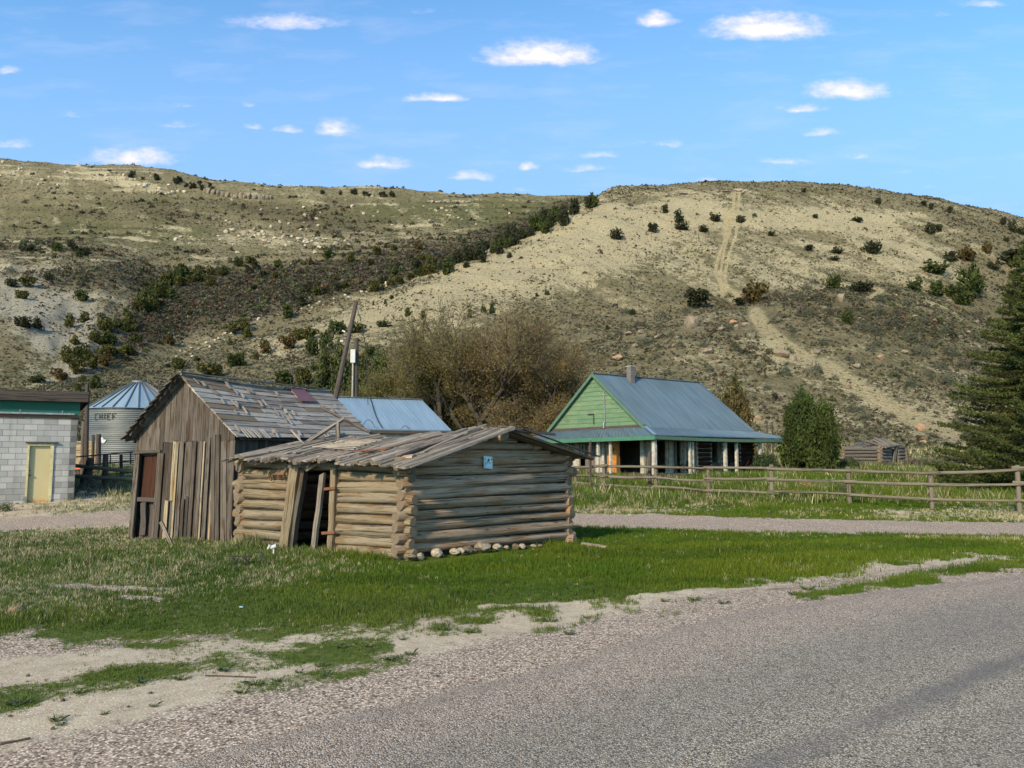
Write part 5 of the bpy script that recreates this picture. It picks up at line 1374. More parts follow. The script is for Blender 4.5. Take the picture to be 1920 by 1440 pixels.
single_post(1107, 826, 921, 32, .05, M['dark'], 'tall thin pole standing at the left end of the rail fence', 'thin_pole'); single_post(1218, 847, 926, 31.5, .09, M['dark'], 'extra grey post standing beside the rail fence before the porch corner')
single_post(1467, 848, 884, 43, .10, M['rail'], 'grey post under the right end of the porch roof')
for i, px in enumerate((1438, 1448)): single_post(px, 792, 806, 50, .06, M['dark'], ['left', 'right'][i] + ' one of two thin posts beyond the porch roof corner')
single_post(1556, 865, 884, 44, .08, M['rail'], 'short grey post right of the juniper bush by the fence')
single_post(1707, 838, 880, 52, .05, M['dark'], 'leaning thin dark post right of the log ruin', 'leaning_stake', -7)
q = hit(1910, 905); 

# ------------------------------------------------------------------ log ruin far right
r0 = P(1586, 872, 58); r0.z = float(gz(r0.x, 58)); ruin = thing('log_ruin', tuple(r0), 'small collapsed log cabin ruin at the foot of the hill', 'cabin')
ra, rb_, rc = V2(P(1583, 860, 59).x, 59), V2(P(1650, 860, 55).x, 55), V2(P(1697, 860, 59).x, 59)
rz = float(gz(rb_.x, 55))-.05; hz = [rz+.12+i*.25 for i in range(6)]
for p_, q_, sk in ((ra, rb_, 0), (rb_, rc, 1), (rc, ra+(rc-rb_), 0), (ra, ra+(rc-rb_), 1)):
    for i, z_ in enumerate(hz):
        d = (q_-p_).normalized()
        for f0, f1_ in (((0, .42), (.68, 1)) if sk and p_ is rb_ and i < 6 else ((0, 1),)):
            m = MB(); a, b = lerp(p_, q_, f0), lerp(p_, q_, f1_); a = a-d*.2*(f0 == 0); b = b+d*.2*(f1_ == 1); a.z = b.z = z_+sk*.13; m.log(a, b, .135, .12, seg=4, sides=8); m.build('log', M['farlog'], ruin, smooth=True)
m = MB()
for i in range(46):
    f = i/45; a = lerp(ra, rb_, f) + V2(0, 0, hz[-1]+.12); b = lerp(ra, rb_, f) + (rc-rb_)*random.uniform(.5, 1) + V2(0, 0, hz[-1]+.5+random.uniform(-.15, .15)-.2*f)
    a.x += random.uniform(-.1, .5); a.y -= .2; m.log(a, b, .08, .06, seg=2, sides=7)
for i in range(18):
    f = random.random(); a = lerp(rb_, rc, f)+V2(0, -.2, hz[-1]+.2); m.log(a, a+V2(random.uniform(-1.2, -.2), random.uniform(.5, 1.5), random.uniform(.3, .7)), .08, sides=7, seg=2)
m.build('fallen_roof_poles', M['farlog'], ruin, smooth=True)
m = MB(); a = lerp(rb_, rc, .45); b = lerp(rb_, rc, .62); m.beam(V2(a.x, a.y-.15, rz), V2(b.x, b.y-.15, rz+1.7), .1, .3, up=A); m.build('door_board', M['farlog'], ruin)

# ------------------------------------------------------------------ vegetation
def rot_rand(n, r=rng):
    q = r.normal(size=(n, 4)); q /= np.linalg.norm(q, axis=1)[:, None]; a, b, c, d = q.T
    return np.stack([np.stack([1-2*(c*c+d*d), 2*(b*c-a*d), 2*(b*d+a*c)], -1), np.stack([2*(b*c+a*d), 1-2*(b*b+d*d), 2*(c*d-a*b)], -1), np.stack([2*(b*d-a*c), 2*(c*d+a*b), 1-2*(b*b+c*c)], -1)], 1)


def leaf_quads(cen, size, r=rng, asp=.55, up=0.):
    """one small diamond leaf clump per centre, random orientation -> verts (n*4,3)"""
    n = len(cen); M_ = rot_rand(n, r); base = np.array([[0, 0, 0], [.5, asp*.5, .08], [1, 0, 0], [.5, -asp*.5, .08]]) - [.5, 0, 0]
    v = np.einsum('nij,kj->nki', M_, base) * np.asarray(size).reshape(-1, 1, 1)
    if up: v[:, :, 2] *= 1+up
    return (v + cen[:, None, :]).reshape(-1, 3)


def quads_mesh(name, V, col, mat, extra=None):
    n = len(V)//4
    c4 = np.concatenate([np.repeat(col, 4, 0), np.ones((n*4, 1))], 1)
    me = np_mesh(name, V, np.arange(n*4), np.full(n, 4), {'col': ('FLOAT_COLOR', c4)}, False); me.materials.append(mat); return me


def varcol(base, n, v=.25, r=rng, hue=.08):
    base = np.asarray(base, float); k = 1 + r.normal(size=(n, 1))*v
    return np.clip(base*np.clip(k, .35, 1.8)*(1 + r.normal(size=(n, 3))*hue), .004, .9)


def ellipsoid_pts(n, r, clump=14, cs=.28, shell=.55, cone=0.):
    """points of an uneven clumped crown, unit height 0..1, unit half width"""
    cc = []
    while len(cc) < clump:
        p = r.uniform(-1, 1, 3)
        rr = np.hypot(p[0], p[1]); z = (p[2]+1)/2
        lim = (1-z)**.6*1.05 if cone else math.sqrt(max(0, 1-abs(2*z-.9)**2.2))
        if rr < lim*.85: cc.append((p[0]*.8, p[1]*.8, z*.9+.06))
    cc = np.array(cc); k = r.integers(0, clump, n); d = r.normal(size=(n, 3)); d /= np.linalg.norm(d, axis=1)[:, None]
    rad = cs*(shell + (1-shell)*r.random((n, 1)))*(r.uniform(.8, 1.25, clump)[k][:, None])
    p = cc[k] + d*rad*[1, 1, .62]
    p[:, 2] = np.clip(p[:, 2], .0, 1.2)
    return p, k


def juniper_mesh(seed, cone, tint, n=520):
    r = np.random.default_rng(seed); p, k = ellipsoid_pts(n, r, 20, .34, .6, cone)
    sz = r.uniform(.09, .17, n); p[:, :2] *= .5         # width about equal to 1 (diameter)
    V = leaf_quads(p, sz, r, .7, .3)
    tone = r.uniform(.7, 1.3, 20)[k][:, None]
    c = varcol(tint, n, .22, r)*tone
    return quads_mesh('juniper', V, c, M['leaf'])


GREEN, OLIVE, RUST, DARK = (.045, .056, .012), (.068, .066, .014), (.082, .054, .017), (.032, .034, .014)
JM = {}
for ck_, col in (('g', GREEN), ('o', OLIVE), ('r', RUST), ('d', DARK)):
    JM[ck_] = [juniper_mesh(i*3+ord(ck_), 0, col) for i in range(3)]
    JM[ck_+'c'] = [juniper_mesh(i*3+70+ord(ck_), 1, col) for i in range(2)]
cn_ = {'g': 'green', 'o': 'olive green', 'r': 'rusty brown green', 'd': 'dark'}


def place_tree(px, py, wp, hp, kind, where, name='juniper'):
    p = None
    while p is None: p = hit(px, py, 30); py += 1.5
    dist = p.y; w_ = 1.18*wp/F*dist; h_ = 1.15*hp/F*dist
    me = random.choice(JM[kind]); o = bpy.data.objects.new(name, me); COL.objects.link(o)
    o.location = p - Vector((0, 0, .06*h_)); o.scale = (w_*1.0, w_*1.0, h_*.98); o.rotation_euler = (0, 0, random.uniform(0, 6.28)); ORG[o.name] = p
    shape = ('pointed ' if kind.endswith('c') else 'round ')
    tag(o, shape + cn_[kind[0]] + ' juniper ' + where, 'tree', 'junipers dotted over the hillsides')
    return o


Rg = lambda x, y, w_, h_: (1150+x*.401, 330+y*.401, w_*.401, h_*.401)
Lg = lambda x, y, w_, h_: (x*.3646, 300+y*.3646, w_*.3646, h_*.3646)
Mg = lambda x, y, w_, h_: (600+x*.3125, 330+y*.3125, w_*.3125, h_*.3125)
up_ = 'high on the pale right hill'; ur = 'on the upper right shoulder of the right hill'; kn = 'on the low knoll crest at the right'
for a, k, wh in ((Rg(240, 175, 35, 45), 'd', up_), (Rg(305, 220, 50, 70), 'd', 'tallest of those high left of the wheel track'), (Rg(320, 252, 70, 38), 'd', up_), (Rg(185, 265, 55, 50), 'd', up_), (Rg(475, 212, 55, 45), 'd', 'high on the pale hill just left of the track'),
                 (Rg(597, 218, 45, 36), 'd', 'touching the steep wheel track'), (Rg(15, 297, 60, 55), 'd', up_), (Rg(420, 262, 50, 35), 'd', up_), (Rg(945, 197, 25, 22), 'd', up_), (Rg(1140, 215, 50, 25), 'd', up_),
                 (Rg(740, 282, 35, 25), 'd', up_), (Rg(918, 350, 50, 28), 'd', up_), (Rg(1045, 362, 60, 30), 'd', up_), (Rg(1035, 395, 50, 20), 'd', up_), (Rg(1212, 362, 75, 62), 'd', 'alone in the open upper right hill'),
                 (Rg(1484, 272, 50, 55), 'd', ur), (Rg(1520, 262, 35, 40), 'd', ur), (Rg(1868, 262, 40, 60), 'd', ur), (Rg(1838, 308, 25, 30), 'd', ur), (Rg(1910, 275, 40, 40), 'd', ur), (Rg(1750, 362, 42, 52), 'r', ur), (Rg(1580, 398, 60, 52), 'd', ur),
                 (Rg(1655, 402, 72, 72), 'r', ur), (Rg(1500, 455, 120, 64), 'g', 'low and broad on the right hill shoulder'), (Rg(1880, 430, 150, 95), 'd', 'wide at the right photo edge high up'), (Rg(1030, 530, 78, 75), 'g', kn+', before its top'),
                 (Rg(1410, 535, 85, 75), 'gc', kn), (Rg(1507, 558, 90, 75), 'gc', kn), (Rg(1590, 565, 80, 60), 'g', kn), (Rg(1672, 570, 110, 145), 'g', 'largest at the right of the knoll'), (Rg(395, 618, 130, 100), 'd', 'left of the foot of the steep track'),
                 (Rg(668, 592, 110, 100), 'r', 'right of the foot of the steep track'), (Rg(1160, 540, 95, 50), 'd', kn), (Rg(1095, 690, 55, 65), 'g', 'alone among shrubs below the knoll crest'), (Rg(1640, 600, 90, 60), 'g', kn), (Rg(1486, 157, 20, 22), 'd', 'tiny on the right skyline'),
                 (Rg(88, 645, 30, 22), 'd', 'on the slope left of the knoll'), (Rg(590, 610, 70, 45), 'd', kn), (Rg(1780, 440, 60, 45), 'd', ur), (Rg(1700, 545, 80, 60), 'g', kn)):
    place_tree(*a, k, wh)
lw = 'on the white eroded slope at the left'; sp_l = 'on the dry spur above the board shed'; sm = 'on the dry slope left of the leaning pole'; gl = 'in the draw below the white slope'
for a, k, wh in ((Lg(195, 870, 55, 65), 'dc', lw), (Lg(360, 858, 55, 75), 'oc', lw), (Lg(437, 832, 55, 60), 'oc', lw), (Lg(60, 650, 60, 40), 'd', lw), (Lg(140, 650, 70, 60), 'o', lw), (Lg(110, 712, 60, 45), 'o', lw), (Lg(250, 620, 50, 40), 'd', lw), (Lg(415, 725, 70, 55), 'g', lw),
                 (Lg(120, 860, 90, 60), 'd', lw), (Lg(872, 945, 55, 52), 'r', 'alone on the spur above the bin'), (Lg(1195, 892, 52, 60), 'o', sp_l), (Lg(1252, 880, 60, 70), 'o', sp_l), (Lg(1268, 918, 55, 60), 'o', sp_l), (Lg(1182, 952, 25, 50), 'oc', sp_l),
                 (Lg(1475, 975, 85, 85), 'r', 'rustiest on the slope left of the leaning pole'), (Lg(1605, 1005, 75, 90), 'g', 'with a clean outline left of the leaning pole'), (Lg(1668, 972, 55, 90), 'g', sm), (Lg(1745, 895, 75, 65), 'g', sm), (Lg(1705, 895, 40, 80), 'gc', sm), (Lg(1475, 810, 60, 70), 'g', sp_l), (Lg(1365, 995, 60, 70), 'r', sm),
                 (Lg(1318, 1028, 30, 48), 'r', sm), (Lg(1238, 1057, 60, 80), 'gc', sm), (Lg(1195, 1060, 70, 60), 'g', sm), (Lg(915, 1077, 60, 62), 'o', 'just above the shed roof peak'), (Lg(1085, 1112, 125, 70), 'o', 'low and wide behind the shed ridge'), (Lg(1455, 1155, 100, 70), 'g', 'behind the board shed ridge'),
                 (Lg(1558, 1160, 75, 95), 'o', 'behind the board shed ridge'), (Lg(1540, 925, 80, 60), 'o', sm), (Lg(1600, 922, 80, 60), 'o', sm), (Lg(1680, 1150, 110, 160), 'o', 'behind the leaning pole, left one'), (Lg(1010, 1035, 28, 28), 'o', sp_l), (Lg(427, 1140, 30, 35), 'o', 'above the block building roof'),
                 (Lg(487, 1175, 55, 60), 'g', 'above the block building roof'), (Lg(395, 1188, 40, 42), 'o', 'above the block building roof'), (Lg(305, 1128, 85, 58), 'r', gl), (Lg(398, 1092, 75, 78), 'o', gl), (Lg(470, 1072, 58, 58), 'o', gl), (Lg(538, 1057, 70, 62), 'r', gl), (Lg(190, 1145, 80, 35), 'g', gl),
                 (Lg(1615, 1085, 40, 40), 'g', sm), (Lg(652, 1035, 24, 28), 'd', sp_l), (Lg(860, 1070, 30, 24), 'd', sp_l), (Lg(1850, 1140, 100, 150), 'o', 'behind the meter pole'), (Lg(1900, 1010, 60, 60), 'g', sm), (Lg(560, 1010, 120, 60), 'o', gl), (Lg(650, 1000, 90, 55), 'o', gl), (Lg(490, 1040, 50, 40), 'o', gl),
                 (Mg(1135, 492, 40, 42), 'dc', 'on the steep edge of the pale spur'), (Mg(980, 812, 32, 58), 'gc', 'on the slope above the bare tree'), (Mg(1030, 824, 38, 72), 'gc', 'on the slope above the bare tree'), (Mg(1362, 712, 32, 42), 'gc', 'small in the middle of the pale slope'), (Mg(1300, 725, 24, 28), 'd', 'small in the middle of the pale slope'),
                 (Mg(525, 840, 38, 62), 'gc', sm), (Mg(390, 770, 22, 36), 'gc', sp_l), (Mg(320, 775, 18, 28), 'dc', sp_l), (Mg(620, 855, 42, 58), 'gc', 'on the slope above the bare tree'), (Mg(1878, 834, 38, 38), 'd', 'on the slope left of the knoll'), (Mg(895, 852, 38, 64), 'gc', 'on the slope above the bare tree'), (Mg(430, 740, 26, 26), 'd', sp_l),
                 (Mg(380, 905, 80, 40), 'g', sm), (Mg(225, 940, 100, 60), 'o', sm), (Mg(1725, 920, 30, 30), 'dc', 'on the slope left of the knoll'), (Mg(1460, 300, 70, 120), 'd', 'tallest on the dark wooded crest of the spur')):
    place_tree(*a, k, wh)
# crest trees and the green grove in the draw, each its own object
def along(pts, n, jx, jy, wr, asp, kinds, where):
    for i in range(n):
        f = random.random()*(len(pts)-1); k = int(f); f -= k; x = lerp(pts[k][0], pts[k+1][0], f)+random.gauss(0, jx); y = lerp(pts[k][1], pts[k+1][1], f)+random.gauss(0, jy)
        w_ = random.uniform(*wr); place_tree(x, y, w_, w_*random.uniform(*asp), random.choice(kinds), where)
along([(820, 508), (880, 492), (960, 455), (1010, 430), (1060, 405), (1110, 385)], 34, 6, 5, (14, 26), (.8, 1.5), ['d', 'd', 'dc', 'g'], 'in the dark line along the wooded spur crest')
along([(205, 640), (240, 600), (280, 565), (320, 535), (360, 520)], 34, 16, 9, (16, 28), (.8, 1.2), ['o', 'g', 'o', 'gc'], 'in the green grove climbing the draw')
along([(110, 670), (160, 660), (220, 640)], 12, 20, 8, (18, 28), (.7, 1.1), ['g', 'o'], 'at the bottom of the draw at left')
along([(0, 478), (90, 470), (180, 482)], 10, 10, 5, (12, 20), (.7, 1.0), ['d', 'g'], 'along the rim above the white slope')
along([(400, 520), (560, 500), (700, 490), (800, 500)], 26, 20, 16, (10, 20), (.8, 1.2), ['d', 'o', 'g', 'r'], 'in the dark brush band across the middle slope')

along([(830, 505), (900, 485), (960, 452), (1040, 415)], 26, 8, 5, (14, 25), (.8, 1.3), ['d', 'd', 'dc', 'g'], 'in the thick dark stand on the spur crest')
along([(560, 560), (660, 540), (760, 520), (840, 500)], 22, 14, 10, (14, 24), (.7, 1.2), ['d', 'o', 'd', 'g'], 'in the brush just behind the pale spur')
along([(230, 328), (330, 342), (400, 357)], 26, 4, 3.0, (5, 11), (.8, 1.2), ['d'], 'tiny on the left skyline')
along([(600, 366), (680, 366), (740, 370)], 12, 4, 1.5, (6, 11), (.8, 1.4), ['d'], 'tiny on the middle skyline')
along([(1500, 364), (1740, 390), (1900, 425)], 7, 4, 3, (7, 14), (.8, 1.2), ['d'], 'tiny on the right skyline')
# ---- shrub and tuft cover, numpy batches
def batch(name, pts, scale, cols, tmpl_n, tmpl_leaf, mat, kind_label, zs=1., flat_=.75, seed=3):
    """many small leaf-clump shrubs in ONE stuff object"""
    r = np.random.default_rng(seed); NV = 6; T_ = []
    for i in range(NV):
        d = r.normal(size=(tmpl_n, 3)); d /= np.linalg.norm(d, axis=1)[:, None]; d[:, 2] = np.abs(d[:, 2])
        p = d*(.28+.22*r.random((tmpl_n, 1)))*[1, 1, flat_*1.6]; T_.append(leaf_quads(p, r.uniform(.8, 1.3, tmpl_n)*tmpl_leaf, r, .7))
    T_ = np.array(T_); n = len(pts); v = r.integers(0, NV, n); th = r.uniform(0, 6.28, n); c, s_ = np.cos(th), np.sin(th)
    V = T_[v]; x = V[..., 0]*c[:, None] - V[..., 1]*s_[:, None]; y = V[..., 0]*s_[:, None] + V[..., 1]*c[:, None]
    sc = np.asarray(scale)[:, None]
    V = np.stack([x*sc + pts[:, 0:1], y*sc + pts[:, 1:2], V[..., 2]*sc*zs + pts[:, 2:3]], -1).reshape(-1, 3)
    col = np.repeat(cols, tmpl_n, 0)*np.clip(1 + r.normal(size=(n*tmpl_n, 1))*.18, .5, 1.5)
    me = quads_mesh(name, V.astype(np.float32), col, mat); o = link(name, me, None); return tag(o, kind_label[0], kind_label[1], kind='stuff')


SKIP = [(370, 705, 85), (440, 828, 55), (492, 875, 42), (787, 846, 75), (70, 745, 45), (620, 702, 40), (575, 715, 35), (1250, 856, 42), (1435, 1188, 48), (1140, 898, 45), (1100, 993, 42), (680, 1140, 40), (840, 862, 40), (950, 832, 42), (1065, 584, 52), (130, 735, 40), (100, 802, 40), (1360, 830, 40)]


def hill_samples(n, u0=-.72, u1=.72, y0=66, y1=690, power=1.0, seed=1):
    r = np.random.default_rng(seed); u = r.uniform(u0, u1, n); Y = y0*(y1/y0)**(r.random(n)**power); x = u*Y; z = gz(x, Y)
    # keep the ones that can be seen from near the photo's viewpoint
    j = np.interp(u, uc, np.arange(len(uc))).astype(int); i = np.clip(np.searchsorted(yr, Y), 1, len(yr)-1)
    vis = (z + 1.5 - CAMH)/Y > SLO[i-1, j] - .004
    return x[vis], Y[vis], z[vis], r


x, y, z, r = hill_samples(430000, seed=5)
px, py = proj(x, y, z); fr = y < np.interp(x/y, uc, sY) + 4
pal, grn, drk = hill_cover(x, y, px, py, fr)
tr_ = np.zeros_like(px)
for pts, hw in TR: tr_ = np.maximum(tr_, fr*sst(1.6, .7, dseg(px, py, pts)/hw))
patch = fbm(x/9, y/9, 3, 131)
pr = .44 + .35*patch - .42*np.clip(pal, 0, 1) + .3*drk
pr = np.where(tr_ > .3, pr*.06, np.maximum(pr, .03))
for a_, b_, w_ in SKIP: pr = np.where(fr & (np.abs(px-(1150+a_*.401)) < w_*.26) & (py-(330+b_*.401) > -3) & (py-(330+b_*.401) < 12), 0, pr)
keep = r.random(len(x)) < np.clip(pr, .0, .9)
x, y, z, pal, grn, drk, fr, px, py, patch = (q[keep] for q in (x, y, z, pal, grn, drk, fr, px, py, patch))
n = len(x); s_ = (.24 + .50*r.random(n)**2) * (.45 + .55*np.clip(y/170, .3, 2.0)) * (1 + .5*np.clip(drk, 0, 1))
cs = np.where(r.random((n, 1)) < .45 + .2*grn[:, None], varcol((.075, .075, .045), n, .25, r), varcol((.16, .135, .08), n, .25, r))
cs = np.where((r.random((n, 1)) < .24+.5*np.clip(drk, 0, 1)[:, None]), varcol((.055, .046, .028), n, .25, r), cs)
batch('sagebrush_cover', np.stack([x, y, z-.05*s_], -1), s_, cs, 9, .55, M['leaf'], ('small sagebrush and grass tufts scattered over the hillsides', 'shrubs'))
print('tufts', n)

# larger dark brush in the draws and on the back slope
x, y, z, r = hill_samples(90000, y0=90, seed=8)
px, py = proj(x, y, z); fr = y < np.interp(x/y, uc, sY) + 4
pal, grn, drk = hill_cover(x, y, px, py, fr); patch = fbm(x/22, y/22, 3, 141)
pr = np.clip((drk-.28)*1.15 + .35*patch*(drk > .15), 0, .9) * np.where(fr, .38, .70)
pr = np.where((~fr) & (py < 480), pr*.95, pr)
pr = np.maximum(pr, (~fr)*(py < 500)*np.clip(.03+.42*fbm(x/38, y/26, 3, 311), .015, .5))
pr = np.maximum(pr, fr*(.008+.05*np.clip(patch, 0, 1)*sst(420, 640, py)))
for pts, hw in TR: pr = np.where(fr & (dseg(px, py, pts) < hw*1.3+3), 0, pr)
for a_, b_, w_, *_ in SKIP: pr = np.where(fr & (np.abs(px-(1150+a_*.401)) < w_*.3) & (py-(330+b_*.401) > -4) & (py-(330+b_*.401) < 14), 0, pr)
keep = r.random(len(x)) < pr
x, y, z, fr = (q[keep] for q in (x, y, z, fr)); n = len(x)
s_ = (1.0 + 2.6*r.random(n)**2)*np.where(fr, .75, 1.05)*np.clip(y/300, .6, 1.35)
t_ = r.random((n, 1)); cs = np.where(t_ < .40, varcol((.080, .062, .040), n, .28, r), np.where(t_ < .72, varcol((.060, .064, .026), n, .28, r), np.where(t_ < .86, varcol((.10, .062, .030), n, .2, r), varcol((.11, .10, .075), n, .2, r))))
batch('hillside_brush', np.stack([x, y, z-.15*s_], -1), s_, cs, 26, .36, M['leaf'], ('dense dark brush filling the draws and back slope', 'brush'), seed=9)
print('brush', n)

# grey-green sage bushes on the knoll: individual shrubs
SM = []
for i in range(5):
    r = np.random.default_rng(300+i); nn = 420; d = r.normal(size=(nn, 3)); d /= np.linalg.norm(d, axis=1)[:, None]; d[:, 2] = np.abs(d[:, 2]); lob = 1+.25*np.sin(np.arctan2(d[:, 1], d[:, 0])*3+i)[:, None]
    p = d*(.30+.2*r.random((nn, 1)))*lob*[1, 1, 1.35]; SM.append(quads_mesh('sage_shrub', leaf_quads(p, r.uniform(.07, .15, nn), r, .35, .4), varcol([(.085, .088, .055), (.075, .08, .05), (.10, .098, .065), (.07, .072, .045), (.095, .08, .055)][i], nn, .25, r), M['leaf']))
SL_ = [(150, 790, 70), (310, 800, 60), (420, 800, 60), (575, 815, 60), (650, 810, 60), (690, 890, 40), (800, 932, 80), (945, 920, 90), (1035, 955, 50), (890, 648, 90), (930, 655, 80), (1000, 640, 60), (1160, 722, 90), (1230, 742, 80), (1300, 700, 80), (1390, 775, 90), (1230, 800, 70), (1440, 840, 80), (1580, 840, 90), (1650, 900, 110),
       (1560, 975, 90), (1400, 985, 80), (1200, 820, 60), (980, 790, 60), (1010, 700, 50), (540, 720, 60), (840, 730, 40), (450, 915, 60), (250, 930, 60), (1120, 1045, 60), (1130, 1100, 80), (1180, 1140, 60), (1480, 800, 60), (1550, 740, 60), (1330, 650, 70), (1450, 690, 60), (1250, 590, 60), (900, 530, 60), (940, 500, 50), (960, 560, 50), (870, 580, 60), (720, 1000, 50), (1240, 640, 70),
       (230, 660, 50), (120, 700, 60), (60, 640, 50), (30, 750, 60), (200, 850, 50), (540, 570, 50), (760, 560, 50), (1530, 900, 60), (1700, 830, 60), (1480, 940, 50), (1360, 880, 50), (1100, 860, 50), (740, 690, 40), (340, 640, 50), (1600, 1060, 60), (1440, 1100, 60), (1300, 1130, 50), (1620, 1160, 60), (820, 830, 60), (1170, 590, 60), (1380, 610, 60), (1700, 660, 70), (1690, 760, 60)]
for i, (a, b, w_) in enumerate(SL_):
    px, py, wp, _ = Rg(a, b, w_*.95, 0); p = hit(px, py, 45); sc = wp/F*p.y
    o = bpy.data.objects.new('sage_shrub', SM[i % 5]); COL.objects.link(o); o.location = p-Vector((0, 0, .05*sc)); o.scale = (sc, sc, sc*random.uniform(.75, 1.0)); o.rotation_euler = (0, 0, random.uniform(0, 6.28)); ORG[o.name] = p
    tag(o, 'grey green sage shrub on the rocky lower knoll behind the farmhouse', 'shrub', 'sage shrubs on the knoll')
# boulders
for i, (a, b, w_, k, wh) in enumerate([(370, 705, 85, 'rock', 'largest flat boulder high on the knoll, left of the pale trail'), (440, 828, 55, 'rock', 'pale rounded boulder above the farmhouse chimney side'), (492, 875, 42, 'rock', 0), (787, 846, 75, 'rock', 'big rounded boulder touching the pale trail'), (70, 745, 45, 'rock', 0), (25, 860, 60, 'orangerock', 'pinkish boulder left of the chimney'),
                                    (620, 702, 40, 'rock', 0), (575, 715, 35, 'rock', 0), (510, 722, 40, 'rock', 0), (1250, 856, 42, 'orangerock', 'tan boulder alone right of the trail'), (1435, 1188, 48, 'orangerock', 'squarish orange boulder near the bottom end of the trail'), (1140, 898, 45, 'rock', 0), (1100, 993, 42, 'rock', 0), (680, 1140, 40, 'orangerock', 'orange rock beside the right end of the farmhouse roof'), (1447, 1250, 32, 'orangerock', 'small orange rock above the log ruin'),
                                    (1240, 1085, 25, 'rock', 0), (840, 862, 40, 'rock', 0), (950, 832, 42, 'rock', 0), (990, 622, 26, 'rock', 0), (960, 694, 22, 'rock', 0), (1065, 584, 52, 'rock', 'flat grey boulder on the knoll crest'), (1410, 658, 22, 'rock', 0), (1500, 682, 25, 'rock', 0), (130, 735, 40, 'rock', 0), (100, 802, 40, 'rock', 0), (470, 785, 30, 'rock', 0), (560, 690, 40, 'orangerock', 0), (720, 865, 25, 'rock', 0),
                                    (1360, 830, 40, 'rock', 0), (1620, 760, 30, 'rock', 0), (1660, 735, 26, 'rock', 0), (200, 760, 30, 'rock', 0), (300, 760, 24, 'rock', 0), (1270, 1000, 30, 'rock', 0), (900, 960, 22, 'rock', 0), (1700, 690, 26, 'rock', 0), (210, 590, 16, 'rock', 0)]):
    px, py, wp, _ = Rg(a, b, w_, 0); p = hit(px, py, 45); sc = wp/F*p.y*.52
    lab = wh or {'rock': 'grey brown boulder strewn on the lower knoll behind the farmhouse', 'orangerock': 'orange tinted boulder strewn on the lower knoll behind the farmhouse'}[k]
    rock('boulder', p+Vector((0, 0, sc*.35)), sc, sc*.9, sc*.95, M[k], lab, 'boulder', 'boulders on the knoll')
# outcrops: summit tor of the right hill, blocky rim on the back skyline, loose pale rocks
for px, py, w_, h_ in ((1345, 357, 16, 5), (1362, 356, 18, 7), (1383, 355, 20, 8), (1398, 356, 16, 9), (1405, 359, 12, 7), (1280, 361, 20, 5), (1300, 360, 16, 4), (1155, 371, 16, 7), (1130, 374, 20, 8), (1250, 364, 14, 4)):
    p = hit(px, py+3, 200)
    if p: s_ = w_/F*p.y*.5; rock('summit_rock', p, s_, s_, h_/F*p.y*.8, M['darkrock'], 'dark rock of the small outcrop on the skyline of the right hill', 'rock', 'summit rocks of the right hill')
x_ = 384
while x_ < 512:
    w_ = random.uniform(7, 13); yb_ = np.interp(x_, [384, 440, 510], [358, 368, 371]); hh_ = random.uniform(10, 17); p = hit(x_, float(yb_)+3, 300)
    if p: s_ = w_/F*p.y*.5; rock('rim_rock', p+Vector((0, 0, 1.0)), s_, s_*1.1, hh_/F*p.y*.55, M['rock'], 'tan block of the cliff band under the left skyline', 'rock', 'cliff blocks under the left skyline', i=random.choice([5, 6]))
    x_ += w_*.8
for i in range(14):
    p = hit(800+i*6+random.uniform(-3, 3), 379, 300)
    if p: rock('rim_rock', p, 2.6, 2.2, 1.8, M['darkrock'], 'dark rock along the middle of the far skyline', 'rock', 'dark rocks on the far skyline')
r = np.random.default_rng(77)
def pale_rocks(n, cx, cy, sx, sy, rot, s0, s1, lab, grp, m='rock'):
    for _ in range(n):
        a, b = random.gauss(0, 1)*sx, random.gauss(0, 1)*sy; px = cx+a*math.cos(R(rot))-b*math.sin(R(rot)); py = cy+a*math.sin(R(rot))+b*math.cos(R(rot)); p = hit(px, py, 150)
        if p is None: continue
        s_ = random.uniform(s0, s1)/F*p.y*.5; rock('outcrop_rock', p+Vector((0, 0, s_*.2)), s_, s_, s_, M[m], lab, 'rock', grp)
pale_rocks(60, 520, 450, 90, 10, 2, 4, 11, 'pale rock in the scatter across the middle of the back slope', 'pale rocks on the back slope', 'whiterock')
pale_rocks(40, 470, 432, 50, 7, 8, 3, 10, 'pale rock in the scatter across the middle of the back slope', 'pale rocks on the back slope', 'rock')
pale_rocks(26, 120, 362, 60, 5, 4, 3, 8, 'grey tan rock of a low ledge on the upper left slope', 'pale rocks on the back slope', 'rock')
pale_rocks(24, 640, 556, 60, 6, -18, 4, 10, 'pale rock along the broken edge below the brush band', 'pale rocks on the back slope', 'whiterock')
pale_rocks(22, 400, 640, 60, 5, -24, 4, 9, 'pale rock along the broken edge of the left spur', 'pale rocks on the back slope', 'whiterock')
pale_rocks(34, 270, 345, 45, 6, 16, 4, 10, 'pale rock in the ledge high on the left hill', 'pale rocks on the back slope', 'whiterock')
pale_rocks(26, 620, 400, 90, 16, 5, 3, 9, 'pale rock scattered below the left skyline', 'pale rocks on the back slope', 'whiterock')
pale_rocks(22, 840, 400, 50, 12, 0, 3, 7, 'pale rock dotted on the green far slope', 'pale rocks on the back slope', 'whiterock')
pale_rocks(26, 40, 330, 40, 10, 8, 3, 8, 'pale rock near the far left skyline', 'pale rocks on the back slope', 'whiterock')

# ------------------------------------------------------------------ near trees
def trunk_mesh(par, pts, r0, r1, mat=M['dark'], name='trunk'):
    m = MB(); n = len(pts)-1
    for i in range(n): m.log(pts[i], pts[i+1], lerp(r0, r1, i/n), lerp(r0, r1, (i+1)/n), seg=3, sides=9, wob=.06)
    return m.build(name, mat, par, smooth=True)


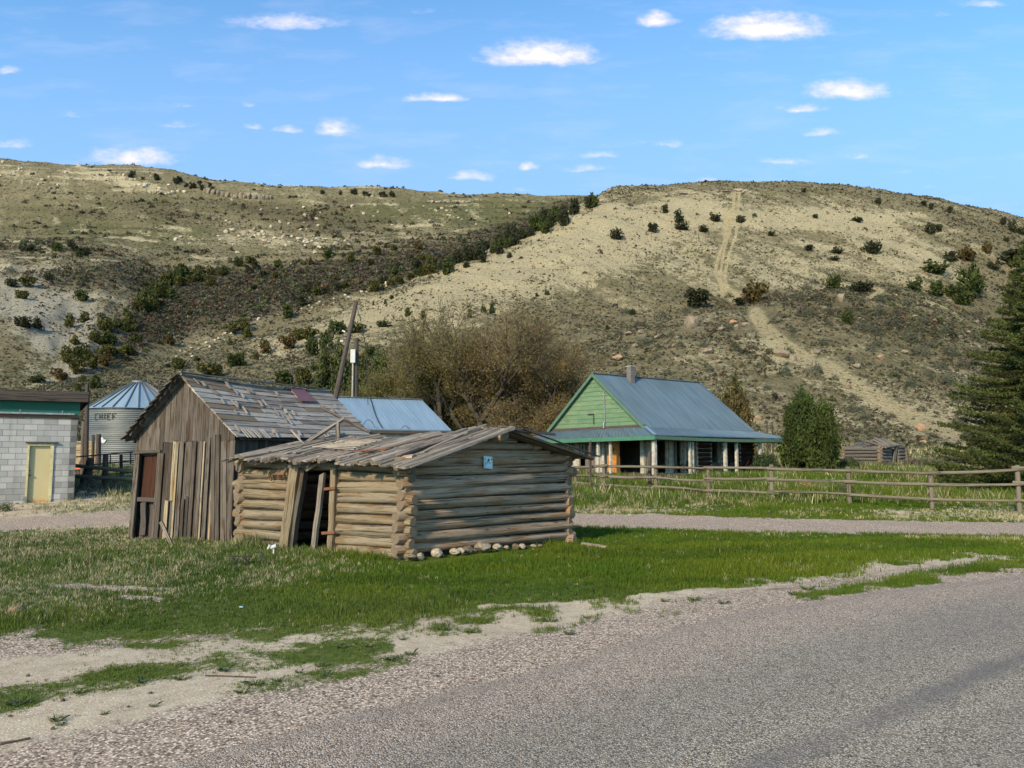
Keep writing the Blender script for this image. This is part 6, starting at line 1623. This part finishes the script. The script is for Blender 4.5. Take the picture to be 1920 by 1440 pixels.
def leafy_juniper(px, pyb, wpx, hpx, n, tint, label, seed, cone=0, Y=None):
    p = hit(px, pyb, 30) if Y is None else V2((px-960)/F*Y, Y)
    if Y is not None: p.z = float(gz(p.x, Y))
    d = p.y; w_, h_ = wpx/F*d, (CAMH + float(pix_us(px, pyb-hpx)[1])*d - p.z)
    t_ = thing('juniper', tuple(p), label, 'tree'); r = np.random.default_rng(seed)
    trunk_mesh(t_, [p-V2(0, 0, .2), p+V2(.1, 0, h_*.3), p+V2(0, .1, h_*.7)], .16, .05)
    cl_ = 110; ccs = []
    while len(ccs) < cl_:
        q = r.uniform(-1, 1, 2); zz = r.uniform(.03, .97); rr = np.hypot(*q)
        lim = ((1-zz)**.75 if cone else min(1, (max(0, 1-zz))**.5*1.12)*min(1, .72+zz*1.2))*1.0
        if rr < lim and rr > lim*.45: ccs.append((q[0]*.86, q[1]*.86, zz*.95))
    ccs = np.array(ccs); k = r.integers(0, cl_, n)
    ang = np.arctan2(ccs[k, 1], ccs[k, 0]); f = r.random(n)
    # upright sprays: points along short upward curved sticks
    off = r.normal(size=(n, 3))*[.075, .075, .05]; P_ = ccs[k]+off; P_[:, 2] += f*.10; P_[:, 0] += np.cos(ang)*f*.05; P_[:, 1] += np.sin(ang)*f*.05
    P_[:, 0] *= w_/2; P_[:, 1] *= w_/2; P_[:, 2] *= h_*.96
    V = leaf_quads(P_, r.uniform(.10, .20, n)*(d/43)*(h_/4.4)**.3, r, .45, .8)
    c = varcol(tint, n, .2, r)*r.uniform(.7, 1.35, cl_)[k][:, None]
    me = quads_mesh('crown', V, c, M['leaf']); o = link('crown', me, None, t_); return t_


leafy_juniper(1515, 884, 128, 158, 26000, (.042, .058, .012), 'dense round green juniper bush right of the farmhouse porch', 401, Y=43)
leafy_juniper(1374, 800, 84, 122, 8000, (.085, .072, .022), 'tall rusty olive juniper rising behind the farmhouse roof', 402, cone=1, Y=56)
leafy_juniper(1392, 800, 60, 70, 3500, (.09, .065, .022), 'lower brownish juniper behind the right roof slope of the farmhouse', 403, Y=55)
leafy_juniper(620, 790, 100, 165, 8500, (.052, .058, .015), 'dark olive juniper behind the blue outbuilding and leaning pole', 404, Y=58)
leafy_juniper(700, 800, 140, 165, 11000, (.055, .064, .016), 'green juniper behind the left half of the blue roof', 405, Y=60)
leafy_juniper(785, 815, 140, 190, 11000, (.058, .068, .016), 'green leafy tree at the right end of the blue roof', 406, Y=52)
leafy_juniper(655, 800, 110, 135, 8000, (.055, .062, .016), 'olive juniper between the two poles behind the blue roof', 407, Y=62)
leafy_juniper(1432, 884, 60, 40, 2500, (.035, .055, .02), 'low dark shrub at the right end of the porch', 408, Y=41)
leafy_juniper(1585, 884, 50, 30, 1500, (.05, .07, .025), 'low green shrub right of the round juniper bush', 409, Y=46)


def spruce(px, pyb, ytop, wpx, Y, label, seed, n_w=36, tint=(.066, .078, .02)):
    p = V2((px-960)/F*Y, Y); p.z = float(gz(p.x, Y)); h_ = CAMH + float(pix_us(px, ytop)[1])*Y - p.z; rw = wpx/F*Y/2
    t_ = thing('spruce_tree', tuple(p), label, 'tree'); r = np.random.default_rng(seed)
    trunk_mesh(t_, [p-V2(0, 0, .2), p+V2(0, 0, h_*.5), p+V2(0, 0, h_*.97)], .2, .02)
    pts, cols = [], []; br = MB()
    for i in range(n_w):
        zf = (i+.3)/n_w; z0 = h_*(.05+.94*zf); L = rw*(1-zf)**.8*1.05+.08; nb = int(9+7*(1-zf))
        for b_ in range(nb):
            a = r.uniform(0, 6.283); l = L*r.uniform(.72, 1.15); d = np.array([math.cos(a), math.sin(a)]); m_n = int(260*l/2*(1.1))+40
            f = r.random(m_n)**.7; droop = -.16*f*l + .22*(f**2.5)*l*.9
            side = r.normal(size=m_n)*.17*l*.55*(1.15-f)*.9; P_ = np.stack([d[0]*f*l - d[1]*side, d[1]*f*l + d[0]*side, z0+droop+r.normal(size=m_n)*.045 - np.abs(side)*.25], -1); pts.append(P_); cols.append(np.full(m_n, r.uniform(.7, 1.35)))
            if l > .8 and b_ % 2 == 0: br.log(p+V2(0, 0, z0), p+V2(d[0]*l*.8, d[1]*l*.8, z0-.1*l), .03, .01, seg=1, sides=5)
    P_ = np.concatenate(pts); cm = np.concatenate(cols)[:, None]; n = len(P_)
    V = leaf_quads(P_, r.uniform(.08, .17, n), r, .34); c = varcol(tint, n, .22, r)*cm
    link('crown', quads_mesh('crown', V, c, M['leaf']), None, t_); br.build('limbs', M['dark'], t_); print('spruce', n)


spruce(1948, 925, 440, 340, 31, 'large dark green spruce at the right photo edge behind the rail fence', 501)
spruce(1925, 900, 470, 130, 43, 'taller narrow brownish spruce tip behind the large spruce', 502, 30, (.095, .07, .028))


# budding bare tree: recursive limbs, twigs, small bronze buds
def bare_tree(base, H_, spread, label, seed, stems, bud, nb_, name='bare_tree'):
    rnd = random.Random(seed); t_ = thing(name, tuple(base), label, 'tree'); big = MB(); tw = []; tips = []
    def grow(p, d, L, r_, lev):
        q = p; n = 3; dd = d.copy()
        for i in range(n):
            dd = (dd + Vector((rnd.gauss(0, .12), rnd.gauss(0, .12), rnd.gauss(.03, .08)))).normalized(); q2 = q + dd*L/n
            ra, rb = r_*(1-.22*i/n), r_*(1-.22*(i+1)/n)
            if lev < 3: big.log(q, q2, ra, rb, seg=1, sides=7 if lev < 2 else 5, wob=.04)
            else: tw.append((q, q2, ra, rb))
            q = q2
            if lev >= 4: tips.append(q.copy())
            if lev >= 1 and lev < 6 and rnd.random() < .75:
                side = Vector((rnd.gauss(0, 1), rnd.gauss(0, 1), rnd.gauss(0, .5))).normalized(); grow(q, (dd*.75+side*.75).normalized(), L*rnd.uniform(.5, .75), r_*.5, lev+1 if lev < 5 else 6)
        if lev < 6:
            for k in range(2 if lev else 3):
                side = Vector((rnd.gauss(0, 1), rnd.gauss(0, 1), rnd.gauss(.1, .5))).normalized(); grow(q, (dd*.9+side*.62+Vector((0, 0, .06))).normalized(), L*rnd.uniform(.62, .84), r_*.62, lev+1)
        else: tips.append(q.copy())
    for (dx, dy, tilt_, rr) in stems: grow(base+Vector((dx, dy, -.15)), Vector((tilt_[0], tilt_[1], 1)).normalized(), H_*.27, rr, 0)
    o1 = big.build('trunk', M['twig'], t_, smooth=True)
    A_ = np.array([t[0][:] for t in tw]); B_ = np.array([t[1][:] for t in tw]); ra = np.array([t[2] for t in tw]); rb = np.array([t[3] for t in tw]); ra = np.maximum(ra, .010); rb = np.maximum(rb, .008)
    d = B_-A_; L = np.linalg.norm(d, axis=1)[:, None]; d = d/np.maximum(L, 1e-6); s1 = np.cross(d, [0.3, .2, .93]); s1 /= np.linalg.norm(s1, axis=1)[:, None]; s2 = np.cross(d, s1)
    V = []
    for P0, rr in ((A_, ra), (B_, rb)):
        for k in range(3):
            a = k*2.0944; V.append(P0 + (s1*math.cos(a)+s2*math.sin(a))*rr[:, None])
    V = np.stack(V, 1); n = len(V); f = np.array([0, 1, 4, 3, 1, 2, 5, 4, 2, 0, 3, 5]); idx = (np.arange(n)[:, None]*6+f[None]).reshape(-1)
    V = V.reshape(-1, 3) - np.array(ORG[t_.name]); c4 = np.tile([.11, .082, .052, 1.], (len(V), 1)); kv = np.repeat(np.random.default_rng(seed).uniform(.6, 1.7, n), 6)[:, None]; c4[:, :3] *= kv
    me = np_mesh('twigs', V, idx, np.full(n*3, 4), {'col': ('FLOAT_COLOR', c4)}, False); me.materials.append(M['leaf']); link('twigs', me, None, t_)
    tp = np.array([t[:] for t in tips]); r = np.random.default_rng(seed); k = r.integers(0, len(tp), nb_); C_ = tp[k] + r.normal(size=(nb_, 3))*.24 - np.array(ORG[t_.name])
    V = leaf_quads(C_, r.uniform(.045, .105, nb_), r, .6); c = varcol(bud[0], nb_, .3, r)
    if len(bud) > 1: m_ = r.random((nb_, 1)) < sst(1, -3, C_[:, 0:1])*.7; c = np.where(m_, varcol(bud[1], nb_, .3, r), c)
    link('crown', quads_mesh('crown', V, c, M['leaf']), None, t_)
    zz = (tp[:, 2].max()-base.z); print(name, len(tw), 'twigs', 'height', round(float(zz), 1), 'x', tp[:, 0].min()-base.x, tp[:, 0].max()-base.x); return t_


M['twig'] = wood('bark', (.035, .027, .02), (.09, .07, .052), (.07, .056, .042))
bb = V2((888-960)/F*47, 47.0); bb.z = float(gz(bb.x, bb.y))
bare_tree(bb, 11.8, 7, 'large bare branching tree with bronze buds behind the cabins', 21, [(-.6, 0, (-.62, .1), .26), (.2, .3, (.10, -.2), .28), (1.0, 0, (.75, .1), .24), (-.2, -.4, (-.2, .4), .2), (1.6, .3, (1.3, -.1), .18)], [(.19, .135, .046), (.13, .125, .036)], 170000)
bb = V2((765-960)/F*50, 50.0); bb.z = float(gz(bb.x, bb.y))
bare_tree(bb, 8.4, 5, 'smaller budding olive tree left of the big bare tree', 33, [(-.3, 0, (-.5, .1), .18), (.3, 0, (.35, .1), .18), (0, .3, (0, .4), .15)], [(.18, .145, .04), (.13, .14, .035)], 80000)
bb = V2((1030-960)/F*46, 46.0); bb.z = float(gz(bb.x, bb.y))
bare_tree(bb, 5.6, 5, 'low tangled bare thicket left of the farmhouse gable', 47, [(-.8, 0, (-.7, .1), .1), (.5, 0, (.5, .1), .1), (0, .3, (-.1, .2), .1)], [(.21, .15, .055)], 30000, 'bare_shrub')

# ------------------------------------------------------------------ grass
def blades(name, x, y, z, hgt, wid, col, nb, label, seed, lean_=.5):
    r = np.random.default_rng(seed); n = len(x); N = n*nb
    X = np.repeat(x, nb)+r.normal(size=N)*np.repeat(hgt, nb)*.35; Y = np.repeat(y, nb)+r.normal(size=N)*np.repeat(hgt, nb)*.35; Z = np.repeat(z, nb)-.01
    h_ = np.repeat(hgt, nb)*r.uniform(.55, 1.25, N); w_ = np.repeat(wid, nb)*r.uniform(.7, 1.3, N); a = r.uniform(0, 6.283, N); ln = h_*r.uniform(.1, 1, N)*lean_; b_ = r.uniform(0, 6.283, N)
    ox, oy = np.cos(a)*w_/2, np.sin(a)*w_/2; lx, ly = np.cos(b_)*ln, np.sin(b_)*ln
    V = np.stack([np.stack([X-ox, Y-oy, Z], -1), np.stack([X+ox, Y+oy, Z], -1), np.stack([X+ox*.8+lx*.4, Y+oy*.8+ly*.4, Z+h_*.6], -1), np.stack([X+lx, Y+ly, Z+h_*.97], -1), np.stack([X-ox*.8+lx*.4, Y-oy*.8+ly*.4, Z+h_*.6], -1)], 1).reshape(-1, 3)
    c = np.repeat(col, nb, 0)*np.clip(1+r.normal(size=(N, 1))*.22, .45, 1.7)*(1+r.normal(size=(N, 3))*.05); c4 = np.concatenate([np.repeat(c, 5, 0), np.ones((N*5, 1))], 1)
    me = np_mesh(name, V.astype(np.float32), np.arange(N*5), np.full(N, 5), {'col': ('FLOAT_COLOR', c4)}, False); me.materials.append(M['grass'])
    return tag(link(name, me, None), label, 'grass', kind='stuff')


r = np.random.default_rng(900)
n = 210000; u = r.uniform(-.76, .76, n); y = 4.6*(62/4.6)**(r.random(n)**.92); x = u*y; z = gz(x, y); px, py = proj(x, y, z)
g_, so_, dr_ = cover_near(x, y, px, py)
# not inside the buildings
def inside(x, y, poly):
    c = np.ones_like(x, bool); s0 = None
    for (a, b) in zip(poly, poly[1:]+poly[:1]):
        cr = (b.x-a.x)*(y-a.y)-(b.y-a.y)*(x-a.x); s0 = (cr > 0) if s0 is None else s0; c &= ((cr > 0) == s0)
    return c
free = ~inside(x, y, [cA, cC, cB, cD]) & ~inside(x, y, [Q(0, .05, 0), Q(SWD, .05, 0), Q(SWD, SL, 0), Q(0, SL, 0)]) & ~inside(x, y, [Hs(0, 0, 0), Hs(11, 0, 0), Hs(11, 8.4, 0), Hs(0, 8.4, 0)]) & ~inside(x, y, [kr, kl, kl-cn*6, kr-cn*6]) & ~inside(x, y, [ei1, ei2, ki2, ki1])
tn = fbm(x/1.7, y/1.7, 3, 201)
keep = free & (r.random(n) < np.clip(g_*1.1, 0, 1)*np.clip(1.15-.55*sst(.45, .95, dr_), .35, 1))
x, y, z, px, py, g_, dr_, tn = (q[keep] for q in (x, y, z, px, py, g_, dr_, tn)); n = len(x)
far = sst(26, 30, y)
hg = (.045 + .035*r.random(n) + .03*np.clip(tn, -.5, 1)) * (.8+.5*sst(9, 12.5, y)) * (1+far*(1.2+1.8*r.random(n)))
# taller at the cabin walls
wd = np.minimum(dseg(x, y, [(cA.x, cA.y), (cC.x, cC.y)]), dseg(x, y, [(cC.x, cC.y), (cB.x, cB.y)])); hg = hg*(1+.9*sst(.6, .1, wd)) * (1-.75*sst(.75, .3, dseg(x, y, [(cC.x+.2, cC.y-.2), (cC.x*.35+cB.x*.65+.2, cC.y*.35+cB.y*.65-.2)])))
hg = hg*(1 - .45*sst(1150, 1200, py)) * (1 + .9*sst(.25, .7, fbm(x/.9, y/.9, 3, 231)) - .25*sst(.1, .6, fbm(x/2.1, y/2.1, 2, 232)))
bw = np.maximum(.0045, y*.00062)
gcol = np.array([.062, .112, .006]); gcol2 = np.array([.105, .135, .009]); blue = np.array([.085, .125, .03]); dark_ = np.array([.03, .068, .006])
t_ = np.clip(.5+tn, 0, 1)[:, None]; col = gcol*(1-t_)+gcol2*t_
lf = sst(-1.5, -5, x)[:, None]*sst(8.4, 9.6, y)[:, None]; col = col*(1-.7*lf)+blue*.7*lf
m_ = (fbm(x/2.3, y/.9, 3, 207) > .12)[:, None]; col = np.where(m_, col*.5+dark_*.5, col)
edge_ = sst(1090, 1150, py)[:, None]; col = col*(1-edge_*.5)+np.array([.10, .13, .028])*edge_*.5
dryc = r.random((n, 1)) < np.clip(dr_*1.1-.18, .01, .8)[:, None]; col = np.where(dryc, np.array([.38, .32, .19])*r.uniform(.7, 1.3, (n, 1)), col)
blades('grass', x, y, z, hg, bw, col, 6, 'green and straw coloured grass covering the lawn', 901)
print('grass tufts', n)
# tall pale grass beyond the fence and at the hill foot
n = 26000; y = 27.5*(75/27.5)**r.random(n); u = r.uniform(-.02, .72, n); x = u*y; z = gz(x, y); tn = fbm(x/3, y/3, 3, 211)
keep = (r.random(n) < np.clip(.35+.8*tn+.3*sst(40, 60, y), 0, .9)) & ~inside(x, y, [Hs(0, 0, 0), Hs(11, 0, 0), Hs(11, 8.4, 0), Hs(0, 8.4, 0)]); x, y, z, tn = (q[keep] for q in (x, y, z, tn)); n = len(x)
col = np.where(r.random((n, 1)) < .22+.4*sst(40, 55, y)[:, None], np.array([.34, .29, .16]), np.array([.09, .135, .022]))*r.uniform(.7, 1.25, (n, 1))
blades('tall_grass', x, y, z, r.uniform(.18, .5, n), y*.0008, col, 7, 'tall pale seeding grass between the fence and the hill', 903, .45)
# loose tufts on the shoulder, single ones
def tuft_mesh(seed):
    r = np.random.default_rng(seed); N = 70; a = r.uniform(0, 6.283, N); rr = r.random(N)*.35; X, Y = np.cos(a)*rr, np.sin(a)*rr; h_ = r.uniform(.25, .75, N); b_ = a+r.normal(size=N)*.6; ln = h_*r.uniform(.5, 1.5, N); w_ = .035; c = r.uniform(0, 6.283, N); ox, oy = np.cos(c)*w_/2, np.sin(c)*w_/2; lx, ly = np.cos(b_)*ln, np.sin(b_)*ln
    V = np.stack([np.stack([X-ox, Y-oy, 0*X], -1), np.stack([X+ox, Y+oy, 0*X], -1), np.stack([X+ox*.8+lx*.5, Y+oy*.8+ly*.5, h_*.75], -1), np.stack([X+lx, Y+ly, h_*.8], -1), np.stack([X-ox*.8+lx*.5, Y-oy*.8+ly*.5, h_*.75], -1)], 1).reshape(-1, 3)
    c = varcol((.065, .10, .028), N, .25, r); c[r.random(N) < .15] = (.3, .25, .14); c4 = np.concatenate([np.repeat(c, 5, 0), np.ones((N*5, 1))], 1)
    me = np_mesh('grass_tuft', V, np.arange(N*5), np.full(N, 5), {'col': ('FLOAT_COLOR', c4)}, False); me.materials.append(M['grass']); return me
TM = [tuft_mesh(950+i) for i in range(4)]
for i, (px, py, w_) in enumerate([(830, 1182, 50), (880, 1186, 30), (1033, 1166, 40), (1101, 1159, 26), (1066, 1190, 36), (732, 1238, 50), (772, 1228, 40), (35, 1320, 70), (105, 1352, 50), (115, 1360, 34), (265, 1280, 50), (340, 1275, 40), (420, 1258, 50), (195, 1340, 26), (290, 1325, 30), (150, 1300, 40), (560, 1262, 30), (600, 1250, 40), (640, 1215, 40), (690, 1213, 30),
                                  (1245, 1128, 30), (1300, 1126, 44), (1355, 1132, 30), (1515, 1106, 44), (1490, 1116, 34), (755, 1200, 26), (480, 1285, 50), (455, 1300, 46), (520, 1278, 34), (610, 1268, 40)]):
    p = hit(px, py, 3); s_ = w_/F*p.y*.55; o = bpy.data.objects.new('grass_tuft', TM[i % 4]); COL.objects.link(o); o.location = p; o.scale = (s_, s_, s_*.6); o.rotation_euler = (0, 0, random.uniform(0, 6)); ORG[o.name] = p
    tag(o, 'small green grass tuft growing alone in the gravel road shoulder', 'grass tuft', 'grass tufts in the road shoulder')
# tumbleweeds and dry bushes
def dry_bush(px, py, wpx, hpx, tint, label, name, Y=None, seed=1):
    p = hit(px, py, 15) if Y is None else V2((px-960)/F*Y, Y)
    if Y: p.z = float(gz(p.x, Y))
    r = np.random.default_rng(seed); nn = 900; d = r.normal(size=(nn, 3)); d /= np.linalg.norm(d, axis=1)[:, None]; d[:, 2] = np.abs(d[:, 2]); s_ = wpx/F*p.y; q = d*(.2+.3*r.random((nn, 1))); q[:, 2] *= 2*hpx/wpx
    me = quads_mesh(name, leaf_quads(q*s_, r.uniform(.08, .2, nn)*s_, r, .12), varcol(tint, nn, .25, r), M['leaf']); o = link(name, me, None, None, tuple(p)); return tag(o, label, 'bush')
dry_bush(1512, 924, 46, 22, (.36, .25, .10), 'golden dry tumbleweed behind the rail fence', 'tumbleweed', seed=5)
dry_bush(1585, 930, 26, 26, (.14, .11, .09), 'brown twiggy bush at a fence post left of centre right', 'dry_bush', seed=6)
dry_bush(170, 925, 50, 30, (.13, .12, .10), 'grey bare bush under the corral rails', 'dry_bush', seed=7)
dry_bush(215, 924, 46, 22, (.12, .11, .09), 'lower grey bare bush right of the first corral bush', 'dry_bush', seed=8)
dry_bush(10, 958, 30, 18, (.05, .08, .03), 'green weed clump at the left photo edge before the block building', 'weed_clump', seed=9)
for i, (px, py, w_, h_) in enumerate(((1600, 895, 60, 22), (1660, 892, 50, 16), (1730, 885, 90, 24), (1790, 880, 90, 28), (1560, 890, 40, 14))):
    dry_bush(px, py, w_, h_, (.115, .10, .07), 'grey brown sage bush in the tall grass before the log ruin', 'sage_bush', seed=20+i, Y=48+i)['group'] = 'sage bushes before the log ruin'
# stones on the dirt at the left and along the shoulder
for i in range(26):
    px, py = random.uniform(0, 900), 0; py = np.interp(px, [0, 900], [1225, 1165]) + random.uniform(-10, 160)
    p = hit(px, float(py), 3); rock('pebble', p+V2(0, 0, .004), *(random.uniform(.008, .02),)*3, M['rock'], 'small loose pebble on the gravel road shoulder', 'pebble', 'pebbles on the road shoulder')
